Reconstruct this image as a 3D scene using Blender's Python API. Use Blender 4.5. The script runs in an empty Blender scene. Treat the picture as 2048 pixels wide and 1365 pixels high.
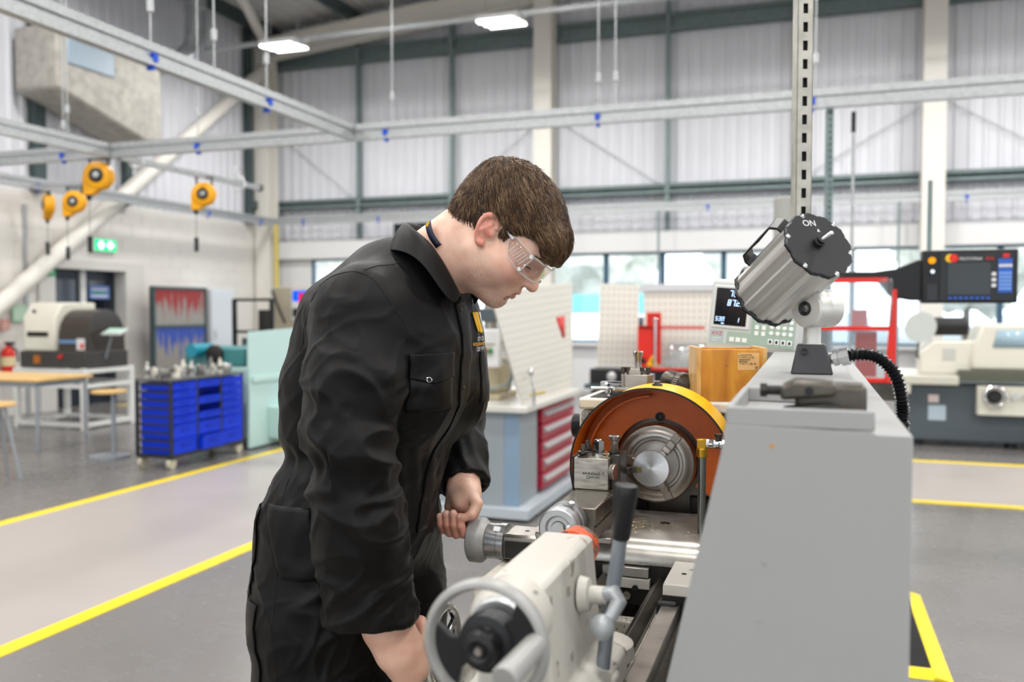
import bpy, bmesh, math, random
import numpy as np
from mathutils import Vector, Matrix, noise as mnoise
PI = math.pi
random.seed(7)
SC = bpy.context.scene
COL = SC.collection

# ---------------------------------------------------------------- camera, world, exposure
CAM_H = 1.45
cam_d = bpy.data.cameras.new('camera')
cam_d.sensor_width = 36.0
cam_d.lens = 1750.0 / 2048.0 * 36.0
cam_d.clip_start = 0.05
cam_d.clip_end = 300
cam_d.dof.use_dof = True
cam_d.dof.focus_distance = 1.68
cam_d.dof.aperture_fstop = 2.9
cam = bpy.data.objects.new('camera', cam_d)
COL.objects.link(cam)
cam.location = (0, 0, CAM_H)
cam.rotation_euler = (math.radians(90 - 2.0454), 0, math.radians(18.796))
SC.camera = cam
SC.view_settings.view_transform = 'Standard'
SC.view_settings.look = 'None'
SC.view_settings.gamma = 1.0
SC.view_settings.use_curve_mapping = False
SC.view_settings.exposure = 0.0

world = bpy.data.worlds.new('overcast_sky')
SC.world = world
world.use_nodes = True
wn = world.node_tree.nodes
wn['Background'].inputs[0].default_value = (0.84, 0.91, 1.0, 1)
wn['Background'].inputs[1].default_value = 4.0

LAMP_POWER = 105.0      # watts of each ceiling lamp

# ---------------------------------------------------------------- materials
def lin(h):
    h = h.lstrip('#')
    v = [int(h[i:i + 2], 16) / 255 for i in (0, 2, 4)]
    return tuple(c / 12.92 if c <= 0.04045 else ((c + 0.055) / 1.055) ** 2.4 for c in v)

MATS = {}
def mat(name, col, rough=0.5, metal=0.0, var=0.0, vscale=20.0, bump=0.0, bscale=200.0, spec=0.5, emit=None, estr=0.0, coat=0.0,
        trans=0.0, ior=1.45, aniso=0.0, stretch=None, rvar=0.0):
    if name in MATS:
        return MATS[name]
    m = bpy.data.materials.new(name)
    m.use_nodes = True
    nt = m.node_tree
    b = nt.nodes['Principled BSDF']
    c = lin(col) if isinstance(col, str) else col
    b.inputs['Base Color'].default_value = (*c, 1)
    b.inputs['Roughness'].default_value = rough
    b.inputs['Metallic'].default_value = metal
    b.inputs['Specular IOR Level'].default_value = spec
    b.inputs['Coat Weight'].default_value = coat
    b.inputs['Transmission Weight'].default_value = trans
    b.inputs['IOR'].default_value = ior
    if aniso:
        b.inputs['Anisotropic'].default_value = aniso
    if emit:
        b.inputs['Emission Color'].default_value = (*lin(emit), 1)
        b.inputs['Emission Strength'].default_value = estr
    if var or bump or rvar:
        tc = nt.nodes.new('ShaderNodeTexCoord')
        mp = nt.nodes.new('ShaderNodeMapping')
        nt.links.new(tc.outputs['Object'], mp.inputs[0])
        if stretch:
            mp.inputs['Scale'].default_value = stretch
        if var or rvar:
            n = nt.nodes.new('ShaderNodeTexNoise')
            n.inputs['Scale'].default_value = vscale
            n.inputs['Detail'].default_value = 6
            nt.links.new(mp.outputs[0], n.inputs[0])
            if var:
                r = nt.nodes.new('ShaderNodeValToRGB')
                r.color_ramp.elements[0].position = 0.3
                r.color_ramp.elements[1].position = 0.7
                r.color_ramp.elements[0].color = (*[max(0, x * (1 - var)) for x in c], 1)
                r.color_ramp.elements[1].color = (*[min(1, x * (1 + var)) for x in c], 1)
                nt.links.new(n.outputs[0], r.inputs[0])
                nt.links.new(r.outputs[0], b.inputs['Base Color'])
            if rvar:
                mr = nt.nodes.new('ShaderNodeMapRange')
                mr.inputs[3].default_value = max(0.02, rough - rvar)
                mr.inputs[4].default_value = min(1, rough + rvar)
                nt.links.new(n.outputs[0], mr.inputs[0])
                nt.links.new(mr.outputs[0], b.inputs['Roughness'])
        if bump:
            n2 = nt.nodes.new('ShaderNodeTexNoise')
            n2.inputs['Scale'].default_value = bscale
            n2.inputs['Detail'].default_value = 4
            nt.links.new(mp.outputs[0], n2.inputs[0])
            bp = nt.nodes.new('ShaderNodeBump')
            bp.inputs['Strength'].default_value = bump
            bp.inputs['Distance'].default_value = 0.002
            nt.links.new(n2.outputs[0], bp.inputs['Height'])
            nt.links.new(bp.outputs[0], b.inputs['Normal'])
    MATS[name] = m
    return m

def emission(name, col, strength):
    if name in MATS:
        return MATS[name]
    m = bpy.data.materials.new(name)
    m.use_nodes = True
    nt = m.node_tree
    for n in list(nt.nodes):
        nt.nodes.remove(n)
    o = nt.nodes.new('ShaderNodeOutputMaterial')
    e = nt.nodes.new('ShaderNodeEmission')
    e.inputs[0].default_value = (*lin(col), 1)
    e.inputs[1].default_value = strength
    nt.links.new(e.outputs[0], o.inputs[0])
    MATS[name] = m
    return m

def clear(name, tint='#ffffff', gloss=0.12, rough=0.03, tintmix=1.0, frost=0.0):
    """thin clear sheet: transparent plus a fresnel mirror"""
    if name in MATS:
        return MATS[name]
    m = bpy.data.materials.new(name)
    m.use_nodes = True
    nt = m.node_tree
    for n in list(nt.nodes):
        nt.nodes.remove(n)
    o = nt.nodes.new('ShaderNodeOutputMaterial')
    t = nt.nodes.new('ShaderNodeBsdfTransparent')
    t.inputs[0].default_value = (*lin(tint), 1)
    g = nt.nodes.new('ShaderNodeBsdfGlossy')
    g.inputs['Roughness'].default_value = rough
    lw = nt.nodes.new('ShaderNodeLayerWeight')
    lw.inputs[0].default_value = 0.35
    mr = nt.nodes.new('ShaderNodeMapRange')
    mr.inputs[3].default_value = gloss * 0.5
    mr.inputs[4].default_value = min(1, gloss * 6)
    nt.links.new(lw.outputs['Facing'], mr.inputs[0])
    mx = nt.nodes.new('ShaderNodeMixShader')
    nt.links.new(mr.outputs[0], mx.inputs[0])
    nt.links.new(t.outputs[0], mx.inputs[1])
    nt.links.new(g.outputs[0], mx.inputs[2])
    last = mx
    if frost:
        df = nt.nodes.new('ShaderNodeBsdfDiffuse')
        df.inputs[0].default_value = (0.8, 0.8, 0.8, 1)
        m2 = nt.nodes.new('ShaderNodeMixShader')
        m2.inputs[0].default_value = frost
        nt.links.new(mx.outputs[0], m2.inputs[1])
        nt.links.new(df.outputs[0], m2.inputs[2])
        last = m2
    nt.links.new(last.outputs[0], o.inputs[0])
    MATS[name] = m
    return m

# ---------------------------------------------------------------- mesh helpers
class MB:
    """collects shapes; build() links them as one mesh object"""
    def __init__(s):
        s.v = []
        s.f = []
    def add(s, vs, fs):
        n = len(s.v)
        s.v.extend([tuple(p) for p in vs])
        s.f.extend([tuple(i + n for i in f) for f in fs])
        return s
    def box(s, x0, x1, y0, y1, z0, z1):
        return s.add([(x, y, z) for x in (x0, x1) for y in (y0, y1) for z in (z0, z1)],
                     [(0, 1, 3, 2), (4, 6, 7, 5), (0, 4, 5, 1), (2, 3, 7, 6), (0, 2, 6, 4), (1, 5, 7, 3)])
    def cbox(s, c, d, rz=0.0, ry=0.0, rx=0.0):
        R = Matrix.Rotation(rz, 3, 'Z') @ Matrix.Rotation(ry, 3, 'Y') @ Matrix.Rotation(rx, 3, 'X')
        c = Vector(c)
        return s.add([c + R @ Vector((x * d[0] / 2, y * d[1] / 2, z * d[2] / 2)) for x in (-1, 1) for y in (-1, 1) for z in (-1, 1)],
                     [(0, 1, 3, 2), (4, 6, 7, 5), (0, 4, 5, 1), (2, 3, 7, 6), (0, 2, 6, 4), (1, 5, 7, 3)])
    def prism(s, poly, axis, a, b):
        """polygon in the plane across `axis`, extruded from a to b; poly order: (y,z) for X, (x,z) for Y, (x,y) for Z"""
        def P(p, t):
            return {'X': (t, p[0], p[1]), 'Y': (p[0], t, p[1]), 'Z': (p[0], p[1], t)}[axis]
        n = len(poly)
        vs = [P(p, a) for p in poly] + [P(p, b) for p in poly]
        fs = [tuple(range(n)), tuple(range(2 * n - 1, n - 1, -1))]
        fs += [(i, n + i, n + (i + 1) % n, (i + 1) % n) for i in range(n)]
        return s.add(vs, fs)
    def frame_basis(s, d):
        d = Vector(d).normalized()
        u = d.orthogonal().normalized() if abs(d.z) > 0.9 else Vector((0, 0, 1)).cross(d).normalized()
        return d, u, d.cross(u)
    def lathe(s, o, d, prof, n=32, cap=True, a0=0.0, a1=None):
        """prof: list of (t along d, radius)"""
        o = Vector(o)
        d, u, w = s.frame_basis(d)
        full = a1 is None
        m = n if full else n + 1
        vs, fs = [], []
        for t, r in prof:
            for i in range(m):
                a = (2 * PI * i / n) if full else a0 + (a1 - a0) * i / n
                vs.append(o + d * t + (u * math.cos(a) + w * math.sin(a)) * r)
        for k in range(len(prof) - 1):
            for i in range(n):
                j = (i + 1) % m if full else i + 1
                fs.append((k * m + i, k * m + j, (k + 1) * m + j, (k + 1) * m + i))
        if cap and full:
            fs.append(tuple(range(m - 1, -1, -1)))
            fs.append(tuple((len(prof) - 1) * m + i for i in range(m)))
        return s.add(vs, fs)
    def cyl(s, p, q, r, r2=None, n=20):
        p, q = Vector(p), Vector(q)
        return s.lathe(p, q - p, [(0, r), ((q - p).length, r if r2 is None else r2)], n)
    def tube(s, pts, r, n=10, closed=False):
        pts = [Vector(p) for p in pts]
        rs = r if isinstance(r, (list, tuple)) else [r] * len(pts)
        vs, fs = [], []
        u = None
        N = len(pts)
        for k, p in enumerate(pts):
            if closed:
                t = pts[(k + 1) % N] - pts[k - 1]
            else:
                t = pts[min(k + 1, N - 1)] - pts[max(k - 1, 0)]
            t.normalize()
            if u is None:
                u = t.orthogonal().normalized()
            u = (u - t * u.dot(t))
            if u.length < 1e-6:
                u = t.orthogonal()
            u.normalize()
            w = t.cross(u)
            for i in range(n):
                a = 2 * PI * i / n
                vs.append(p + (u * math.cos(a) + w * math.sin(a)) * rs[k])
        K = N if closed else N - 1
        for k in range(K):
            k2 = (k + 1) % N
            for i in range(n):
                j = (i + 1) % n
                fs.append((k * n + i, k * n + j, k2 * n + j, k2 * n + i))
        if not closed:
            fs.append(tuple(range(n - 1, -1, -1)))
            fs.append(tuple((N - 1) * n + i for i in range(n)))
        return s.add(vs, fs)
    def ring(s, o, d, R, r, n=40, m=10):
        o = Vector(o)
        d, u, w = s.frame_basis(d)
        return s.tube([o + (u * math.cos(2 * PI * i / n) + w * math.sin(2 * PI * i / n)) * R for i in range(n)], r, m, True)
    def sphere(s, c, r, n=16, sx=1, sy=1, sz=1):
        vs, fs = [], []
        h = n // 2
        for k in range(h + 1):
            a = PI * k / h
            for i in range(n):
                b = 2 * PI * i / n
                vs.append((c[0] + r * sx * math.sin(a) * math.cos(b), c[1] + r * sy * math.sin(a) * math.sin(b), c[2] + r * sz * math.cos(a)))
        for k in range(h):
            for i in range(n):
                j = (i + 1) % n
                fs.append((k * n + i, (k + 1) * n + i, (k + 1) * n + j, k * n + j))
        return s.add(vs, fs)
    def move(s, M, start=0):
        s.v[start:] = [tuple(M @ Vector(p)) for p in s.v[start:]]
        return s
    def mesh(s, name):
        me = bpy.data.meshes.new(name)
        me.from_pydata(s.v, [], s.f)
        return me
    def build(s, name, m, parent=None, bev=0.0, smooth=True, seg=2, ang=35, solid=0.0):
        me = s.mesh(name)
        bm = bmesh.new()
        bm.from_mesh(me)
        bmesh.ops.remove_doubles(bm, verts=bm.verts, dist=1e-6)
        bmesh.ops.recalc_face_normals(bm, faces=bm.faces)
        bm.to_mesh(me)
        bm.free()
        return link(name, me, m, parent, bev, smooth, seg, ang, solid)

ABS = {}
def link(name, me, m, parent=None, bev=0.0, smooth=True, seg=2, ang=35, solid=0.0):
    o = bpy.data.objects.new(name, me)
    COL.objects.link(o)
    if m is not None:
        me.materials.append(m)
    if smooth and len(me.polygons):
        me.polygons.foreach_set('use_smooth', [True] * len(me.polygons))
        me.set_sharp_from_angle(angle=math.radians(ang))
    if solid:
        sm = o.modifiers.new('solid', 'SOLIDIFY')
        sm.thickness = solid
    if bev:
        b = o.modifiers.new('bevel', 'BEVEL')
        b.width = bev
        b.segments = seg
        b.limit_method = 'ANGLE'
        b.angle_limit = math.radians(40)
        b.harden_normals = False
    if parent is not None:
        o.parent = parent
        if parent.name in ABS:
            o.matrix_parent_inverse = Matrix.Translation(-Vector(ABS[parent.name]))
    return o

def tag(o, label=None, cat=None, group=None, kind=None):
    for k, v in (('label', label), ('category', cat), ('group', group), ('kind', kind)):
        if v:
            o[k] = v
    return o

def thing(name, label, cat, loc=(0, 0, 0), rz=0.0, group=None, absolute=True):
    """Empty at the base of a thing. absolute: parts are written in world coordinates; else in its own"""
    o = bpy.data.objects.new(name, None)
    o.empty_display_size = 0.1
    COL.objects.link(o)
    o.location = loc
    o.rotation_euler = (0, 0, rz)
    if absolute:
        ABS[o.name] = loc
    return tag(o, label, cat, group)

def copy_tree(o, parent=None):
    c = o.copy()
    COL.objects.link(c)
    c.parent = parent
    for ch in o.children:
        copy_tree(ch, c)
    return c

def struct(mb, name, m, parent=None, **k):
    o = mb.build(name, m, parent, **k)
    if parent is None:
        o['kind'] = 'structure'
    return o

def text_part(name, body, size, m, parent, loc, rot, extrude=0.0004, align='CENTER', spacing=1.0, sx=1.0):
    cu = bpy.data.curves.new(name, 'FONT')
    cu.body = body
    cu.size = size
    cu.extrude = extrude
    cu.align_x = align
    cu.align_y = 'CENTER'
    cu.space_character = spacing
    tmp = bpy.data.objects.new(name, cu)
    COL.objects.link(tmp)
    bpy.context.view_layer.update()
    me = bpy.data.meshes.new_from_object(tmp.evaluated_get(bpy.context.evaluated_depsgraph_get()))
    bpy.data.objects.remove(tmp)
    bpy.data.curves.remove(cu)
    me.materials.clear()
    R = rot if isinstance(rot, Matrix) else Matrix.Rotation(rot, 4, 'Z')
    me.transform(Matrix.Translation(loc) @ R.to_4x4() @ Matrix.Diagonal((sx, 1, 1, 1)))
    return link(name, me, m, parent, smooth=False)

def basis(xd, yd):
    """rotation whose local x is xd, local y is yd (text lies in that plane)"""
    x = Vector(xd).normalized()
    z = x.cross(Vector(yd)).normalized()
    y = z.cross(x)
    return Matrix((x, y, z)).transposed()

# ================================================================ STRUCTURE
XL, XR, YB, YN = -10.285, 13.8, 15.05, -8.0
ZE = 6.75                       # eaves
def roof_z(x):
    return ZE + 0.092 * (x - XL) if x < 1.75 else ZE + 0.092 * (1.75 - XL) - 0.092 * (x - 1.75)

m_clad = mat('cladding', '#d9dae0', 0.45, var=0.03, vscale=1.5)
m_block = mat('painted_blockwork', '#dcd8d2', 0.6, bump=0.3, bscale=60)
m_white = mat('white_paint', '#dcdcdc', 0.5)
m_cream = mat('cream_steel', '#dedad2', 0.45)
m_galv = mat('galvanised_steel', '#b6b9ba', 0.4, metal=0.6, var=0.12, vscale=30)
m_galv_d = mat('galvanised_steel_dull', '#7d8d8d', 0.5, metal=0.35, var=0.12, vscale=12)
m_green = mat('dark_grey_green_steel', '#465455', 0.5, metal=0.2)
m_blue_frame = mat('blue_grey_aluminium', '#3c5a70', 0.4, metal=0.2)
m_glass = clear('window_glass', '#f4f6f6', gloss=0.05)
m_black = mat('black_plastic', '#141416', 0.4)
m_blackm = mat('black_matt', '#1a1a1c', 0.65)
m_blue_clip = mat('blue_clip', '#0d4fd0', 0.4)

# --- floor: glossy grey epoxy with faint wear
def floor_material():
    m = bpy.data.materials.new('grey_epoxy')
    m.use_nodes = True
    nt = m.node_tree
    b = nt.nodes['Principled BSDF']
    tc = nt.nodes.new('ShaderNodeTexCoord')
    n = nt.nodes.new('ShaderNodeTexNoise')
    n.inputs['Scale'].default_value = 0.7
    n.inputs['Detail'].default_value = 8
    nt.links.new(tc.outputs['Object'], n.inputs[0])
    r = nt.nodes.new('ShaderNodeValToRGB')
    r.color_ramp.elements[0].position = 0.3
    r.color_ramp.elements[1].position = 0.75
    r.color_ramp.elements[0].color = (*lin('#6c6967'), 1)
    r.color_ramp.elements[1].color = (*lin('#767270'), 1)
    nt.links.new(n.outputs[0], r.inputs[0])
    nt.links.new(r.outputs[0], b.inputs['Base Color'])
    n2 = nt.nodes.new('ShaderNodeTexNoise')
    n2.inputs['Scale'].default_value = 5
    n2.inputs['Detail'].default_value = 5
    nt.links.new(tc.outputs['Object'], n2.inputs[0])
    mr = nt.nodes.new('ShaderNodeMapRange')
    mr.inputs[3].default_value = 0.16
    mr.inputs[4].default_value = 0.36
    nt.links.new(n2.outputs[0], mr.inputs[0])
    nt.links.new(mr.outputs[0], b.inputs['Roughness'])
    return m
o = struct(MB().box(XL - 0.3, XR + 0.3, YN - 0.3, YB + 0.3, -0.2, 0), 'floor', floor_material())
m_walk = mat('white_walkway_paint', '#a49d98', 0.35, var=0.03, vscale=2, rvar=0.08)
m_yel = mat('yellow_line_paint', '#f2d40c', 0.35, var=0.06, vscale=8)
struct(MB().box(-5.12, -3.28, YN, 9.05, 0, 0.003), 'trim_1', m_walk)
struct(MB().box(-3.28, XR, 7.26, 9.1, 0, 0.003), 'trim_2', m_walk)
struct(MB().box(-5.22, -5.12, YN, 9.15, 0, 0.0035), 'trim_3', m_yel)
struct(MB().box(-3.28, -3.18, YN, 7.26, 0, 0.0035), 'trim_4', m_yel)
struct(MB().box(-3.28, XR, 7.16, 7.26, 0, 0.0045), 'trim_5', m_yel)
struct(MB().box(-5.22, XR, 9.1, 9.2, 0, 0.0045), 'trim_6', m_yel)
struct(MB().box(-10.0, -5.6, 11.9, 12.0, 0, 0.003), 'trim_7', m_yel)
struct(MB().box(-10.0, -5.6, 10.6, 10.7, 0, 0.003), 'trim_8', m_yel)
struct(MB().box(-10.0, -5.6, 10.7, 11.9, 0, 0.0025), 'trim_9', m_walk)

# --- corrugated sheet between two corners, ribs vertical
def corrugated(mb, axis, a, b, z0, z1, at, nrm, period=0.2, depth=0.03):
    pts = []
    n = max(1, round((b - a) / period))
    p = (b - a) / n
    for i in range(n):
        s = a + i * p
        pts += [(s, 0), (s + p * 0.55, 0), (s + p * 0.66, depth), (s + p * 0.89, depth)]
    pts.append((b, 0))
    vs, fs = [], []
    for t, d in pts:
        for z in (z0, z1):
            vs.append((t, at + nrm * d, z) if axis == 'X' else (at + nrm * d, t, z))
    for i in range(len(pts) - 1):
        fs.append((2 * i, 2 * i + 2, 2 * i + 3, 2 * i + 1))
    mb.add(vs, fs)

# --- back wall
wb = MB()
wb.box(XL - 0.3, XR + 0.3, YB + 0.02, YB + 0.25, 0, 0.85)          # below the windows
wb.box(XL - 0.3, XR + 0.3, YB + 0.12, YB + 0.25, 2.45, 9.0)        # outer skin
wb.box(XL - 0.3, -9.3, YB + 0.02, YB + 0.25, 0.85, 2.45)
wb.box(10.5, XR + 0.3, YB + 0.02, YB + 0.25, 0.85, 2.45)
wall_back = struct(wb, 'wall_back', m_white)
posts_x = [-10.26, -8.18, -6.26, -4.41, -2.31, -0.27, 1.74, 3.8, 5.8, 7.9, 9.9, 11.9, XR]
for a, b in zip(posts_x[:-1], posts_x[1:]):
    mb = MB()
    corrugated(mb, 'X', a, b, 2.8, 8.3, YB + 0.06, -1)
    mb.build('cladding_panel', m_clad, wall_back, smooth=False)
# window head band and sill board
struct(MB().box(XL, XR, YB - 0.12, YB + 0.1, 2.44, 2.8), 'trim_10', m_white, bev=0.01)
struct(MB().box(-9.3, 10.5, YB - 0.12, YB + 0.2, 0.82, 0.87), 'trim_11', m_white, bev=0.005)
# windows
wx = [-9.3 + i * (-3.396 + 9.3) / 6 for i in range(6)] + [-3.396, -2.41, -1.382, -0.37, 0.634, 1.74, 2.75, 3.8, 4.8, 5.8, 6.85, 7.9, 8.9, 9.9, 10.5]
for i, (a, b) in enumerate(zip(wx[:-1], wx[1:])):
    f = MB()
    z0, z1, t = 0.87, 2.45, 0.045
    y0, y1 = YB + 0.04, YB + 0.1
    f.box(a, b, y0, y1, z1 - t, z1).box(a, b, y0, y1, z0, z0 + t)
    f.box(a, a + t, y0, y1, z0 + t, z1 - t).box(b - t, b, y0, y1, z0 + t, z1 - t)
    w = struct(f, 'window_%d' % (i + 1), m_blue_frame, smooth=False)
    MB().box(a + t, b - t, YB + 0.066, YB + 0.074, z0 + t, z1 - t).build('pane', m_glass, w, smooth=False)

# girts: cold-rolled channels on the back wall
def girt(name, x0, x1, z, h, y):
    mb = MB()
    mb.box(x0, x1, y, y + 0.012, z - h / 2, z + h / 2)
    for s in (-1, 1):
        zz = z + s * h / 2
        mb.box(x0, x1, y - 0.12, y, min(zz, zz - s * 0.012), max(zz, zz - s * 0.012))
        mb.box(x0, x1, y - 0.12, y - 0.108, min(zz, zz - s * 0.05), max(zz, zz - s * 0.05))
    return struct(mb, name, m_galv_d, smooth=False)
n_t = 12
for z, h in ((6.28, 0.30), (3.50, 0.17)):
    for a, b in zip((XL, -4.26, 1.89), (-4.56, 1.59, XR)):
        girt('trim_%d' % n_t, a, b, z, h, YB - 0.03)
        n_t += 1
for x in posts_x:
    if x in (-10.26, -4.41, 1.74, XR):
        continue
    struct(MB().box(x - 0.035, x + 0.035, YB - 0.14, YB - 0.02, 2.8, 8.2), 'trim_%d' % n_t, m_galv_d, smooth=False)
    n_t += 1
# thin diagonal tie rods on the cladding
for p, q in (((-10.0, 4.9), (-8.2, 3.5)), ((-4.2, 4.75), (-2.4, 3.55)), ((-0.2, 3.55), (1.6, 4.6)), ((1.9, 4.7), (3.7, 3.6)), ((-6.2, 3.55), (-4.6, 4.8))):
    struct(MB().cyl((p[0], YB - 0.03, p[1]), (q[0], YB - 0.03, q[1]), 0.008, n=6), 'trim_%d' % n_t, m_galv, smooth=False)
    n_t += 1
# columns
def column(x, y, w, top):
    mb = MB()
    h = w / 2
    mb.box(x - h, x + h, y - h, y - h + 0.03, 0, top).box(x - h, x + h, y + h - 0.03, y + h, 0, top).box(x - 0.02, x + 0.02, y - h + 0.03, y + h - 0.03, 0, top)
    mb.box(x - h, x - h + 0.02, y - h + 0.03, y + h - 0.03, 0, top)
    return mb
for i, x in enumerate((-10.08, -4.41, 1.74, 7.9)):
    struct(column(x, YB - 0.32, 0.32, roof_z(x) - 0.25), 'column_%d' % (i + 1), m_cream, smooth=False)
# gable rafters (cream I-beams following the roof)
for i, y in enumerate((14.72, 8.6, 2.4, -4.0)):
    for j, (xa, xb) in enumerate(((XL + 0.1, 1.75), (1.75, XR))):
        za, zb = roof_z(xa) - 0.30, roof_z(xb) - 0.30
        mb = MB()
        mb.prism([(xa, za - 0.2), (xb, zb - 0.2), (xb, zb + 0.2), (xa, za + 0.2)], 'Y', y - 0.02, y + 0.02)
        for s in (-0.2, 0.18):
            mb.prism([(xa, za + s), (xb, zb + s), (xb, zb + s + 0.03), (xa, za + s + 0.03)], 'Y', y - 0.11, y + 0.11)
        struct(mb, 'rafter_beam_%d' % (i * 2 + j + 1), m_cream, smooth=False)
        if i and xa < 0 and y < 8 and y > 3:
            struct(column(XL + 0.3, y, 0.3, roof_z(XL) - 0.3), 'column_%d' % (5 + i), m_cream, smooth=False)
# ceiling deck and purlins
m_deck = mat('roof_liner', '#c9c7c6', 0.55)
mb = MB()
for (xa, xb) in ((XL - 0.3, 1.75), (1.75, XR + 0.3)):
    n = round((xb - xa) / 0.3)
    for k in range(n):
        a, b = xa + (xb - xa) * k / n, xa + (xb - xa) * (k + 1) / n
        q = a + 0.7 * (b - a)
        za, zq, zb = roof_z(a) + 0.16, roof_z(q) + 0.16, roof_z(b) + 0.16
        e = YB + 0.3
        mb.add([(a, YN, za), (q, YN, zq), (q, e, zq), (a, e, za)], [(0, 1, 2, 3)])
        mb.add([(q, YN, zq), (q + 0.02, YN, zq + 0.03), (q + 0.02, e, zq + 0.03), (q, e, zq)], [(0, 1, 2, 3)])
        mb.add([(q + 0.02, YN, zq + 0.03), (b, YN, zb), (b, e, zb), (q + 0.02, e, zq + 0.03)], [(0, 1, 2, 3)])
struct(mb, 'ceiling', m_deck, smooth=False)
for k in range(14):
    x = XL + 0.35 + k * 1.75
    z = roof_z(x)
    struct(MB().box(x - 0.035, x + 0.035, YN, YB, z - 0.1, z + 0.14), 'purlin_beam_%d' % (k + 1), m_green, smooth=False)

# --- left wall: blockwork to 3.1 m, cladding above; double door at y 9.8 .. 11.15
DY0, DY1, DH = 9.80, 11.15, 2.05
wl = MB()
wl.box(XL - 0.25, XL, YN, DY0, 0, 3.1).box(XL - 0.25, XL, DY1 + 0.06, YB + 0.2, 0, 3.1).box(XL - 0.25, XL, DY0, DY1 + 0.06, DH + 0.04, 3.1)
wl.box(XL - 0.25, XL - 0.08, YN, YB + 0.2, 3.1, 7.2)
wall_left = struct(wl, 'wall_left', m_block, smooth=False)
for a, b in ((YN, -4.0), (-4.0, 0.0), (0.0, 4.5), (4.5, 8.6), (8.6, 11.2), (11.2, 13.0), (13.0, YB)):
    mb = MB()
    corrugated(mb, 'Y', a, b, 3.1, 7.0, XL - 0.04, 1)
    mb.build('cladding_panel', m_clad, wall_left, smooth=False)
# block courses: shallow recessed beds stay in relief as thin raised blocks near the door
mb_block = MB().box(-0.006, 0.0, 0.004, 0.436, 0.004, 0.211)
me_b = mb_block.mesh('block')
me_b.materials.append(m_block)
nb = 0
for r in range(14):
    z = 0.01 + r * 0.215
    y = 8.7 + (0.22 if r % 2 else 0)
    while y + 0.44 < 15.0:
        if not (y + 0.44 > DY0 - 0.02 and y < DY1 + 0.42 and z < DH + 0.16):
            b = bpy.data.objects.new('block', me_b)
            COL.objects.link(b)
            b.parent = wall_left
            b.location = (XL + 0.006, y, z)
            nb += 1
        y += 0.44
# other two walls (behind and to the right of the camera)
wf = MB().box(XL - 0.25, XR + 0.25, YN - 0.25, YN, 0, 0.87).box(XL - 0.25, XR + 0.25, YN - 0.25, YN, 2.9, 9)
for k in range(9):
    x = XL + 0.3 + k * 2.9
    wf.box(x - 0.25, x + 0.25, YN - 0.25, YN, 0.87, 2.9)
struct(wf, 'wall_front', m_white, smooth=False)
wr = MB().box(XR, XR + 0.25, YN, YB + 0.2, 0, 0.87).box(XR, XR + 0.25, YN, YB + 0.2, 2.9, 9)
for k in range(9):
    y = YN + k * 2.87
    wr.box(XR, XR + 0.25, y - 0.25, y + 0.25, 0.87, 2.9)
struct(wr, 'wall_right', m_white, smooth=False)
for k in range(8):  # windows out of view, added to light the hall evenly
    a = XL + 0.55 + k * 2.9
    w = struct(MB().box(a, a + 2.4, YN - 0.15, YN - 0.1, 0.87, 0.93).box(a, a + 2.4, YN - 0.15, YN - 0.1, 2.84, 2.9), 'window_%d' % (30 + k), m_blue_frame, smooth=False)
    MB().box(a, a + 2.4, YN - 0.13, YN - 0.122, 0.93, 2.84).build('pane', m_glass, w, smooth=False)
    a = YN + 0.25 + k * 2.87  # the same added windows along the right wall
    w = struct(MB().box(XR + 0.1, XR + 0.15, a, a + 2.37, 0.87, 0.93).box(XR + 0.1, XR + 0.15, a, a + 2.37, 2.84, 2.9), 'window_%d' % (40 + k), m_blue_frame, smooth=False)
    MB().box(XR + 0.122, XR + 0.13, a, a + 2.37, 0.93, 2.84).build('pane', m_glass, w, smooth=False)
struct(MB().box(-60, 60, -60, YN - 0.3, -0.25, -0.1), 'ground_outside_front', mat('tarmac', '#9ea3a6', 0.8), smooth=False)
struct(MB().box(XR + 0.3, 60, YN - 0.3, YB + 0.3, -0.25, -0.1), 'ground_outside_side', mat('tarmac', '#9ea3a6', 0.8), smooth=False)

# door: dark glazed double leaf, white frame
m_door = mat('dark_door', '#1c2430', 0.35)
m_dglass = mat('dark_glass', '#0e1520', 0.08, spec=0.6)
d = MB()
d.box(XL - 0.22, XL - 0.18, DY0, DY0 + 0.63, 0, DH).box(XL - 0.22, XL - 0.18, DY0 + 0.73, DY1, 0, DH)
door = struct(d, 'door_1', m_door, smooth=False)
for y0, y1 in ((DY0 + 0.08, DY0 + 0.55), (DY0 + 0.81, DY1 - 0.12)):
    MB().box(XL - 0.178, XL - 0.17, y0, y1, 0.3, 1.9).build('glass_pane', m_dglass, door, smooth=False)
MB().box(XL - 0.24, XL - 0.14, DY0 + 0.63, DY0 + 0.73, 0, DH).build('mullion', m_white, door, smooth=False)
for y in (DY0 + 0.57, DY0 + 0.79):
    MB().cyl((XL - 0.15, y, 1.0), (XL - 0.15, y, 1.35), 0.012).build('pull_handle', m_galv, door)
f = MB()
f.box(XL - 0.25, XL + 0.05, DY1, DY1 + 0.06, 0, DH + 0.04).box(XL - 0.02, XL + 0.05, DY1 + 0.06, DY1 + 0.4, 0, DH + 0.14)
f.box(XL - 0.25, XL + 0.05, DY0 - 0.03, DY1 + 0.06, DH, DH + 0.14).box(XL - 0.02, XL + 0.05, DY0 - 0.3, DY0 - 0.02, 0, DH + 0.14)
struct(f, 'trim_40', mat('door_surround', '#cfccc7', 0.5), bev=0.004)
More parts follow.
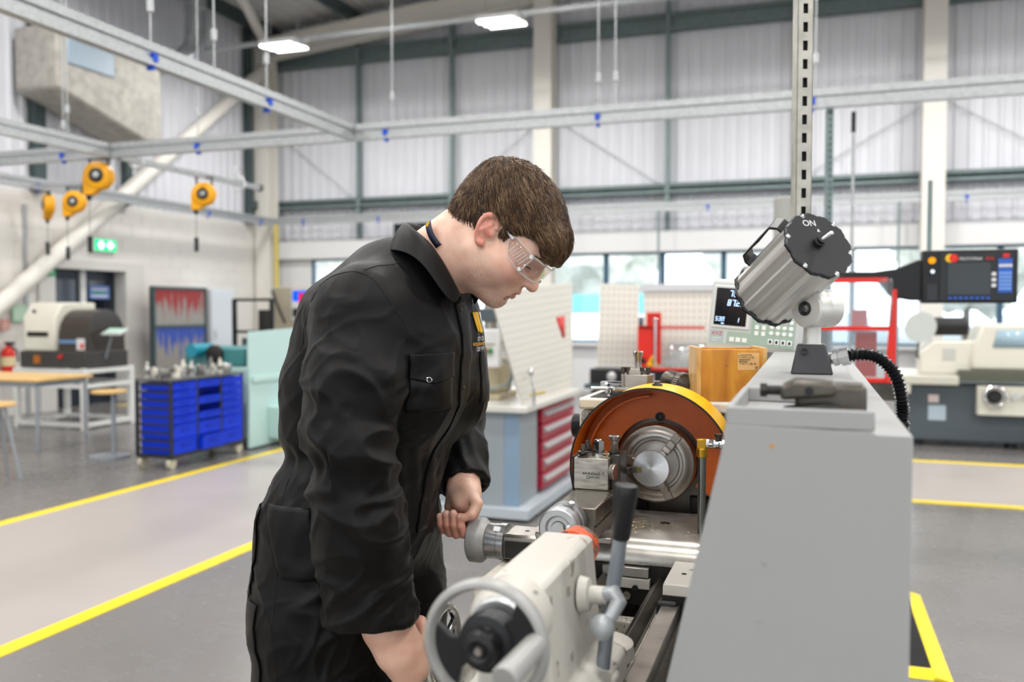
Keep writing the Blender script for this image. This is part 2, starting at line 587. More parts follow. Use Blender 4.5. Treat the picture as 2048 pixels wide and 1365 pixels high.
# dark posts framing the opening in the cladding, pale brace tube
struct(MB().box(XL, XL + 0.12, 9.42, 9.6, 3.1, 7.0), 'trim_41', m_green, smooth=False)
struct(MB().box(XL, XL + 0.12, 9.6, 11.25, 4.42, 4.55), 'trim_42', m_green, smooth=False)
struct(MB().box(XL, XL + 0.12, 11.12, 11.25, 3.1, 4.42), 'trim_43', m_green, smooth=False)
struct(MB().box(XL, XL + 0.12, 14.3, 14.42, 3.1, 7.0), 'trim_44', m_green, smooth=False)
struct(MB().box(XL, XL + 0.12, 14.42, 14.9, 3.4, 3.55), 'trim_45', m_green, smooth=False)
struct(MB().box(XL + 0.008, XL + 0.03, 9.28, 9.34, 0.0, 2.9), 'trim_46', m_galv, smooth=False)
br = MB().cyl((XL + 0.22, 14.9, 6.28), (XL + 0.22, 7.6, 0.65), 0.115, n=24)
struct(br, 'brace_beam', m_cream)
struct(MB().cyl((-9.95, 14.55, 6.55), (-7.7, 9.5, 6.95), 0.09, n=20), 'roof_brace_beam', m_cream)

# --- outside: car park seen through the windows
m_tarmac = mat('tarmac', '#9ea3a6', 0.8)
struct(MB().box(-60, 60, YB + 0.3, 90, -0.25, -0.1), 'ground_outside', m_tarmac, smooth=False)
m_hedge = mat('hedge_leaves', '#d6d5c8', 0.8, var=0.15, vscale=3)
def bush(x, y, w, h, label):
    rng = random.Random(int(x * 100))
    me = bpy.data.meshes.new('tree')
    bm = bmesh.new()
    bmesh.ops.create_icosphere(bm, subdivisions=4, radius=1)
    for v in bm.verts:
        n = mnoise.fractal(v.co * 2.2 + Vector((x, y, 0)), 1, 2, 4)
        v.co *= 1 + 0.35 * n
        v.co = Vector((v.co.x * w, v.co.y * w * 0.8, v.co.z * h * 0.42 + h * 0.6))
    bm.to_mesh(me)
    bm.free()
    t = thing('tree', label, 'tree', (x, y, -0.1), group='trees beyond the car park', absolute=False)
    link('crown', me, m_hedge, t)
    MB().cyl((0, 0, 0), (0, 0, h * 0.5), 0.2, 0.12).build('trunk', mat('bark', '#6b5a4a', 0.9), t)
for i, x in enumerate((-29, -20, -11, -2, 7, 16)):
    bush(x + 0.6 * math.sin(i * 5), 48 + 2 * math.cos(i * 3), 3.3, 7.5 + math.sin(i * 7), 'pale green leafy tree beyond the parked cars outside the windows')

def make_car(name, label, paint, loc, rz):
    t = thing(name, label, 'car', loc, rz, 'cars parked outside the windows', absolute=False)
    body = MB()
    prof = [(-2.05, 0.3), (2.05, 0.3), (2.1, 0.6), (1.95, 0.82), (1.1, 0.95), (0.55, 1.42), (-1.2, 1.46), (-1.85, 1.0), (-2.1, 0.85)]
    body.prism([(x, z) for x, z in prof], 'Y', -0.85, 0.85)
    body.build('body', paint, t, bev=0.08, seg=3)
    for y in (-0.855, 0.85):
        MB().prism([(0.95, 0.96), (0.5, 1.36), (-1.15, 1.4), (-1.6, 1.02)], 'Y', y, y + 0.005).build('side_window', m_dglass, t)
    MB().add([(1.07, -0.7, 0.99), (1.07, 0.7, 0.99), (0.58, 0.66, 1.41), (0.58, -0.66, 1.41)], [(0, 1, 2, 3)]).build('windscreen', m_dglass, t, solid=0.02)
    for x in (-1.3, 1.3):
        for y in (-0.8, 0.8):
            MB().cyl((x, y - 0.1, 0.32), (x, y + 0.1, 0.32), 0.32, n=24).build('wheel', m_blackm, t)
    return t
p_white = mat('white_car_paint', '#f4f6f8', 0.2, coat=0.5)
p_grey = mat('silver_car_paint', '#b8c2cc', 0.25, metal=0.5, coat=0.5)
make_car('car', 'white car parked outside, seen between the two pegboard panels', p_white, (-4.4, 21.5, -0.1), 1.2)
make_car('car', 'silver car parked outside, seen through the red machine guard', p_grey, (0.4, 22.5, -0.1), 1.35)
make_car('car', 'white car parked outside beyond the grinding machine', p_white, (4.9, 22, -0.1), 1.5)
# turquoise shipping container further out
m_teal = mat('turquoise_container', '#86ced3', 0.5)
ct = MB()
corrugated(ct, 'X', -8.8, -5.2, -0.05, 2.0, 30, -1, 0.28, 0.05)
t = thing('shipping_container', 'turquoise corrugated container standing outside beyond the windows', 'container', (-7, 31, -0.1))
ct.build('side_panel', m_teal, t, smooth=False)
MB().box(-8.8, -5.2, 30.02, 32.4, -0.1, 2.0).build('shell', m_teal, t, smooth=False)

# ================================================================ CEILING LAMPS
m_led = emission('led_panel', '#fffaf6', 9.0)
def ceiling_lamp():
    t = thing('ceiling_lamp', 'x', 'lamp', absolute=False)
    h = MB().cbox((0, 0, 0.045), (0.64, 0.42, 0.07))
    h.build('housing', m_white, t, bev=0.01)
    for s in (-1, 0, 1):
        MB().cbox((s * 0.045, s * 0.135, 0.0), (0.54, 0.11, 0.02)).build('light_panel', m_led, t, smooth=False)
    ld = bpy.data.lights.get('lamp_light') or bpy.data.lights.new('lamp_light', 'AREA')
    ld.shape = 'RECTANGLE'
    ld.size, ld.size_y = 0.56, 0.38
    ld.energy = LAMP_POWER
    ld.spread = math.radians(180)
    ld.color = (1.0, 0.985, 0.965)
    lo = bpy.data.objects.new('lamp_light', ld)
    COL.objects.link(lo)
    lo.parent = t
    lo.location = (0, 0, -0.012)
    for s in (-0.25, 0.25):
        MB().cyl((s, 0, 0.08), (s, 0, 0.5), 0.006, n=6).build('hanger', m_galv, t, smooth=False)
    return t
lamp0 = ceiling_lamp()
k = 0
for y in (12.08, 7.9, 3.7, -0.5, -4.7):
    for x in (-7.92, -4.27, -0.62, 3.03, 6.7, 10.35):
        l = lamp0 if k == 0 else copy_tree(lamp0)
        l.location = (0.1 if y > 10 and x == -0.62 else x, y, 5.6 if y > 10 else 6.55)
        lab = {0: 'bright white high-bay lamp below the cream rafter, beside the corner column',
               1: 'bright white high-bay lamp on the conduit beside the middle cream column'}.get(k, 'white high-bay lamp hanging in the roof out of the picture')
        l['label'] = lab
        l['group'] = 'high-bay lamps'
        k += 1
for i, y in enumerate((12.08, 7.9, 3.7, -0.5, -4.7)):
    mb = MB().box(XL + 0.35, XR - 0.1, y - 0.03, y + 0.03, 5.67 if y > 10 else 6.62, 5.73 if y > 10 else 6.68)
    o = mb.build('lamp_conduit', m_galv, smooth=False)
    tag(o, 'galvanised conduit under the rafter carrying the two bright high-bay lamps' if i == 0 else 'galvanised lamp conduit hanging in the roof out of the picture', 'conduit', 'lamp conduits')

# ================================================================ STRUT GRID
def strut_rail(p, q, label, clips=(), rods=(), z=3.13, size=0.09):
    """slotted double channel along x or y between p and q, with blue clips and hanging rods"""
    t = thing('strut_rail', label, 'rail', ((p[0] + q[0]) / 2, (p[1] + q[1]) / 2, z), group='hanging strut rails')
    w = 0.0205
    along_x = abs(q[0] - p[0]) > abs(q[1] - p[1])
    def seg(name, off0, off1, z0, z1, m):
        mb = MB()
        if along_x:
            mb.box(min(p[0], q[0]), max(p[0], q[0]), p[1] + off0, p[1] + off1, z0, z1)
        else:
            mb.box(p[0] + off0, p[0] + off1, min(p[1], q[1]), max(p[1], q[1]), z0, z1)
        return mb.build(name, m, t, smooth=False)
    seg('upper_channel', -0.03, 0.03, z + 0.02, z + 0.075, m_galv)
    seg('web', -0.012, 0.012, z - 0.03, z + 0.02, m_galv)
    seg('lower_channel', -0.035, 0.035, z - 0.075, z - 0.03, m_galv)
    for c in clips:
        x, y = (c, p[1]) if along_x else (p[0], c)
        dx, dy = ((0.02, 0.045) if along_x else (0.045, 0.02))
        cl = MB().box(x - dx, x + dx, y - dy, y + dy, z - 0.05, z + 0.005)
        cl.box(x - dx * 0.6, x + dx * 0.6, y - dy * 0.6, y + dy * 0.6, z - 0.1, z - 0.05)
        cl.build('blue_clip', m_blue_clip, t, smooth=False)
    for c in rods:
        x, y = (c, p[1]) if along_x else (p[0], c)
        top = roof_z(x) - 0.05
        MB().cyl((x, y, z + 0.075), (x, y, top), 0.006, n=6).build('hanging_rod', m_galv, t, smooth=False)
        MB().cyl((x, y, z + 0.28), (x, y, z + 0.36), 0.022, n=8).build('turnbuckle', m_galv, t, smooth=False)
    return t
GX = 7.45
strut_rail((-9.75, GX), (9.0, GX), 'long galvanised strut rail crossing the whole hall', clips=(-7.65, -5.9, -3.78, -1.75, 0.0, 2.9), rods=(-7.65, -5.9, -3.72, -1.75, -1.6, 0.02, 2.9))
strut_rail((-4.13, GX - 0.045), (-4.13, -3.5), 'galvanised strut rail running overhead to the top corner, with two blue clips', clips=(4.75, 6.05), rods=(4.75, 6.05, 5.4))
strut_rail((-7.03, GX - 0.045), (-7.03, 0.5), 'short visible galvanised strut rail above the yellow reels', rods=(6.9,))
strut_rail((-9.8, 14.6), (-9.8, 4.0), 'long galvanised strut rail beside the block wall above the door', clips=(9.1, 12.6, 14.1))
strut_rail((-9.8, 14.65), (9.0, 14.65), 'galvanised strut rail along the window wall above the windows', clips=(-9.2, -7.6, -1.6, 2.2), z=3.16)
# short spur with cable hooks that carries the near reels
t = thing('strut_spur', 'short galvanised spur with white cable coils between two reels', 'rail', (-6.95, 8.9, 3.07))
MB().box(-6.98, -6.92, GX + 0.045, 10.0, 3.04, 3.1).build('channel', m_galv, t, smooth=False)
MB().box(-6.985, -6.915, 9.98, 10.03, 3.03, 3.11).build('end_cap', m_black, t)
for y in (7.75, 9.55):
    MB().ring((-6.95, y, 3.07), (0, 1, 0.2), 0.09, 0.014, 28, 8).build('cable_coil', m_white, t)
    MB().tube([(-6.95, y - 0.1, 3.1), (-6.95, y - 0.1, 3.2), (-6.95, y - 0.05, 3.27), (-6.95, y + 0.05, 3.27), (-6.95, y + 0.1, 3.2), (-6.95, y + 0.1, 3.1)], 0.008, 6).build('cable_hook', m_galv, t)

# retractable yellow cord reels
m_reel = mat('reel_yellow', '#f0a808', 0.4)
m_cable = mat('grey_cable', '#8c8c88', 0.5)
def cord_reel(loc, rz, drop, label, sz=1.0, tilt=0.0, up=0.21):
    t = thing('cord_reel', label, 'cord reel', loc, rz, 'yellow cord reels', absolute=False)
    b = MB()
    b.lathe((0, -0.07 * sz, 0), (0, 1, 0), [(0, 0.10 * sz), (0.015 * sz, 0.135 * sz), (0.07 * sz, 0.145 * sz), (0.125 * sz, 0.135 * sz), (0.14 * sz, 0.10 * sz)], 36)
    b.prism([(-0.145 * sz, 0.0), (0.0, -0.145 * sz), (-0.06 * sz, -0.19 * sz), (-0.14 * sz, -0.19 * sz)], 'Y', -0.05 * sz, 0.05 * sz)
    b.build('housing', m_reel, t, bev=0.004)
    h = MB().lathe((0, -0.082 * sz, 0), (0, 1, 0), [(0, 0.045 * sz), (0.012 * sz, 0.072 * sz), (0.03 * sz, 0.072 * sz)], 28)
    hub = h.build('hub', m_black, t)
    MB().lathe((0, -0.09 * sz, 0), (0, 1, 0), [(0, 0.02 * sz), (0.01 * sz, 0.035 * sz)], 16).build('hub_cap', m_galv, hub)
    for s in (-0.09, 0.09):
        MB().cyl((s * sz, 0, 0.1 * sz), (s * sz, 0, up), 0.012 * sz, n=8).build('hanger', m_black, t)
    MB().box(-0.11 * sz, 0.11 * sz, -0.015, 0.015, up - 0.012, up).build('hanger_bar', m_black, t, smooth=False)
    MB().cyl((-0.1 * sz, 0, -0.24 * sz), (-0.1 * sz, 0, -0.18 * sz), 0.02 * sz, 0.03 * sz, n=12).build('cord_guide', m_black, t)
    MB().tube([(-0.1 * sz, 0, -0.2 * sz), (-0.1 * sz, 0, -drop)], 0.005, 6).build('cord', m_cable, t)
    MB().tube([(-0.1 * sz, 0, -drop - 0.17), (-0.1 * sz + tilt, 0, -drop)], 0.026, 10).build('plug', m_black, t)
    return t
cord_reel((-7.176, 7.45, 2.872), 0.35, 0.64, 'large yellow cord reel, nearest below the long rail', 1.07, 0.0, 0.183)
cord_reel((-6.95, 8.87, 2.845), 0.35, 0.52, 'yellow cord reel hanging alone from the short spur')
cord_reel((-9.8, 9.27, 2.874), -0.6, 0.5, 'yellow cord reel beside the wall, turned away, with short plug', 1.0, -0.03, 0.181)
cord_reel((-9.05, 8.98, 2.85), 0.35, 0.58, 'yellow cord reel half behind the large one, its plug below', 1.0, 0.0, 0.20)
t = thing('strut_arm', 'short galvanised arm carrying the half hidden yellow reel', 'rail', (-9.4, 8.98, 3.05))
MB().box(-9.77, -8.9, 8.955, 9.005, 3.05, 3.10).build('channel', m_galv, t, smooth=False)
MB().box(-8.905, -8.895, 8.953, 9.007, 3.048, 3.102).build('end_cap', m_black, t, smooth=False)

# hanging perforated post behind the lathe
def perforated_post(name, label, x, y, z0, z1, w=0.041, m=None, rz=0.0, slots=True):
    t = thing(name, label, 'post', (x, y, z0), rz, absolute=False)
    h = w / 2
    H = z1 - z0
    mb = MB()
    # C-channel: slotted front face built as two side strips plus bridges
    s0 = 0.0065
    n = int(H / 0.05)
    fr = []
    mb.box(-h, -s0, -h, -h + 0.0025, 0, H).box(s0, h, -h, -h + 0.0025, 0, H)
    for k in range(n + 1):
        mb.box(-s0, s0, -h, -h + 0.0025, k * 0.05 + 0.0335, min(H, k * 0.05 + 0.05 + 0.0065))
    mb.box(-h, -h + 0.0025, -h, h, 0, H).box(h - 0.0025, h, -h, h, 0, H)
    mb.box(-h, -h + 0.009, h - 0.0025, h, 0, H).box(h - 0.009, h, h - 0.0025, h, 0, H)
    mb.build('channel', m or m_galv, t, smooth=False)
    MB().box(-s0 - 0.004, s0 + 0.004, -h + 0.012, -h + 0.016, 0, H).build('inner_cable_strip', m_blackm, t, smooth=False)
    return t
m_post = mat('dull_zinc', '#b3b1a8', 0.45, metal=0.55, var=0.18, vscale=25)
perforated_post('slotted_post', 'zinc slotted channel post dropping from the roof behind the machine lamp', -0.027, 2.56, 0.0, 6.9, 0.043, m_post, 0.33)
perforated_post('slotted_post', 'dark slotted drop post hanging from the long rail, further back', 0.13, 7.5, 1.0, 3.05, 0.05, m_galv_d, 0.3)
t = thing('drop_conduit', 'thin galvanised drop pipe beside the dark slotted post', 'pipe', (0.31, 7.5, 1.0))
MB().cyl((0.31, 7.5, 1.0), (0.31, 7.5, 3.02), 0.012).build('pipe', m_galv, t)
MB().cyl((0.31, 7.5, 2.86), (0.31, 7.5, 3.02), 0.018).build('black_sleeve', m_black, t)
MB().box(0.165, 0.31, 7.49, 7.51, 2.33, 2.36).build('bracket', m_galv, t)
for i, (px, yy) in enumerate(((-2.4, 14.62), (1.27, 14.62))):
    o = MB().cyl((px, yy, 0.0), (px, yy, 3.1), 0.018).build('drop_pipe', m_galv_d)
    tag(o, ('thin drop pipe in front of the windows above the pegboards', 'dark drop pipe between the red guard and the control pendant')[i], 'pipe')

# ================================================================ DUCTS
m_foil = mat('foil_insulation', '#a8a49c', 0.55, metal=0.1, var=0.2, vscale=8, bump=1.0, bscale=9)
t = thing('insulated_duct', 'silver foil wrapped duct box with blue-grey access hatch high on the wall', 'duct', (-9.7, 9.9, 3.9))
b = MB()
b.prism([(9.12, 4.4), (9.12, 5.25), (10.75, 5.45), (11.1, 5.3), (11.1, 3.95), (10.7, 3.98)], 'X', -10.2, -9.45)
b.build('wrapped_box', m_foil, t, bev=0.05, seg=3)
MB().box(-9.47, -9.425, 9.28, 10.12, 4.75, 5.12).build('access_hatch', mat('hatch_blue_grey', '#93a4b2', 0.4), t, bev=0.02)
t = thing('spiral_duct', 'round silver spiral duct bending down from the roof', 'duct', (-9.5, 11.7, 5.3))
dm = MB()
dm.tube([(-9.45, 11.9, 6.9), (-9.45, 11.9, 6.3), (-9.45, 11.9, 5.9), (-9.46, 11.82, 5.62), (-9.5, 11.62, 5.42), (-9.55, 11.4, 5.3), (-9.6, 11.16, 5.22)], 0.17, 20)
dm.build('pipe', mat('spiral_steel', '#bfc5ca', 0.28, metal=0.8, var=0.15, vscale=6), t)
for z in (6.6, 6.3, 6.0):
    MB().ring((-9.45, 11.9, z), (0, 0, 1), 0.172, 0.012, 28, 6).build('seam_ring', m_galv, t)

# ================================================================ LATHE
AX, AZ = -0.326, 1.1026
m_castcream = mat('cream_machine_paint', '#ddd8cb', 0.38, var=0.03, vscale=14, rvar=0.08)
m_lgrey = mat('light_grey_paint', '#9b9b9a', 0.42, var=0.015, vscale=6)
m_steel = mat('ground_steel', '#a8a29a', 0.3, metal=0.9, var=0.12, vscale=22, rvar=0.08)
m_steel_d = mat('dark_oily_steel', '#57524b', 0.35, metal=0.85, var=0.3, vscale=18, rvar=0.1)
m_iron = mat('oily_black_iron', '#2a2825', 0.45, metal=0.4, var=0.3, vscale=25)
m_alu = mat('satin_aluminium', '#c3c4c5', 0.38, metal=0.75)
m_alu_b = mat('brushed_dial', '#b9bbbd', 0.28, metal=0.9, aniso=0.6)
m_greyw = mat('grey_wheel', '#9d9c99', 0.4, metal=0.25)
m_gyel = mat('guard_yellow', '#f2ba12', 0.35, var=0.05, vscale=10)
m_gor = mat('guard_orange', (0.66, 0.135, 0.004), 0.42, var=0.16, vscale=9)
m_chrome = mat('chrome', '#d2d4d6', 0.14, metal=1.0)
m_brass = mat('brass', '#c79a35', 0.28, metal=0.9)
m_rubber = mat('black_rubber', '#161616', 0.55)

def chipped_paint(name, base, under, amount=0.6, scale=18):
    m = bpy.data.materials.new(name)
    m.use_nodes = True
    nt = m.node_tree
    b = nt.nodes['Principled BSDF']
    b.inputs['Roughness'].default_value = 0.42
    tc = nt.nodes.new('ShaderNodeTexCoord')
    n = nt.nodes.new('ShaderNodeTexNoise')
    n.inputs['Scale'].default_value = scale
    n.inputs['Detail'].default_value = 7
    nt.links.new(tc.outputs['Object'], n.inputs[0])
    r = nt.nodes.new('ShaderNodeValToRGB')
    r.color_ramp.interpolation = 'CONSTANT'
    r.color_ramp.elements[0].color = (*lin(base), 1)
    r.color_ramp.elements[1].position = amount
    r.color_ramp.elements[1].color = (*lin(under), 1)
    nt.links.new(n.outputs[0], r.inputs[0])
    nt.links.new(r.outputs[0], b.inputs['Base Color'])
    MATS[name] = m
    return m
m_chip = chipped_paint('chipped_cream', '#ded8cc', '#a8732c', 0.66, 26)
m_stain = chipped_paint('stained_cream', '#bfbbb2', '#8a8479', 0.66, 30)
m_speck = chipped_paint('speckled_cast', '#b4aea2', '#3a352e', 0.62, 190)

lathe = thing('metal_lathe', 'cream and grey engine lathe with yellow chuck guard, worked by the young man', 'lathe', (-0.326, 1.8, 0))
def lp(mb, name, m, parent=None, **k):
    return mb.build(name, m, parent or lathe, **k)

# --- stand, tray and bed
lp(MB().box(-0.62, 0.02, 2.05, 2.75, 0, 0.66), 'headstock_stand', m_lgrey, bev=0.02)
lp(MB().box(-0.56, -0.1, 0.92, 1.32, 0, 0.66), 'tailstock_stand', m_lgrey, bev=0.02)
tr = MB().box(-0.72, 0.1, 0.85, 2.8, 0.66, 0.68)
tr.box(-0.72, -0.705, 0.85, 2.8, 0.68, 0.73).box(-0.72, 0.1, 0.85, 0.865, 0.68, 0.73)
lp(tr, 'chip_tray', m_speck, bev=0.004)
for s in (-1, 1):
    lp(MB().prism([(AX + s * 0.114, 0.70), (AX + s * 0.04, 0.70), (AX + s * 0.04, 0.84), (AX + s * 0.062, 0.86), (AX + s * 0.062, 0.905), (AX + s * 0.114, 0.905)], 'Y', 0.92, 2.06), 'bed_rail', m_speck, bev=0.003)
    lp(MB().prism([(AX + s * 0.042, 0.905), (AX + s * 0.042, 0.915), (AX + s * 0.056, 0.93), (AX + s * 0.070, 0.915), (AX + s * 0.070, 0.905)], 'Y', 0.92, 2.04), 'vee_way', m_steel_d, bev=0.0015)
    lp(MB().prism([(AX + s * 0.083, 0.905), (AX + s * 0.083, 0.928), (AX + s * 0.114, 0.928), (AX + s * 0.116, 0.922), (AX + s * 0.116, 0.905)], 'Y', 0.92, 2.04), 'flat_way', m_steel, bev=0.0015)
for y in (0.96, 1.30, 1.62, 1.95):
    lp(MB().box(AX - 0.04, AX + 0.04, y, y + 0.03, 0.70, 0.86), 'bed_rib', m_speck, bev=0.004)
lp(MB().cyl((-0.50, 0.98, 0.78), (-0.50, 2.1, 0.78), 0.013), 'lead_screw', m_steel)
lp(MB().cyl((-0.50, 0.98, 0.72), (-0.50, 2.1, 0.72), 0.011), 'feed_shaft', m_steel)

# --- headstock
hs = lp(MB().box(-0.525, -0.10, 2.045, 2.60, 0.93, 1.208), 'headstock', m_castcream, bev=0.008)
lp(MB().box(-0.526, -0.10, 2.04, 2.60, 1.211, 1.238), 'headstock_cover', m_chip, bev=0.006)
lp(MB().box(-0.517, -0.463, 2.036, 2.045, 1.158, 1.205), 'rating_plate', mat('worn_plate', '#a3a09a', 0.3, metal=0.7, var=0.55, vscale=120), hs)
lp(MB().lathe((-0.525, 2.12, 1.16), (-1, 0, 0), [(0, 0.012), (0.012, 0.012), (0.012, 0.03), (0.03, 0.03), (0.034, 0.026)], 24), 'speed_knob', m_black, hs)
lp(MB().lathe((-0.525, 2.12, 1.06), (-1, 0, 0), [(0, 0.012), (0.012, 0.012), (0.012, 0.03), (0.03, 0.03), (0.034, 0.026)], 24), 'feed_knob', m_black, hs)
# spindle nose casting below the chuck: dark face with two oval pockets
lp(MB().box(-0.50, -0.13, 2.03, 2.044, 0.94, 1.207), 'headstock_front_plate', m_steel_d, hs, bev=0.004)
for x in (-0.375, -0.235):
    lp(MB().cbox((x, 2.028, 0.985), (0.045, 0.01, 0.075)), 'pocket', m_iron, hs, bev=0.012, seg=3)
lp(MB().cyl((AX, 2.0, AZ), (AX, 2.05, AZ), 0.07, n=40), 'spindle_nose', m_steel)

# --- chuck guard
def arc_shell(r0, r1, y0, y1, a0, a1, n=56):
    mb = MB()
    vs, fs = [], []
    for i in range(n + 1):
        a = a0 + (a1 - a0) * i / n
        c, s = math.cos(a), math.sin(a)
        for r, y in ((r0, y0), (r1, y0), (r1, y1), (r0, y1)):
            vs.append((AX + r * c, y, AZ + r * s))
    for i in range(n):
        for k in range(4):
            k2 = (k + 1) % 4
            fs.append((i * 4 + k, i * 4 + k2, (i + 1) * 4 + k2, (i + 1) * 4 + k))
    fs += [(3, 2, 1, 0), tuple(n * 4 + k for k in range(4))]
    return mb.add(vs, fs)
G0, G1 = math.radians(-32), math.radians(203)
cg = lp(arc_shell(0.1745, 0.178, 1.885, 2.02, G0, G1), 'chuck_guard', m_gyel)
lp(arc_shell(0.1735, 0.1745, 1.8855, 2.0, G0, G1), 'guard_lining', m_gor, cg)
lp(arc_shell(0.1745, 0.1785, 1.882, 1.885, G0, G1), 'rubber_edge', m_iron, cg)
lp(arc_shell(0.100, 0.1735, 2.0, 2.01, G0, G1), 'guard_plate', m_gor, cg)
lp(arc_shell(0.152, 0.156, 1.955, 2.0, math.radians(95), G1), 'inner_lip', m_gor, cg)
lp(MB().lathe((AX + 0.004, 2.0, 1.205), (0, -1, 0), [(0, 0.011), (0.004, 0.011), (0.004, 0.008), (0.001, 0.006)], 20), 'hinge_socket', m_iron, cg)
lp(MB().lathe((AX + 0.005, 1.95, AZ + 0.177), (0, 0, 1), [(0, 0.012), (0.005, 0.011), (0.006, 0.007), (0.010, 0.006)], 16), 'guard_bolt', m_steel_d, cg)

# --- chuck with three stepped jaws
m_chuck = mat('turned_chuck_steel', '#a39d95', 0.3, metal=0.95, aniso=0.7)
def radial_tangent(m, axis='Y'):
    nt = m.node_tree
    tg = nt.nodes.new('ShaderNodeTangent')
    tg.direction_type = 'RADIAL'
    tg.axis = axis
    nt.links.new(tg.outputs[0], nt.nodes['Principled BSDF'].inputs['Tangent'])
radial_tangent(m_chuck)
prof = [(0, 0.046), (0.0, 0.052), (0.003, 0.054), (0.003, 0.060), (0.0, 0.062), (0.0, 0.074), (0.002, 0.076), (0.002, 0.084), (0.004, 0.0885), (0.008, 0.09), (0.03, 0.09), (0.032, 0.088), (0.036, 0.088), (0.038, 0.09), (0.07, 0.09), (0.074, 0.086)]
ch = lp(MB().lathe((AX, 1.962, AZ), (0, 1, 0), prof, 64), 'chuck', m_chuck, ang=50)
for k in range(3):
    a = math.radians(52 + 120 * k)
    j = MB()
    j.box(0.0405, 0.085, -0.009, 0.009, -0.002, 0.012).box(0.0405, 0.066, -0.009, 0.009, -0.016, -0.002).box(0.0405, 0.052, -0.009, 0.009, -0.028, -0.016)
    # local: x radial, y across, z along the axis
    R = Matrix(((math.cos(a), -math.sin(a), 0), (0, 0, 1), (math.sin(a), math.cos(a), 0))).to_4x4()
    j.move(Matrix.Translation((AX, 1.962, AZ)) @ R)
    lp(j, 'jaw', m_steel, ch, bev=0.0015)

# --- saddle, cross slide, compound, tool post
m_sil = mat('bright_saddle', '#b9b5ad', 0.3, metal=0.7, var=0.1, vscale=30, rvar=0.1)
sd = lp(MB().prism([(1.70, 0.955), (1.705, 0.972), (1.72, 0.988), (1.74, 0.994), (1.97, 0.994), (1.97, 0.945), (1.70, 0.945)], 'X', -0.54, -0.195), 'saddle', m_sil, bev=0.003)
lp(MB().box(-0.50, -0.20, 1.70, 1.97, 0.912, 0.945), 'saddle_underside', m_iron, sd)
lp(MB().box(-0.385, -0.293, 1.688, 1.70, 0.925, 0.943), 'way_wiper', m_sil, sd, bev=0.001)
lp(MB().box(-0.377, -0.29, 1.684, 1.70, 0.903, 0.922), 'way_wiper_plate', m_stain, sd, bev=0.001)
for x in (-0.36, -0.318):
    lp(MB().cyl((x, 1.68, 0.905), (x, 1.685, 0.905), 0.006, n=16), 'wiper_screw', m_iron, sd)
lp(MB().box(-0.46, -0.25, 1.695, 1.71, 0.868, 0.903), 'apron_bridge', m_iron, sd)
lp(MB().lathe((-0.335, 1.695, 0.888), (0, -1, 0), [(0, 0.008), (0.012, 0.008), (0.012, 0.0045), (0.008, 0.004)], 18), 'socket_bolt', m_steel, sd)
lp(MB().lathe((-0.288, 1.86, 0.9945), (0, 0, 1), [(0, 0.011), (0.0008, 0.010), (0.0004, 0.006)], 18), 'oil_hole', m_iron, sd)
bl = lp(MB().prism([(1.545, 0.945), (1.55, 0.961), (1.70, 0.961), (1.70, 0.90), (1.545, 0.90)], 'X', -0.243, -0.186), 'rear_clamp_block', m_stain, bev=0.002)
lp(MB().box(-0.2435, -0.186, 1.541, 1.546, 0.90, 0.943), 'clamp_block_face', m_iron, bl)
lp(MB().box(-0.252, -0.214, 1.53, 1.545, 0.905, 0.935), 'wiper', m_rubber, bl, bev=0.006, seg=3)
for x in (-0.243, -0.224):
    lp(MB().lathe((x, 1.53, 0.924), (0, -1, 0), [(0, 0.005), (0.002, 0.005), (0.001, 0.003)], 14), 'wiper_screw', m_iron, bl)
lp(MB().cyl((-0.215, 1.62, 0.961), (-0.215, 1.62, 0.9615), 0.005, n=14), 'oil_nipple', m_iron, bl)
# apron with its handwheel
ap = lp(MB().box(-0.60, -0.46, 1.52, 1.92, 0.64, 0.935), 'apron', m_castcream, bev=0.012)
aw = lp(MB().ring((-0.675, 1.56, 0.79), (1, 0, 0), 0.075, 0.009, 40, 10), 'apron_handwheel', m_chrome)
lp(MB().cyl((-0.60, 1.56, 0.79), (-0.69, 1.56, 0.79), 0.018), 'wheel_hub', m_black, aw)
for k in range(3):
    a = k * 2 * PI / 3 + 0.5
    lp(MB().cyl((-0.675, 1.56, 0.79), (-0.675, 1.56 + 0.072 * math.cos(a), 0.79 + 0.072 * math.sin(a)), 0.007, n=10), 'wheel_spoke', m_chrome, aw)
lp(MB().lathe((-0.675, 1.50, 0.835), (-1, 0, 0), [(0, 0.006), (0.01, 0.009), (0.05, 0.012), (0.07, 0.009), (0.074, 0.003)], 16), 'wheel_grip', m_black, aw)

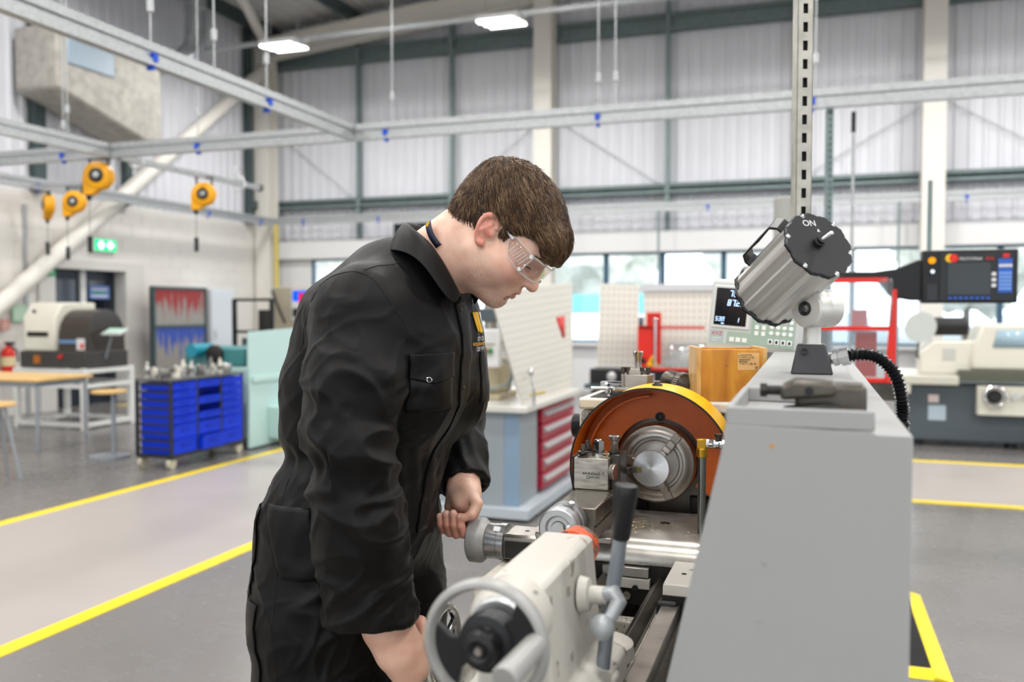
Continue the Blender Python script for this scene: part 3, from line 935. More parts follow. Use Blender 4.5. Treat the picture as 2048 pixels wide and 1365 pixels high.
cs = lp(MB().box(-0.515, -0.36, 1.655, 1.80, 0.994, 1.006), 'cross_slide', m_steel, bev=0.002)
sb = lp(MB().prism([(1.66, 0.995), (1.742, 0.995), (1.742, 0.943), (1.66, 0.943)], 'X', -0.588, -0.50), 'screw_bracket', m_steel, bev=0.006)
lp(MB().box(-0.58, -0.505, 1.656, 1.661, 0.948, 0.982), 'bracket_recess', m_iron, sb)
lp(MB().lathe((-0.545, 1.70, 0.995), (0, 0, 1), [(0, 0.005), (0.0006, 0.005), (0.0003, 0.003)], 14), 'oiler', m_iron, sb)
xw = lp(MB().lathe((-0.668, 1.70, 0.968), (1, 0, 0), [(0, 0.030), (0.0, 0.043), (0.003, 0.047), (0.024, 0.047), (0.027, 0.046), (0.038, 0.036), (0.038, 0.03)], 56), 'cross_slide_handwheel', m_greyw)
xd = lp(MB().lathe((-0.630, 1.70, 0.968), (1, 0, 0), [(0, 0.034), (0.002, 0.0365), (0.010, 0.0365), (0.0105, 0.0355), (0.016, 0.0355), (0.0165, 0.0365), (0.026, 0.0365), (0.028, 0.038), (0.042, 0.038), (0.043, 0.034)], 56), 'cross_slide_dial', m_alu_b)
lp(MB().cbox((-0.604, 1.678, 0.999), (0.014, 0.012, 0.003), rx=0.62), 'dial_index', m_white, xd)
lp(MB().lathe((-0.666, 1.682, 1.009), (-1, 0, 0), [(0, 0.0085), (0.004, 0.0075), (0.02, 0.007), (0.035, 0.009), (0.055, 0.010), (0.066, 0.007)], 16), 'crank_handle', m_chrome, xw)

lp(MB().cyl((-0.412, 1.74, 1.0), (-0.412, 1.74, 1.014), 0.066, n=48), 'swivel_base', m_steel)
co = lp(MB().prism([(-0.456, 1.078), (-0.376, 1.078), (-0.374, 1.076), (-0.374, 1.046), (-0.377, 1.044), (-0.377, 1.0135), (-0.456, 1.0135)], 'Y', 1.585, 1.885), 'compound_slide', mat('compound_steel', '#7e776d', 0.3, metal=0.85, var=0.2, vscale=30, rvar=0.1), bev=0.0015)
lp(MB().box(-0.3775, -0.3735, 1.586, 1.884, 1.0425, 1.045), 'slide_gap', m_iron, co)
cw = lp(MB().lathe((-0.428, 1.515, 1.053), (0, 1, 0), [(0.008, 0.0), (0.008, 0.013), (0.004, 0.0135), (0.004, 0.02), (0.0, 0.024), (0.0, 0.034), (0.002, 0.0365), (0.018, 0.0375), (0.020, 0.036)], 56), 'compound_handwheel', m_alu)
lp(MB().lathe((-0.428, 1.512, 1.053), (0, 1, 0), [(0, 0.0), (0.0, 0.0115), (0.01, 0.0125)], 32), 'wheel_centre', m_alu, cw)
lp(MB().lathe((-0.428, 1.535, 1.053), (0, 1, 0), [(0, 0.034), (0.001, 0.0375), (0.014, 0.038), (0.015, 0.036), (0.02, 0.036), (0.021, 0.0385), (0.044, 0.0385), (0.05, 0.034)], 56), 'compound_dial', m_alu_b, cw)
lp(MB().lathe((-0.408, 1.515, 1.056), (0.25, -1, 0.3), [(0, 0.006), (0.004, 0.0055), (0.016, 0.0058), (0.021, 0.004), (0.022, 0.001)], 14), 'small_crank', m_alu, cw)
lp(MB().lathe((-0.412, 1.552, 1.092), (0.15, -0.3, 1), [(0, 0.006), (0.003, 0.006), (0.002, 0.003)], 14), 'dial_lock_screw', m_alu, cw)
for p in ((-0.448, 1.60), (-0.440, 1.605)):
    lp(MB().lathe((p[0], p[1], 1.078), (0, 0, 1), [(0, 0.0032), (0.0004, 0.003)], 10), 'gib_screw', m_iron, co)

# four-way tool post
m_tp = mat('worn_tool_post', '#b5aea4', 0.32, metal=0.8, var=0.28, vscale=35, stretch=(1, 1, 4), rvar=0.1)
tp = lp(MB().box(-0.461, -0.388, 1.752, 1.835, 1.0785, 1.1435), 'tool_post', m_tp, bev=0.0015)
lp(MB().box(-0.4635, -0.461, 1.75, 1.835, 1.076, 1.146), 'side_plate', m_iron, tp)
lp(MB().box(-0.3875, -0.368, 1.775, 1.84, 1.0785, 1.150), 'tool_holder', m_steel_d, tp, bev=0.002)
lp(MB().lathe((-0.384, 1.768, 1.115), (1, -0.25, 0), [(0, 0.017), (0.008, 0.017), (0.01, 0.015)], 32), 'clamp_disc', m_steel, tp)
lp(MB().box(-0.372, -0.347, 1.853, 1.862, 1.099, 1.113).box(-0.372, -0.36, 1.835, 1.862, 1.099, 1.113), 'cutting_tool', m_steel_d, tp, bev=0.001)
lp(MB().prism([(1.852, 1.1005), (1.864, 1.1005), (1.864, 1.1125), (1.852, 1.1125)], 'X', -0.348, -0.3385), 'tool_insert', mat('carbide', '#6f6a3e', 0.35, metal=0.5), tp)
def hexnut(x, y, z, r, h):
    mb = MB()
    mb.lathe((x, y, z), (0, 0, 1), [(0, r * 1.28), (h * 0.18, r * 1.28), (h * 0.2, r * 1.1)], 24)
    mb.lathe((x, y, z + h * 0.2), (0, 0, 1), [(0, r), (h * 0.6, r), (h * 0.68, r * 0.86)], 6)
    mb.lathe((x, y, z + h * 0.86), (0, 0, 1), [(0, r * 0.7), (h * 0.1, r * 0.66), (h * 0.14, r * 0.4)], 20)
    return mb
lp(hexnut(-0.417, 1.79, 1.1435, 0.0125, 0.036), 'clamping_nut', m_chrome, tp)
for x, y in ((-0.444, 1.765), (-0.384, 1.79), (-0.449, 1.825)):
    s = MB()
    s.lathe((x, y, 1.1435), (0, 0, 1), [(0, 0.011), (0.003, 0.012), (0.006, 0.008), (0.008, 0.0115), (0.012, 0.0115), (0.013, 0.006), (0.017, 0.0055)], 20)
    s.lathe((x, y, 1.158), (0, 0, 1), [(0, 0.0058), (0.011, 0.0058), (0.012, 0.004)], 4)
    lp(s, 'holding_screw', m_steel_d, tp)
lp(MB().lathe((-0.392, 1.832, 1.1435), (0, 0, 1), [(0, 0.008), (0.028, 0.008), (0.03, 0.0125), (0.037, 0.013), (0.039, 0.011)], 24), 'locating_knob', m_steel, tp)
RT = basis((1, 0, 0), (0, 0, 1))
m_ink = mat('etched_marks', '#2b2724', 0.6)
text_part('engraved_number', '4414-62x63', 0.0088, m_ink, tp, (-0.4235, 1.7515, 1.1115), RT, 0.0003, sx=0.9)
lp(MB().ring((-0.4300, 1.7517, 1.1042), (0, 1, 0), 0.0030, 0.00055, 20, 6), 'engraved_emblem', m_ink, tp)
text_part('engraved_brand', 'HERCULES', 0.0046, m_ink, tp, (-0.4170, 1.7515, 1.1045), RT, 0.0003)
text_part('engraved_mark', '4J', 0.0070, m_ink, tp, (-0.3985, 1.7515, 1.1135), RT, 0.0002)

# --- tailstock
m_ts = m_stain
ts = lp(MB().prism([(AX - 0.037, 1.128), (AX + 0.03, 1.128), (AX + 0.036, 1.122), (AX + 0.044, 1.04), (AX + 0.048, 0.985), (AX + 0.085, 0.972), (AX + 0.088, 0.932), (AX - 0.088, 0.932), (AX - 0.085, 0.972), (AX - 0.05, 0.985), (AX - 0.044, 1.09)], 'Y', 0.968, 1.214), 'tailstock', m_ts, bev=0.006, seg=3)
lp(MB().lathe((AX, 0.97, AZ - 0.012), (0, -1, 0), [(0, 0.047), (0.03, 0.046), (0.034, 0.044), (0.045, 0.040), (0.05, 0.036)], 40), 'rear_boss', m_ts, ts)
lp(MB().lathe((AX, 0.925, AZ - 0.012), (0, -1, 0), [(0, 0.037), (0.012, 0.037), (0.016, 0.034)], 40), 'graduated_collar', m_alu, ts)
lp(MB().lathe((AX + 0.003, 1.214, AZ - 0.006), (0, 1, 0), [(0, 0.034), (0.012, 0.034), (0.02, 0.031), (0.05, 0.030), (0.055, 0.026)], 40), 'quill_sleeve', chipped_paint('orange_marked', '#d9541e', '#55433a', 0.56, 60), ts)
lp(MB().lathe((AX + 0.044, 1.11, 1.075), (1, 0, 0.05), [(0, 0.024), (0.012, 0.021), (0.014, 0.012), (0.036, 0.0115)], 28), 'lock_boss', m_ts, ts)
cl = MB()
cl.tube([(AX + 0.075, 1.11, 1.077), (AX + 0.09, 1.105, 1.082), (AX + 0.097, 1.10, 1.074), (AX + 0.090, 1.09, 1.058), (AX + 0.082, 1.08, 1.048)], [0.0105, 0.0115, 0.0105, 0.0085, 0.0085], 14)
cl.sphere((AX + 0.080, 1.078, 1.046), 0.0165, 20)
lp(cl, 'lock_lever', mat('grey_lever', '#a9adb0', 0.4, metal=0.3), ts)
lp(MB().box(AX - 0.06, AX - 0.045, 1.16, 1.19, 1.02, 1.05), 'oil_cup', m_iron, ts, bev=0.003)
lp(MB().lathe((AX + 0.035, 1.27, 0.932), (0, 0, 1), [(0, 0.05), (0.02, 0.048), (0.024, 0.04)], 36), 'clamp_plate', m_stain, ts)
# tailstock handwheel: satin rim, black dished web with three wide spokes
HY = 0.872
hz = AZ - 0.012
rim = MB()
rim.lathe((AX, HY - 0.011, hz), (0, 1, 0), [(0.004, 0.0605), (0.0, 0.0635), (0.001, 0.0675), (0.006, 0.071), (0.014, 0.071), (0.020, 0.0685), (0.022, 0.064), (0.018, 0.0595), (0.011, 0.0585), (0.004, 0.0605)], 72, cap=False)
tw = lp(rim, 'tailstock_handwheel', m_greyw)
tw_hub = MB().lathe((AX, HY - 0.026, hz), (0, 1, 0), [(0.004, 0.0), (0.004, 0.007), (0.0, 0.012), (0.002, 0.0185), (0.02, 0.022), (0.022, 0.031), (0.034, 0.033), (0.05, 0.030)], 36)
lp(tw_hub, 'wheel_hub', m_black, tw)
lp(MB().lathe((AX, HY - 0.0265, hz), (0, 1, 0), [(0, 0.0), (0.0, 0.0042), (0.006, 0.0048)], 16), 'hub_screw', m_steel, tw)
for k in range(2):
    a = math.radians(200 + 180 * k)
    da, db = math.radians(36), math.radians(26)
    def pp(r, an, y):
        return (AX + r * math.cos(an), y, hz + r * math.sin(an))
    w = MB()
    ring0 = [pp(0.022, a - 0.55, HY - 0.002), pp(0.022, a + 0.55, HY - 0.002)]
    n = 6
    outer = [pp(0.0605, a - da + 2 * da * i / n, HY - 0.002) for i in range(n + 1)]
    mid = [pp(0.042, a + db, HY - 0.002)], [pp(0.042, a - db, HY - 0.002)]
    poly = [ring0[0], mid[1][0]] + outer + [mid[0][0], ring0[1]]
    back = [(p[0], p[1] + 0.010, p[2]) for p in poly]
    N = len(poly)
    w.add(poly + back, [tuple(range(N)), tuple(range(2 * N - 1, N - 1, -1))] + [(i, N + i, N + (i + 1) % N, (i + 1) % N) for i in range(N)])
    lp(w, 'wheel_spoke', m_black, tw, bev=0.002)
hx, hzz = AX + 0.059, hz + 0.010
lp(MB().lathe((hx, HY - 0.008, hzz), (-0.12, -1, -0.12), [(0, 0.0115), (0.006, 0.0125), (0.06, 0.014), (0.075, 0.0145), (0.078, 0.0125)], 28), 'wheel_grip', m_greyw, tw)

# long clamp lever beside the tailstock
lv = MB().tube([(-0.257, 1.125, 0.955), (-0.246, 1.12, 1.06), (-0.235, 1.115, 1.115), (-0.229, 1.112, 1.16)], [0.0095, 0.0095, 0.0098, 0.0088], 18)
lvo = lp(lv, 'clamp_lever', mat('lever_rod', '#8b929a', 0.35, metal=0.5))
lp(MB().lathe((-0.2295, 1.112, 1.152), (0.1, -0.02, 1), [(0, 0.0105), (0.002, 0.0118), (0.06, 0.0165), (0.068, 0.0165), (0.072, 0.0145), (0.073, 0.008)], 32), 'lever_grip', m_black, lvo)
lp(MB().cbox((-0.258, 1.125, 0.952), (0.045, 0.04, 0.03)), 'lever_boss', m_stain, lvo, bev=0.005)

# --- coolant pipe with brass elbow and valve
cp = lp(MB().cyl((-0.2045, 1.80, 0.93), (-0.2045, 1.80, 1.158), 0.0082, n=24), 'coolant_pipe', mat('zinc_pipe', '#8d918c', 0.22, metal=0.95))
el = MB().lathe((-0.2045, 1.80, 1.150), (0, 0, 1), [(0, 0.0095), (0.0, 0.0115), (0.018, 0.0115), (0.02, 0.0095)], 20)
el.box(-0.2145, -0.196, 1.791, 1.809, 1.168, 1.188)
lp(el, 'brass_elbow', m_brass, cp, bev=0.002)
lp(MB().cyl((-0.197, 1.80, 1.179), (-0.190, 1.80, 1.179), 0.0085, n=20), 'seal_tape', m_white, cp)
vv = MB().lathe((-0.191, 1.80, 1.178), (1, 0, 0), [(0, 0.009), (0.008, 0.010), (0.01, 0.0085), (0.02, 0.0085), (0.022, 0.010), (0.04, 0.010), (0.06, 0.008)], 16)
vo = lp(vv, 'ball_valve', m_chrome, cp)
lp(MB().lathe((-0.172, 1.80, 1.186), (0, 0, 1), [(0, 0.006), (0.008, 0.006), (0.009, 0.0085), (0.013, 0.0085)], 12), 'valve_stem', m_steel_d, vo)

# --- splash guard behind the bed
sg_prof = [(-0.088, 1.322), (0.067, 1.319), (0.067, 1.317), (0.104, 1.317), (0.104, 0.70), (-0.205, 0.70), (-0.205, 0.78), (-0.093, 1.288)]
sg = lp(MB().prism(sg_prof, 'Y', 1.0, 2.35), 'splash_guard', m_lgrey, bev=0.003)
lp(MB().box(-0.087, 0.066, 1.27, 2.35, 1.3205, 1.342), 'guard_top_cover', m_lgrey, sg, bev=0.003)
lp(MB().box(-0.088, 0.067, 1.0, 1.008, 1.3205, 1.342), 'tray_front_lip', m_lgrey, sg, bev=0.002)
lp(MB().box(-0.088, -0.080, 1.008, 1.27, 1.3205, 1.342), 'tray_side_lip', m_lgrey, sg, bev=0.002)
for p in ((-0.045, 1.17), (-0.05, 1.105)):
    lp(MB().lathe((p[0], 1.0, p[1]), (0, -1, 0), [(0, 0.0025), (0.0008, 0.0022)], 12), 'rivet', m_lgrey, sg)
lp(MB().lathe((-0.038, 1.0, 1.300), (0, -1, 0), [(0, 0.003), (0.0005, 0.0028)], 12), 'rust_spot', mat('rust', '#b98a58', 0.7), sg)

# swarf heaps
def swarf(name, cx, cy, cz, sx, sy, n, seed):
    rng = random.Random(seed)
    mb = MB()
    for i in range(n):
        x, y = cx + rng.gauss(0, sx), cy + rng.gauss(0, sy)
        h = 0.010 * math.exp(-((x - cx) / sx) ** 2 - ((y - cy) / sy) ** 2) * rng.random()
        L = rng.uniform(0.0008, 0.003)
        a, b = rng.uniform(0, 2 * PI), rng.uniform(-0.6, 0.6)
        dx, dy, dz = math.cos(a) * L, math.sin(a) * L, math.sin(b) * L
        z = cz + h + 0.0006
        w = L * 0.35
        mb.add([(x - dx, y - dy, z), (x + dx, y + dy, z + abs(dz)), (x + dy * 0.4, y - dx * 0.4, z + w)], [(0, 1, 2)])
    return mb
m_swarf = mat('brass_swarf', '#e4d3a2', 0.25, metal=0.6, var=0.3, vscale=900)
for nm, a in (('swarf', (-0.352, 1.775, 1.0065, 0.016, 0.028, 700, 3)), ('swarf', (-0.335, 1.80, 0.995, 0.03, 0.03, 420, 4)), ('swarf', (-0.27, 1.82, 0.995, 0.04, 0.03, 160, 5)),
              ('swarf', (-0.372, 1.79, 1.0785, 0.006, 0.03, 160, 6)), ('swarf', (-0.40, 1.79, 1.1437, 0.012, 0.016, 160, 7))):
    o = swarf(nm, *a).build(nm, m_swarf, lathe, smooth=False)
    o['kind'] = 'stuff'

# ---------------------------------------------------------------- workpiece in the chuck
m_work = mat('turned_aluminium', '#e2e3e5', 0.3, metal=1.0, aniso=0.8)
radial_tangent(m_work)
wk = MB().lathe((0, 0, 0), (0, 1, 0), [(0, 0.0), (0.0, 0.0395), (0.0012, 0.0405), (0.085, 0.0405)], 72)
wo = wk.build('workpiece', m_work, ang=30)
wo.location = (AX, 1.9, AZ)
tag(wo, 'round bright aluminium bar with a faced end, gripped in the lathe chuck', 'workpiece')

# ================================================================ THINGS ON THE LATHE
# --- machine lamp on the splash guard
m_fin = mat('lamp_aluminium', '#d6d4ce', 0.42, metal=0.65)
lam = thing('machine_lamp', 'silver ribbed machine lamp with black end cap on the grey splash guard', 'lamp', (0.004, 1.57, 1.342))
bs = MB()
bs.add([(-0.030, 1.535, 1.342), (0.038, 1.535, 1.342), (0.038, 1.605, 1.342), (-0.030, 1.605, 1.342),
        (-0.020, 1.545, 1.392), (0.026, 1.545, 1.392), (0.026, 1.595, 1.392), (-0.020, 1.595, 1.392)],
       [(3, 2, 1, 0), (4, 5, 6, 7), (0, 1, 5, 4), (1, 2, 6, 5), (2, 3, 7, 6), (3, 0, 4, 7)])
bs.build('base', mat('anthracite', '#3a3a3c', 0.4), lam, bev=0.003)
MB().lathe((-0.008, 1.54, 1.380), (0, -1, 0.2), [(0, 0.0055), (0.003, 0.0055), (0.002, 0.003)], 14).build('base_screw', m_black, lam)
MB().lathe((0.004, 1.57, 1.391), (0, 0, 1), [(0, 0.018), (0.002, 0.0145), (0.004, 0.0145), (0.036, 0.0145), (0.04, 0.016)], 28).build('post', m_fin, lam)
kd = Vector((-0.62, -0.75, 0)).normalized()
kc = Vector((0.012, 1.57, 1.452))
MB().lathe(kc - kd * 0.030, kd, [(0, 0.030), (0.002, 0.0325), (0.029, 0.0325), (0.030, 0.0318), (0.031, 0.0325), (0.056, 0.0325), (0.060, 0.029), (0.061, 0.013)], 40).build('knuckle', m_fin, lam)
MB().lathe(kc + kd * 0.028, kd, [(0, 0.012), (0.006, 0.012), (0.007, 0.010), (0.003, 0.006)], 20).build('knuckle_bolt', m_black, lam)
axd = Vector((0.517, -0.711, 0.47)).normalized()
cap_c = Vector((0.010, 1.510, 1.553))
front_c = cap_c - axd * 0.158
MB().tube([kc + Vector((-0.004, 0, 0.02)), kc + Vector((-0.009, -0.005, 0.042)), kc + Vector((-0.018, -0.012, 0.062))], [0.0175, 0.0165, 0.0165], 20).build('neck', m_fin, lam)
# ribbed body: 12 concave flats meeting in ridges
d_, u_, w_ = MB().frame_basis(axd)
def ribbed(r, ridge, n=12, sub=6):
    out = []
    for i in range(n):
        a0 = 2 * PI * i / n
        for k in range(sub):
            t = k / sub
            a = a0 + 2 * PI / n * t
            if k == 0:
                rr = r + ridge
            elif k in (1, sub - 1):
                rr = r + ridge * 0.9
            else:
                rr = r - 0.0005
            out.append((a, rr))
    return out
rb = ribbed(0.056, 0.004)
body = MB()
N = len(rb)
vs = []
for t in (0.0, 0.158):
    for a, r in rb:
        vs.append(front_c + d_ * t + (u_ * math.cos(a) + w_ * math.sin(a)) * r)
body.add(vs, [(i, (i + 1) % N, N + (i + 1) % N, N + i) for i in range(N)] + [tuple(range(N - 1, -1, -1)), tuple(range(N, 2 * N))])
body.build('ribbed_body', m_fin, lam, ang=18)
def scalloped_disc(c, r, th, name):
    mb = MB()
    pts = []
    for i in range(72):
        a = 2 * PI * i / 72
        pts.append((a, r + 0.0022 * (math.cos(12 * a) ** 3)))
    vs = [c + d_ * t + (u_ * math.cos(a) + w_ * math.sin(a)) * q * s for t, s in ((0, 1), (th * 0.7, 1), (th, 0.96)) for a, q in pts]
    fs = [(k * 72 + i, k * 72 + (i + 1) % 72, (k + 1) * 72 + (i + 1) % 72, (k + 1) * 72 + i) for k in range(2) for i in range(72)]
    fs += [tuple(range(71, -1, -1)), tuple(144 + i for i in range(72))]
    return mb.add(vs, fs)
m_cap = mat('lamp_cap_black', '#1d1d1f', 0.35)
capo = scalloped_disc(cap_c, 0.0605, 0.006, 'c').build('rear_cap', m_cap, lam)
scalloped_disc(front_c - d_ * 0.006, 0.0615, 0.006, 'f').build('front_bezel', m_cap, lam)
MB().lathe(front_c - d_ * 0.008, d_, [(0, 0.050), (0.003, 0.052)], 32).build('lens', clear('lamp_lens', '#f4f6f8', 0.2), lam)
for k in range(6):
    a = 2 * PI * (k + 0.5) / 6 + 0.26
    MB().lathe(cap_c + (u_ * math.cos(a) + w_ * math.sin(a)) * 0.0565 + d_ * 0.005, d_, [(0, 0.0045), (0.0015, 0.0045), (0.003, 0.002)], 12).build('cap_screw', m_chrome, capo)
sw_c = cap_c + d_ * 0.006 + Vector((0.0, -0.003, 0.004))
MB().lathe(sw_c, d_, [(0, 0.010), (0.003, 0.010), (0.004, 0.0075), (0.009, 0.0075)], 16).build('switch_collar', m_black, capo)
sdir = (d_ * 0.6 + Vector((0.65, 0.25, 0.35))).normalized()
MB().lathe(sw_c + d_ * 0.007, sdir, [(0, 0.0025), (0.018, 0.0042), (0.021, 0.002)], 12).build('toggle', m_chrome, capo)
up_in = (Vector((0, 0, 1)) - d_ * d_.z).normalized()
rt_in = up_in.cross(d_)
text_part('on_mark', 'ON', 0.016, m_white, capo, cap_c + d_ * 0.0062 + up_in * 0.040 - rt_in * 0.006, Matrix((rt_in, up_in, d_)).transposed(), 0.0003)
MB().add([cap_c + d_ * 0.0064 + up_in * z + rt_in * x for x, z in ((0.004, 0.024), (0.010, 0.024), (0.007, 0.030))], [(0, 1, 2)]).build('on_arrow', m_white, capo, solid=0.0003)
# carrying handle on the upper flank
side = (Vector((-0.947, -0.322, 0)) * 0.75 + Vector((0, 0, 1)) * 0.75)
side = (side - d_ * side.dot(d_)).normalized()
H = lambda t, h: front_c + d_ * t + side * h
hp = [H(0.038, 0.050), H(0.038, 0.068), H(0.048, 0.079), H(0.095, 0.079), H(0.138, 0.079), H(0.148, 0.068), H(0.148, 0.050)]
wd = d_.cross(side).normalized()
hb = MB()
vs, fs = [], []
for i, p in enumerate(hp):
    q = Vector(p)
    ctr = H(0.103, 0.05)
    inn = (ctr - q).normalized() * 0.005
    for s in (-1, 1):
        vs += [q + wd * s * 0.014, q + inn + wd * s * 0.014]
for i in range(len(hp) - 1):
    a, b = i * 4, i * 4 + 4
    for k, k2 in ((0, 2), (2, 3), (3, 1), (1, 0)):
        fs.append((a + k, a + k2, b + k2, b + k))
hb.add(vs, fs)
hb.build('handle', m_cap, lam, bev=0.001)
# cable gland and spiral conduit
gd = Vector((0.95, -0.15, 0.22)).normalized()
g0 = Vector((0.030, 1.56, 1.366))
MB().lathe(g0, gd, [(0, 0.009), (0.008, 0.009), (0.0085, 0.0125), (0.016, 0.0125), (0.0165, 0.011), (0.02, 0.011), (0.0205, 0.0145), (0.034, 0.0145), (0.036, 0.011)], 8).build('cable_gland', m_chrome, lam)
hose = [g0 + gd * 0.034, Vector((0.078, 1.552, 1.376)), Vector((0.100, 1.55, 1.374)), Vector((0.121, 1.548, 1.360)), Vector((0.136, 1.546, 1.335)), Vector((0.143, 1.545, 1.30)), Vector((0.145, 1.545, 1.26)), Vector((0.146, 1.545, 1.15)), Vector((0.146, 1.545, 0.9)), Vector((0.14, 1.56, 0.62))]
# resample, ribs as radius ripple
def resample(pts, step):
    out = []
    P = [Vector(p) for p in pts]
    def cr(p0, p1, p2, p3, t):
        return 0.5 * ((2 * p1) + (p2 - p0) * t + (2 * p0 - 5 * p1 + 4 * p2 - p3) * t * t + (3 * p1 - p0 - 3 * p2 + p3) * t ** 3)
    for i in range(len(P) - 1):
        p0, p1, p2, p3 = P[max(i - 1, 0)], P[i], P[i + 1], P[min(i + 2, len(P) - 1)]
        n = max(2, int((p2 - p1).length / step))
        for k in range(n):
            out.append(cr(p0, p1, p2, p3, k / n))
    out.append(P[-1])
    return out
hpt = resample(hose, 0.0016)
MB().tube(hpt, [0.0098 + 0.0022 * math.cos(2 * PI * i / 4) for i in range(len(hpt))], 14).build('spiral_conduit', mat('conduit_black', '#17181a', 0.22), lam)

# --- iron clamp lying in the tray
ck = thing('iron_clamp', 'oily cast iron tool clamp lying in the tray of the splash guard', 'clamp', (0.01, 1.12, 1.322))
k1 = MB().box(-0.016, 0.064, 1.085, 1.15, 1.324, 1.362)
k1.build('jaw_block', m_steel_d, ck, bev=0.006, seg=3)
k2 = MB().prism([(-0.03, 1.326), (0.035, 1.326), (0.035, 1.338), (0.02, 1.342), (-0.03, 1.336)], 'Y', 1.06, 1.088)
k2.build('foot', m_iron, ck, bev=0.004)
MB().prism([(-0.032, 1.344), (0.03, 1.350), (0.03, 1.366), (-0.015, 1.368), (-0.032, 1.360)], 'Y', 1.065, 1.12).build('upper_jaw', m_steel_d, ck, bev=0.005, seg=3)
MB().cyl((-0.052, 1.10, 1.353), (-0.02, 1.10, 1.353), 0.006, n=16).build('screw', m_iron, ck)
MB().cyl((-0.056, 1.10, 1.353), (-0.048, 1.10, 1.353), 0.009, n=6).build('screw_head', m_iron, ck)
MB().lathe((0.0, 1.064, 1.356), (0, -1, 0), [(0, 0.005), (0.001, 0.005)], 16).build('bolt_hole', m_black, ck)

# --- digital readout
m_drog = mat('readout_grey', '#c4c6c4', 0.4)
m_sage = mat('readout_sage', '#9db0a2', 0.5)
dro = thing('digital_readout', 'grey digital readout box with dark screen showing blue figures', 'readout', (-0.150, 2.40, 1.343), 0.0, absolute=False)
dro.rotation_euler = (math.radians(-4), math.radians(4.5), math.radians(-14))
dro.scale = (1.08, 1.08, 1.0)
# local: x right, y away, z up; front face at y = 0
MB().box(-0.115, 0.115, 0.0, 0.05, 0.0, 0.185).build('case', m_drog, dro, bev=0.014, seg=4)
MB().box(-0.106, -0.006, -0.004, 0.002, 0.052, 0.168).build('screen_bezel', mat('bezel_grey', '#d4d6d3', 0.4), dro, bev=0.004)
scr = MB().box(-0.098, -0.016, -0.0055, -0.003, 0.060, 0.160).build('screen', mat('screen_black', '#1a1b1e', 0.12), dro, bev=0.001)
m_dig = emission('digit_blue', '#b9d8ff', 2.2)
SEG = {'0': 'abcdef', '1': 'bc', '2': 'abged', '3': 'abgcd', '4': 'fgbc', '5': 'afgcd', '6': 'afgedc', '7': 'abc', '8': 'abcdefg', '9': 'abcdfg', 'S': 'afgcd', 'M': 'abcef', '.': '.', 'a': 'abcdeg'}
def seg7(txt, x, z, h):
    mb = MB()
    w = h * 0.48
    t = h * 0.13
    for c in txt:
        if c == ' ':
            x += w * 1.35
            continue
        if c == '.':
            mb.box(x - t * 0.9, x + t * 0.2, -0.0062, -0.0056, z, z + t)
            continue
        for s in SEG[c]:
            x0, x1, z0, z1 = {'a': (0, w, h - t, h), 'd': (0, w, 0, t), 'g': (0, w, h / 2 - t / 2, h / 2 + t / 2), 'b': (w - t, w, h / 2, h),
                              'c': (w - t, w, 0, h / 2), 'f': (0, t, h / 2, h), 'e': (0, t, 0, h / 2)}[s]
            sl = 0.12
            n = len(mb.v)
            mb.box(x + x0, x + x1, -0.0062, -0.0056, z + z0, z + z1)
            mb.v[n:] = [(p[0] + (p[2] - z) * sl, p[1], p[2]) for p in mb.v[n:]]
        x += w * 1.42
    return mb
seg7('76.9a0', -0.064, 0.138, 0.0165).build('reading', m_dig, scr, smooth=False)
seg7('87.235', -0.067, 0.113, 0.0165).build('reading', m_dig, scr, smooth=False)
seg7('S3M', -0.094, 0.070, 0.012).build('reading', m_dig, scr, smooth=False)
seg7('1', -0.040, 0.070, 0.012).build('reading', m_dig, scr, smooth=False)
MB().box(-0.078, -0.071, -0.0062, -0.0056, 0.063, 0.066).build('cursor_mark', m_dig, scr, smooth=False)
fp = MB().box(-0.062, 0.104, -0.001, 0.001, 0.012, 0.045).box(-0.002, 0.104, -0.001, 0.001, 0.045, 0.165).build('key_panel', m_sage, dro, bev=0.0005)
MB().box(-0.105, -0.070, -0.001, 0.001, 0.012, 0.045).build('badge', mat('badge_sage', '#a9b8b5', 0.5), dro)
text_part('logo', 'XYZ', 0.0145, mat('logo_red', '#c8202a', 0.5), dro, (-0.0875, -0.0014, 0.036), RT, 0.0002)
for z, x0, x1 in ((0.0245, -0.0985, -0.0765), (0.0175, -0.0985, -0.086)):
    MB().box(x0, x1, -0.0016, -0.001, z - 0.0018, z + 0.0018).build('logo_line', mat('badge_pale', '#c3cdca', 0.5), dro, smooth=False)
m_key = mat('key_white', '#e8ebe6', 0.45)
for r in range(3):
    for c in range(4):
        MB().lathe((0.048 + c * 0.0155, -0.001, 0.050 + r * 0.0155), (0, -1, 0), [(0, 0.0055), (0.0012, 0.0052)], 16).build('round_key', m_key, dro)
for c in range(4):
    MB().box(0.042 + c * 0.0155, 0.0535 + c * 0.0155, -0.0025, -0.001, 0.020, 0.034).build('square_key', m_key, dro, bev=0.001)
    MB().box(0.045 + c * 0.0155, 0.0505 + c * 0.0155, -0.0029, -0.0025, 0.023, 0.031).build('key_symbol', m_blackm, dro)
for c in range(3):
    MB().box(-0.054 + c * 0.016, -0.042 + c * 0.016, -0.0025, -0.001, 0.018, 0.030).build('square_key', m_key, dro, bev=0.001)
for x, z in ((0.012, 0.040), (0.012, 0.056), (0.029, 0.040), (0.029, 0.056)):
    MB().box(x - 0.005, x + 0.005, -0.0025, -0.001, z, z + 0.012).build('square_key', m_key, dro, bev=0.001)
for c in range(3):
    MB().lathe((0.02 + c * 0.018, -0.001, 0.118), (0, -1, 0), [(0, 0.006), (0.0012, 0.0055)], 16).build('round_key', m_key, dro)
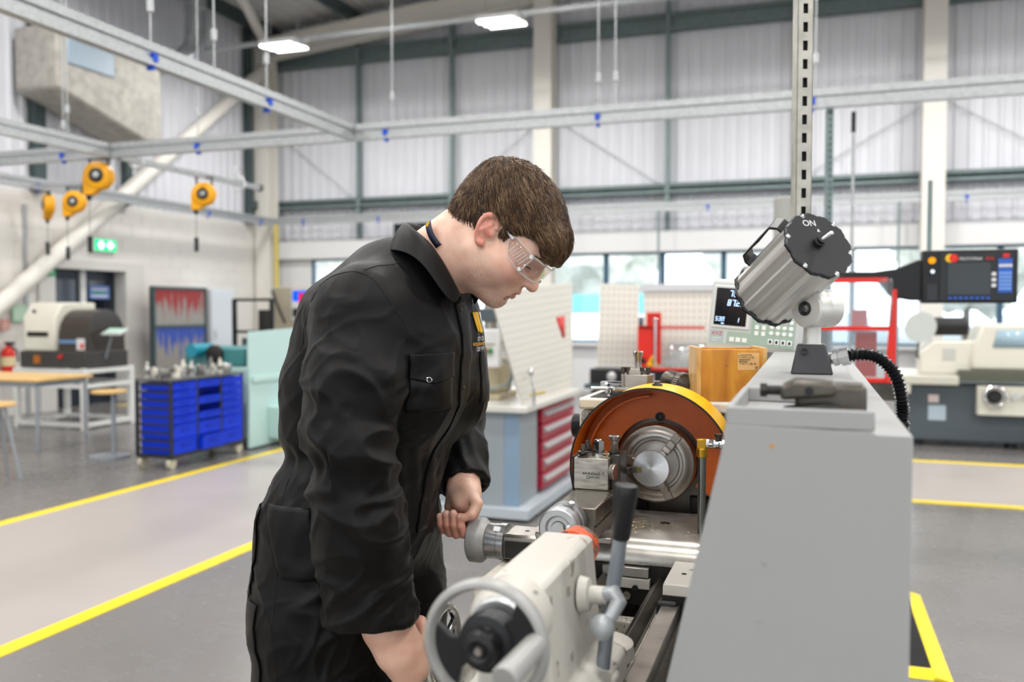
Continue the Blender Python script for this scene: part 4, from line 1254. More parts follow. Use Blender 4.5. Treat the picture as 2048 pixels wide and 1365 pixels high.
MB().cyl((0.02, 0.05, 0.03), (0.02, 0.10, 0.03), 0.012).build('swivel_arm', m_lgrey, dro)
MB().cyl((0.02, 0.10, -0.40), (0.02, 0.10, 0.06), 0.016).build('mount_post', m_lgrey, dro)
MB().tube([(0.09, 0.05, 0.05), (0.12, 0.09, 0.06), (0.125, 0.11, 0.0), (0.11, 0.11, -0.1), (0.05, 0.1, -0.3)], 0.005, 8).build('cable', m_black, dro)

# --- wooden box on the headstock
def wood(name, base, dark, rings=60, st=(1, 1, 12)):
    m = bpy.data.materials.new(name)
    m.use_nodes = True
    nt = m.node_tree
    b = nt.nodes['Principled BSDF']
    b.inputs['Roughness'].default_value = 0.42
    b.inputs['Coat Weight'].default_value = 0.15
    tc = nt.nodes.new('ShaderNodeTexCoord')
    mp = nt.nodes.new('ShaderNodeMapping')
    mp.inputs['Scale'].default_value = st
    nt.links.new(tc.outputs['Object'], mp.inputs[0])
    n = nt.nodes.new('ShaderNodeTexNoise')
    n.inputs['Scale'].default_value = rings
    n.inputs['Detail'].default_value = 6
    n.inputs['Distortion'].default_value = 0.6
    nt.links.new(mp.outputs[0], n.inputs[0])
    r = nt.nodes.new('ShaderNodeValToRGB')
    r.color_ramp.elements[0].position = 0.32
    r.color_ramp.elements[1].position = 0.68
    r.color_ramp.elements[0].color = (*lin(dark), 1)
    r.color_ramp.elements[1].color = (*lin(base), 1)
    nt.links.new(n.outputs[0], r.inputs[0])
    nt.links.new(r.outputs[0], b.inputs['Base Color'])
    return m
m_ply = wood('box_ply', '#d79a35', '#b06f1c', 26, (1.2, 1.2, 0.22))
m_ply_l = wood('box_ply_end', '#dcb574', '#bf8f46', 30, (1.2, 1.2, 0.25))
wbx = thing('wooden_box', 'open varnished wooden box with a paper label on the lathe headstock', 'box', (-0.186, 2.127, 1.238), 0.28, absolute=False)
W2, D2, HB = 0.069, 0.062, 0.121
MB().box(-W2, W2, -D2, -D2 + 0.011, 0, HB).build('front_board', m_ply, wbx, bev=0.0015)
MB().box(-W2, W2, D2 - 0.011, D2, 0, HB).build('back_board', m_ply, wbx, bev=0.0015)
MB().box(-W2 - 0.011, -W2, -D2, D2, 0, HB + 0.004).build('end_board', m_ply_l, wbx, bev=0.0015)
MB().box(W2, W2 + 0.011, -D2, D2, 0, HB + 0.004).build('end_board', m_ply_l, wbx, bev=0.0015)
MB().box(-W2, W2, -D2 + 0.011, D2 - 0.011, 0.0, 0.01).build('bottom_board', m_ply_l, wbx)
lab = MB().box(0.013, 0.062, -D2 - 0.0006, -D2, 0.073, 0.113).build('paper_label', mat('label_tan', '#d8ad72', 0.6), wbx)
for tx, sz, x_, z in (('HOMMEL', 0.0062, 0.0215, 0.1075), ('HERCULES', 0.0062, 0.0215, 0.1020), ('TWT11B/-8', 0.0078, 0.0165, 0.0875)):
    text_part('label_print', tx, sz, m_ink, lab, (x_, -D2 - 0.0008, z), RT, 0.0001, align='LEFT')
MB().ring((0.0175, -D2 - 0.0008, 0.1048), (0, 1, 0), 0.0034, 0.0004, 20, 6).build('label_emblem', m_ink, lab)
for z, w_ in ((0.0968, 0.026), (0.0928, 0.020)):
    MB().box(0.0158, 0.0158 + w_, -D2 - 0.0009, -D2 - 0.0006, z - 0.0009, z + 0.0009).build('label_line', m_ink, lab, smooth=False)
MB().ring((0.056, -D2 - 0.0008, 0.0785), (0, 1, 0), 0.0028, 0.0006, 18, 6).build('label_stamp', m_ink, lab)
MB().lathe((-0.012, -D2, 0.086), (0, -1, 0), [(0, 0.0022), (0.002, 0.0018)], 10).build('nail', m_steel, wbx)

# --- drill chuck on its side
dc = thing('drill_chuck', 'steel keyed drill chuck lying on the headstock beside the wooden box', 'drill chuck', (-0.285, 2.16, 1.238))
o0 = Vector((-0.338, 2.20, 1.272))
dd = Vector((0.78, -0.58, -0.13)).normalized()
dcb = MB().lathe(o0, dd, [(0, 0.014), (0.002, 0.026), (0.008, 0.0285), (0.04, 0.0285), (0.042, 0.027), (0.046, 0.03), (0.062, 0.03), (0.066, 0.026), (0.082, 0.019), (0.086, 0.013), (0.084, 0.006)], 40)
dcb.build('body', m_steel_d, dc)
kn = MB()
d2, u2, w2 = kn.frame_basis(dd)
for k in range(36):
    a = 2 * PI * k / 36
    c = o0 + d2 * 0.054 + (u2 * math.cos(a) + w2 * math.sin(a)) * 0.0302
    kn.lathe(c - d2 * 0.008, d2, [(0, 0.0012), (0.016, 0.0012)], 6)
kn.build('knurled_ring', m_steel, dc)
MB().lathe(o0 + d2 * 0.084, d2, [(0, 0.008), (0.012, 0.006), (0.014, 0.002)], 12).build('jaws', m_chrome, dc)

# --- spare tool post
sp = thing('spare_tool_post', 'small steel four-way tool post with knobbed top on the lathe headstock', 'tool post', (-0.40, 2.14, 1.238))
MB().prism([(-0.428, 2.11), (-0.372, 2.11), (-0.362, 2.12), (-0.362, 2.165), (-0.372, 2.175), (-0.428, 2.175), (-0.438, 2.165), (-0.438, 2.12)], 'Z', 1.238, 1.292).build('body', m_steel, sp, bev=0.002)
MB().prism([(-0.418, 2.115), (-0.382, 2.115), (-0.376, 2.125), (-0.376, 2.16), (-0.382, 2.17), (-0.418, 2.17), (-0.424, 2.16), (-0.424, 2.125)], 'Z', 1.292, 1.304).build('top_plate', m_steel, sp, bev=0.001)
MB().lathe((-0.400, 2.14, 1.304), (0, 0, 1), [(0, 0.0095), (0.002, 0.0085), (0.026, 0.0085), (0.038, 0.0125), (0.042, 0.013), (0.044, 0.011)], 24).build('handle_knob', m_steel, sp)
for x in (-0.432, -0.4205, -0.386, -0.371):
    s = MB().lathe((x, 2.118, 1.292), (0, 0, 1), [(0, 0.004), (0.008, 0.004), (0.0085, 0.006), (0.0175, 0.006), (0.018, 0.004)], 12)
    s.build('screw', m_steel_d, sp)
# --- rubber mat and box spanners on the headstock
mo = MB().box(-0.50, -0.30, 2.055, 2.25, 1.238, 1.2395)
mm = mo.build('rubber_mat', mat('ribbed_mat', '#4a4a4a', 0.7), smooth=False)
tag(mm, 'thin dark ribbed rubber mat under the tools on the headstock', 'mat')
for k in range(26):
    MB().box(-0.50 + k * 0.0077, -0.4965 + k * 0.0077, 2.055, 2.25, 1.2395, 1.2405).build('rib', MATS['ribbed_mat'], mm, smooth=False)
bsn = thing('box_spanner', 'short steel box spanner with cross bar lying on the rubber mat', 'spanner', (-0.45, 2.09, 1.2405))
q0 = Vector((-0.425, 2.10, 1.2525))
MB().lathe(q0, (-0.55, -0.9, 0.05), [(0, 0.009), (0.04, 0.0098), (0.055, 0.0115), (0.056, 0.008), (0.05, 0.006)], 16).build('socket', m_chrome, bsn)
MB().cyl((-0.505, 2.085, 1.258), (-0.395, 2.115, 1.256), 0.0042, n=12).build('cross_bar', m_chrome, bsn)
clr = thing('clamp_ring', 'flat chromed clamping ring resting on tools at the back of the mat', 'ring', (-0.46, 2.2, 1.2405))
MB().lathe((-0.462, 2.175, 1.252), (0.06, 0, 1), [(0, 0.025), (0.0, 0.038), (0.002, 0.040), (0.012, 0.040), (0.014, 0.038), (0.014, 0.025)], 36, cap=False).build('band', m_chrome, clr)
MB().lathe((-0.462, 2.175, 1.2405), (0, 0, 1), [(0, 0.022), (0.012, 0.022)], 24).build('hub', m_steel_d, clr)
akey = thing('hex_key', 'bent black hex key lying across the rubber mat', 'hex key', (-0.40, 2.1, 1.2405))
MB().tube([(-0.455, 2.08, 1.2465), (-0.41, 2.09, 1.2465), (-0.372, 2.10, 1.2465), (-0.365, 2.106, 1.2485), (-0.362, 2.115, 1.262)], 0.004, 6).build('bar', m_iron, akey)

# ================================================================ BACKGROUND MACHINES AND FURNITURE
m_traybl = mat('tray_blue', '#0436d2', 0.4, spec=0.3)
m_trayd = mat('tray_blue_side', '#0228b0', 0.4, spec=0.3)
m_beech = mat('beech', '#e0b878', 0.45, var=0.08, vscale=12)
m_greyleg = mat('grey_tube', '#9aa0a6', 0.4, metal=0.3)
m_mcream = mat('machine_cream', '#d9d6c8', 0.4)
m_mdark = mat('machine_dark_grey', '#4d565c', 0.45)
m_smoke = mat('smoked_polycarbonate', '#3a332c', 0.12)
m_red = mat('guard_red', '#d8281a', 0.35)
m_poly = clear('clear_polycarbonate', '#eef3f5', gloss=0.08, frost=0.06)
m_perf = mat('perforated_cream', '#dedad0', 0.45)
m_hole = mat('hole_shadow', '#8c877d', 0.8)

# --- blue tray trolley
tt = thing('tray_trolley', 'black framed trolley full of blue plastic trays with loose fittings on top', 'trolley', (-5.63, 6.98, 0))
X0, X1, Y0, Y1, ZB, ZT = -5.83, -5.45, 6.46, 7.50, 0.13, 0.80
ys = [Y0, Y0 + 0.35, Y0 + 0.70, Y1]
m_frame = mat('trolley_frame', '#26282c', 0.4)
for x in (X0, X1):
    for y in ys:
        MB().box(x - 0.012, x + 0.012, y - 0.012, y + 0.012, ZB, ZT).build('post', m_frame, tt, smooth=False)
MB().box(X0 - 0.012, X1 + 0.012, Y0 - 0.012, Y1 + 0.012, ZT, ZT + 0.02).build('top', mat('trolley_top', '#54565a', 0.4), tt, smooth=False)
MB().box(X0 - 0.012, X1 + 0.012, Y0 - 0.012, Y1 + 0.012, ZB - 0.03, ZB).build('bottom_shelf', m_frame, tt, smooth=False)
for k in range(9):
    z = ZB + 0.045 + k * 0.074
    MB().box(X0, X1, Y0 - 0.006, Y0 + 0.004, z, z + 0.018).build('side_runner', m_frame, tt, smooth=False)
def tray(y0, y1, z0, h, out=0.0):
    mb = MB()
    xa, xb = X0 + 0.03 + out, X1 + 0.012 + out
    mb.box(xa, xb, y0 + 0.018, y1 - 0.018, z0, z0 + 0.01)
    mb.box(xb - 0.008, xb, y0 + 0.018, y1 - 0.018, z0 + 0.01, z0 + h).box(xa, xa + 0.008, y0 + 0.018, y1 - 0.018, z0 + 0.01, z0 + h)
    mb.box(xa + 0.008, xb - 0.008, y0 + 0.018, y0 + 0.024, z0 + 0.01, z0 + h).box(xa + 0.008, xb - 0.008, y1 - 0.024, y1 - 0.018, z0 + 0.01, z0 + h)
    mb.box(xb, xb + 0.012, y0 + 0.016, y1 - 0.016, z0 + h - 0.014, z0 + h)
    tr = mb.build('tray', m_traybl, tt, smooth=False)
    ym = (y0 + y1) / 2
    MB().box(xb, xb + 0.008, ym - 0.05, ym + 0.05, z0 + h * 0.45, z0 + h * 0.62).build('label_holder', m_trayd, tr, smooth=False)
for c in range(3):
    a, b = ys[c], ys[c + 1]
    if c != 1:
        for k in range(5):
            tray(a, b, 0.41 + k * 0.077, 0.066)
    else:
        tray(a, b, 0.41 + 4 * 0.077, 0.066)
        tray(a, b, 0.41 + 2 * 0.077, 0.066)
        tray(a, b, 0.41 + 0.01, 0.066)
    tray(a, b, 0.275, 0.125)
    tray(a, b, 0.135, 0.132, 0.04 if c == 1 else 0.0)
for x in (X0 + 0.03, X1 - 0.03):
    for y in (Y0 + 0.03, Y1 - 0.03):
        cst = MB().box(x - 0.02, x + 0.02, y - 0.03, y + 0.03, 0.085, 0.105).build('caster', m_frame, tt)
        MB().cyl((x - 0.018, y, 0.05), (x + 0.018, y, 0.05), 0.05, n=24).build('caster_wheel', mat('caster_cream', '#c3bda6', 0.5), cst)
# loose fittings on the trolley: each its own
m_fit = [mat('fitting_a', '#b9b8b4', 0.35, metal=0.6), mat('fitting_b', '#d4cfc2', 0.4), mat('fitting_c', '#7e7c78', 0.35, metal=0.7)]
rngf = random.Random(4)
shapes = ('tool chuck', 'steel sleeve', 'vice jaw', 'drill holder')
for i in range(18):
    yy = 6.52 + (i % 9) * 0.112 + rngf.uniform(-0.01, 0.01)
    xx = X0 + 0.09 + (i // 9) * 0.19 + rngf.uniform(-0.02, 0.02)
    kind = i % 4
    nm = ('drill_chuck', 'steel_sleeve', 'vice_jaw', 'tool_holder')[kind]
    place = 'near end' if yy < 6.85 else ('far end' if yy > 7.2 else 'middle')
    lb = ('short steel drill chuck standing', 'ringed steel sleeve lying', 'stepped pale vice jaw lying', 'tapered tool holder lying')[kind] + ' on the blue tray trolley, %s, %s row' % (place, 'front' if i // 9 else 'back')
    t = thing(nm, lb, 'fitting', (xx, yy, ZT + 0.02), rngf.uniform(0, 3), 'metal fittings on the blue trolley', absolute=False)
    t.scale = (0.74, 0.74, 1.8)
    mm = m_fit[rngf.randrange(3)]
    if kind == 0:
        MB().lathe((0, 0, 0), (0, 0, 1), [(0, 0.03), (0.05, 0.032), (0.06, 0.022), (0.085, 0.012)], 18).build('body', mm, t)
        MB().lathe((0, 0, 0.02), (0, 0, 1), [(0, 0.035), (0.02, 0.035)], 18).build('ring', m_fit[2], t)
    elif kind == 1:
        MB().lathe((-0.05, 0, 0.028), (1, 0, 0), [(0, 0.02), (0.0, 0.028), (0.03, 0.028), (0.032, 0.022), (0.1, 0.02)], 18).build('tube', mm, t)
        MB().lathe((0.03, 0, 0.028), (1, 0, 0), [(0, 0.026), (0.012, 0.026)], 18).build('collar', m_fit[2], t)
    elif kind == 2:
        MB().prism([(-0.05, 0), (0.05, 0), (0.05, 0.05), (0.02, 0.05), (0.02, 0.025), (-0.05, 0.025)], 'Y', -0.025, 0.025).build('block', mm, t, bev=0.003)
        MB().cyl((-0.03, 0, 0.025), (-0.03, 0, 0.055), 0.008).build('screw', m_fit[2], t)
    else:
        MB().lathe((-0.07, 0, 0.03), (1, 0, 0), [(0, 0.03), (0.03, 0.03), (0.032, 0.022), (0.14, 0.008)], 18).build('taper', mm, t)
        MB().lathe((-0.08, 0, 0.03), (1, 0, 0), [(0, 0.012), (0.012, 0.016)], 12).build('nut', m_fit[2], t)

# --- stools
def stool(x, y, h, label):
    t = thing('workshop_stool', label, 'stool', (x, y, 0), group='wooden topped stools', absolute=False)
    MB().lathe((0, 0, h - 0.03), (0, 0, 1), [(0, 0.15), (0.005, 0.165), (0.025, 0.165), (0.03, 0.15)], 36).build('seat', m_beech, t)
    MB().cyl((0.05, 0, 0.03), (0.05, 0, h - 0.03), 0.02).build('pole', m_greyleg, t)
    MB().lathe((0, 0, 0), (0, 0, 1), [(0, 0.19), (0.018, 0.19), (0.03, 0.05), (0.035, 0.02)], 36).build('base', m_greyleg, t)
stool(-6.52, 6.85, 0.66, 'pedestal stool with beech seat beside the blue tray trolley')
t = thing('workshop_stool', 'stool with beech seat cut off by the picture edge, in front of the table', 'stool', (-6.62, 5.6, 0))
MB().lathe((-6.55, 5.6, 0.63), (0, 0, 1), [(0, 0.15), (0.005, 0.165), (0.025, 0.165), (0.03, 0.15)], 36).build('seat', m_beech, t)
for a in range(4):
    c, s = math.cos(a * PI / 2 + 0.4), math.sin(a * PI / 2 + 0.4)
    MB().tube([(-6.55 + c * 0.08, 5.6 + s * 0.08, 0.63), (-6.55 + c * 0.2, 5.6 + s * 0.2, 0.0)], 0.014, 10).build('leg', m_greyleg, t)
# --- beech table
t = thing('workshop_table', 'beech topped table with grey tube legs cut off by the picture edge', 'table', (-8.1, 7.3, 0))
MB().box(-9.0, -7.40, 6.80, 7.55, 0.715, 0.745).build('table_top', m_beech, t, bev=0.004)
MB().box(-8.95, -7.45, 6.84, 7.51, 0.66, 0.715).build('apron', m_greyleg, t, smooth=False)
for x in (-8.93, -7.45):
    for y in (6.86, 7.49):
        MB().cyl((x, y, 0), (x, y, 0.66), 0.02).build('leg', m_greyleg, t)

# --- bench-top turning centre on its white stand
st = thing('machine_stand', 'white square tube stand under the small turning machine', 'stand', (-8.75, 8.8, 0))
sx0, sx1, sy0, sy1, sh = -9.31, -8.26, 8.28, 9.05, 0.74
m_wtube = mat('white_tube', '#e4e4e0', 0.4)
for x in (sx0, sx1):
    for y in (sy0, sy1):
        MB().box(x - 0.03, x + 0.03, y - 0.03, y + 0.03, 0, sh).build('leg', m_wtube, st, smooth=False)
for z in (0.03, sh - 0.06, sh - 0.24):
    for y in (sy0, sy1):
        MB().box(sx0 + 0.03, sx1 - 0.03, y - 0.025, y + 0.025, z, z + 0.05).build('rail', m_wtube, st, smooth=False)
    for x in (sx0, sx1):
        MB().box(x - 0.025, x + 0.025, sy0 + 0.03, sy1 - 0.03, z, z + 0.05).build('rail', m_wtube, st, smooth=False)
tc = thing('turning_centre', 'small cream and dark bench-top turning machine with smoked domed guard', 'machine', (-8.75, 8.7, sh))
MB().box(-9.28, -8.25, 8.30, 9.0, sh, sh + 0.2).build('base', mat('cnc_base', '#3c3a38', 0.5), tc, bev=0.01)
MB().prism([(8.33, sh + 0.2), (8.33, sh + 0.62), (8.45, sh + 0.80), (8.98, sh + 0.80), (8.98, sh + 0.2)], 'X', -9.25, -8.74).build('headstock_cover', m_mcream, tc, bev=0.02)
MB().box(-9.18, -8.85, 8.322, 8.33, sh + 0.38, sh + 0.44).build('brand_strip', m_blackm, tc)
MB().cyl((-9.10, 8.37, sh + 0.69), (-9.10, 8.355, sh + 0.685), 0.025).build('round_badge', m_blackm, tc)
dm = MB()
n = 12
prof = [(8.36 + 0.62 * (1 - math.cos(PI * k / n)) / 2, sh + 0.2 + 0.52 * math.sin(PI * k / n) ** 0.6) for k in range(n + 1)]
dm.prism(prof, 'X', -8.72, -8.28)
dm.build('domed_guard', m_smoke, tc)
MB().box(-8.70, -8.30, 8.345, 8.36, sh + 0.30, sh + 0.34).build('guard_handle', mat('handle_blue', '#6f95c9', 0.4), tc)
MB().box(-8.42, -8.30, 8.34, 8.35, sh + 0.22, sh + 0.36).build('warning_label', m_white, tc)
MB().box(-8.36, -8.31, 8.335, 8.34, sh + 0.24, sh + 0.30).build('label_mark', m_red, tc)
MB().cyl((-8.62, 8.30, sh + 0.14), (-8.62, 8.27, sh + 0.14), 0.025).build('stop_button', m_red, tc)
MB().box(-9.05, -8.95, 8.292, 8.30, sh + 0.05, sh + 0.15).build('side_label', mat('label_orange', '#b86a10', 0.5), tc)
kb = thing('keyboard_shelf', 'pale operator keyboard tilted on a bracket beside the smoked guard', 'keyboard', (-8.2, 8.6, 0.86))
MB().cbox((-8.08, 8.6, 1.18), (0.28, 0.16, 0.02), rx=0.4).build('tray', m_white, kb)
MB().cbox((-8.08, 8.595, 1.195), (0.24, 0.12, 0.008), rx=0.4).build('keys', mat('keys_mint', '#b8d6c6', 0.5), kb)
MB().cyl((-8.248, 8.62, 0.85), (-8.12, 8.6, 1.16), 0.012).build('bracket', m_greyleg, kb)

# --- fire extinguisher and wall signs
fe = thing('fire_extinguisher', 'red fire extinguisher with cream label hanging on the block wall', 'fire extinguisher', (XL + 0.12, 8.93, 0.58))
MB().lathe((XL + 0.10, 8.93, 0.58), (0, 0, 1), [(0, 0.07), (0.02, 0.085), (0.30, 0.085), (0.35, 0.06), (0.37, 0.025), (0.40, 0.025)], 28).build('cylinder', m_red, fe)
MB().lathe((XL + 0.10, 8.93, 0.70), (0, 0, 1), [(0, 0.0857), (0.12, 0.0857)], 28, cap=False).build('label', mat('cream_label', '#e8d8a8', 0.5), fe)
MB().box(XL + 0.06, XL + 0.20, 8.91, 8.95, 0.98, 1.02).build('handle', m_black, fe)
MB().tube([(XL + 0.12, 8.95, 0.97), (XL + 0.18, 9.0, 0.9), (XL + 0.17, 9.02, 0.75)], 0.012, 8).build('hose', m_black, fe)
MB().box(XL + 0.001, XL + 0.02, 8.90, 8.96, 0.72, 0.9).build('wall_bracket', m_black, fe)
m_sgreen = mat('sign_green', '#0f9d58', 0.4)
ex = thing('exit_sign', 'glowing green and white fire exit sign above the dark doors', 'sign', (XL + 0.06, 10.71, 2.33))
MB().box(XL + 0.02, XL + 0.07, 10.47, 10.95, 2.33, 2.54).build('box', m_white, ex, bev=0.004)
MB().box(XL + 0.07, XL + 0.075, 10.49, 10.93, 2.345, 2.525).build('green_face', emission('exit_green', '#23d98c', 1.6), ex)
m_glow = emission('exit_white', '#ffffff', 2.0)
MB().lathe((XL + 0.076, 10.62, 2.435), (1, 0, 0), [(0, 0.062), (0.002, 0.06)], 24).build('running_figure', m_glow, ex)
MB().add([(XL + 0.077, 10.72, 2.44), (XL + 0.077, 10.80, 2.51), (XL + 0.077, 10.89, 2.44), (XL + 0.077, 10.80, 2.37)], [(0, 1, 2, 3)]).build('arrow', m_glow, ex, solid=0.002)
for i, (y, z, w, h, m1, lab) in enumerate(((9.66, 2.05, 0.22, 0.24, m_sgreen, 'green assembly notice on the pale wall beside the door'), (9.16, 1.40, 0.22, 0.22, mat('sign_mint', '#a9d3b4', 0.5), 'pale green notice above the fire extinguisher'),
                                     (8.93, 1.25, 0.14, 0.14, mat('sign_pink', '#d58a78', 0.5), 'small red notice directly above the fire extinguisher'))):
    sgn = MB().box(XL + 0.055, XL + 0.06, y - w / 2, y + w / 2, z - h / 2, z + h / 2).build('wall_notice', m1, smooth=False)
    tag(sgn, lab, 'sign')
    for k in range(3):
        MB().box(XL + 0.06, XL + 0.061, y - w * 0.36, y + w * 0.36, z - h * 0.32 + k * h * 0.26, z - h * 0.32 + k * h * 0.26 + h * 0.09).build('print_line', m_white, sgn, smooth=False)
ds = MB().box(XL - 0.168, XL - 0.165, 10.62, 11.02, 1.62, 1.82).build('door_notice', mat('sign_blue', '#6a86c8', 0.5), smooth=False)
tag(ds, 'blue and green notice stuck to the right hand dark door', 'sign')
for k in range(3):
    MB().box(XL - 0.165, XL - 0.164, 10.66, 10.98, 1.65 + k * 0.05, 1.675 + k * 0.05).build('print_line', (m_white, m_sgreen, m_white)[k], ds, smooth=False)
wd_ = MB().box(-4.56, -4.38, YB - 0.49, YB - 0.482, 2.02, 2.18).build('window_notice', m_sgreen, smooth=False)
tag(wd_, 'small green notice on the column by the windows', 'sign')
MB().box(-4.53, -4.41, YB - 0.484 - 0.008, YB - 0.49, 2.06, 2.10).build('print_line', m_white, wd_, smooth=False)

# --- paint-spattered screen and white locker by the wall
def drip_material(name, paint, ground):
    m = bpy.data.materials.new(name)
    m.use_nodes = True
    nt = m.node_tree
    b = nt.nodes['Principled BSDF']
    b.inputs['Roughness'].default_value = 0.45
    tcn = nt.nodes.new('ShaderNodeTexCoord')
    mp = nt.nodes.new('ShaderNodeMapping')
    mp.inputs['Scale'].default_value = (14, 14, 1.6)
    nt.links.new(tcn.outputs['Object'], mp.inputs[0])
    n = nt.nodes.new('ShaderNodeTexNoise')
    n.inputs['Scale'].default_value = 1.3
    n.inputs['Detail'].default_value = 4
    nt.links.new(mp.outputs[0], n.inputs[0])
    sp = nt.nodes.new('ShaderNodeSeparateXYZ')
    nt.links.new(tcn.outputs['Generated'], sp.inputs[0])
    ad = nt.nodes.new('ShaderNodeMath')
    ad.operation = 'MULTIPLY_ADD'
    nt.links.new(sp.outputs['Z'], ad.inputs[0])
    ad.inputs[1].default_value = 0.42
    nt.links.new(n.outputs[0], ad.inputs[2])
    r = nt.nodes.new('ShaderNodeValToRGB')
    r.color_ramp.elements[0].position = 0.68
    r.color_ramp.elements[1].position = 0.80
    r.color_ramp.elements[0].color = (*lin(ground), 1)
    r.color_ramp.elements[1].color = (*lin(paint), 1)
    nt.links.new(ad.outputs[0], r.inputs[0])
    nt.links.new(r.outputs[0], b.inputs['Base Color'])
    return m
ps = thing('drip_screen', 'grey two-panel metal screen with red paint drips above blue drips', 'screen', (-9.6, 11.9, 0))
MB().box(-9.84, -9.80, 11.27, 12.48, 1.20, 1.78).build('upper_panel', drip_material('red_drips', '#8f1512', '#8f8a84'), ps, smooth=False)
MB().box(-9.84, -9.80, 11.27, 12.48, 0.50, 1.16).build('lower_panel', drip_material('blue_drips', '#1b3f9e', '#8a857e'), ps, smooth=False)
for y in (11.25, 12.50):
    MB().box(-9.86, -9.78, y - 0.025, y + 0.025, 0, 1.82).build('post', m_green, ps, smooth=False)
for z in (1.16, 1.78, 0.46):
    MB().box(-9.86, -9.78, 11.25, 12.5, z, z + 0.045).build('rail', m_green, ps, smooth=False)
for y in (11.25, 12.50):
    MB().box(-10.1, -9.55, y - 0.03, y + 0.03, 0, 0.04).build('foot', m_green, ps, smooth=False)
lk = thing('steel_locker', 'pale blue-white steel locker standing beside the drip screen', 'locker', (-9.9, 12.9, 0))
MB().box(-10.2, -9.75, 12.6, 13.2, 0, 1.81).build('body', mat('locker_white', '#ccd2d8', 0.45), lk, bev=0.006)
MB().box(-9.75, -9.74, 12.62, 13.18, 0.05, 1.78).build('door', mat('locker_white', '#ccd2d8', 0.45), lk, bev=0.003)
MB().box(-9.74, -9.72, 12.66, 12.69, 0.95, 1.1).build('handle', m_galv, lk)

# --- pale teal lathe beyond the trolley
tl = thing('teal_lathe', 'pale teal lathe with tall rear panel behind the blue tray trolley', 'lathe', (-5.8, 8.4, 0))
m_pteal = mat('pale_teal', '#b3d0cc', 0.4)
MB().prism([(7.62, 0.02), (7.64, 1.22), (9.4, 1.27), (9.4, 0.02)], 'X', -5.48, -5.45).build('rear_panel', m_pteal, tl, bev=0.004)
MB().box(-5.45, -5.42, 7.66, 9.4, 0.70, 0.76).build('panel_rib', m_pteal, tl, bev=0.004)
MB().box(-5.45, -5.30, 7.95, 9.4, 0.08, 0.42).build('coolant_tank', m_pteal, tl, bev=0.01)
MB().box(-6.3, -5.5, 7.75, 9.4, 0.1, 0.85).build('bed_cabinet', m_pteal, tl, bev=0.02)
MB().box(-6.35, -5.6, 7.75, 8.3, 0.85, 1.05).build('headstock', mat('teal_dark', '#3c7f80', 0.4), tl, bev=0.02)
MB().lathe((-5.95, 7.75, 0.98), (0, -1, 0), [(0, 0.1), (0.04, 0.1), (0.06, 0.05)], 24).build('gear_cover', m_iron, tl)
MB().cyl((-6.15, 7.9, 1.02), (-6.15, 7.6, 1.02), 0.07, n=24).build('motor', mat('motor_blue', '#1c8aa0', 0.35), tl)
bg = thing('black_guard_frame', 'black square framed mesh guard on the machine in front of the grey wall', 'guard', (-7.4, 10.5, 0))
for x in (-7.74, -7.12):
    MB().box(x - 0.025, x + 0.025, 10.48, 10.53, 0, 1.6).build('post', m_black, bg, smooth=False)
for z in (1.57, 1.12, 0.6):
    MB().box(-7.74, -7.12, 10.48, 10.53, z, z + 0.04).build('rail', m_black, bg, smooth=False)
MB().box(-7.7, -7.15, 10.6, 11.2, 0, 1.05).build('machine_body', m_mdark, bg, bev=0.02)
MB().cyl((-7.42, 10.75, 1.05), (-7.42, 10.75, 1.45), 0.08).build('spindle_head', m_iron, bg)
cnc = thing('control_cabinet', 'beige control cabinet with a bright blue and red screen beside the corner', 'cabinet', (-7.35, 11.7, 0))
MB().box(-7.75, -6.9, 11.5, 12.2, 0, 1.79).build('cabinet_body', mat('beige_cabinet', '#a9a08c', 0.5), cnc, bev=0.01)
MB().box(-7.42, -7.0, 11.46, 11.5, 1.30, 1.76).build('screen_frame', m_white, cnc)
MB().box(-7.40, -7.02, 11.455, 11.46, 1.58, 1.74).build('screen_blue', emission('screen_blue', '#1463ff', 1.2), cnc)
MB().box(-7.29, -7.02, 11.452, 11.455, 1.53, 1.70).build('screen_red', emission('screen_red', '#ff2a3a', 1.0), cnc)
MB().box(-7.40, -7.02, 11.453, 11.46, 1.34, 1.47).build('keypad', m_black, cnc)
MB().tube([(-7.75, 11.45, 1.75), (-7.70, 11.4, 1.68), (-7.6, 11.4, 1.45), (-7.5, 11.4, 1.25)], 0.02, 8).build('lamp_arm', m_black, cnc)
yp = MB().box(-9.71, -9.65, 14.42, 14.48, 0.0, 3.08).build('yellow_pipe', mat('pipe_yellow', '#cdb85a', 0.45), smooth=False)
tag(yp, 'thin yellow vertical pipe in the corner beside the cream column', 'pipe')
bp_ = thing('black_vent_panel', 'black ribbed panel on the wall above the windows behind his collar', 'panel', (-7.1, 14.9, 2.72))
MB().box(-7.4, -6.6, 14.86, 14.92, 2.74, 3.06).build('backing', m_black, bp_, smooth=False)
for k in range(10):
    MB().box(-7.38 + k * 0.078, -7.35 + k * 0.078, 14.84, 14.86, 2.75, 3.05).build('slat', m_mdark, bp_, smooth=False)

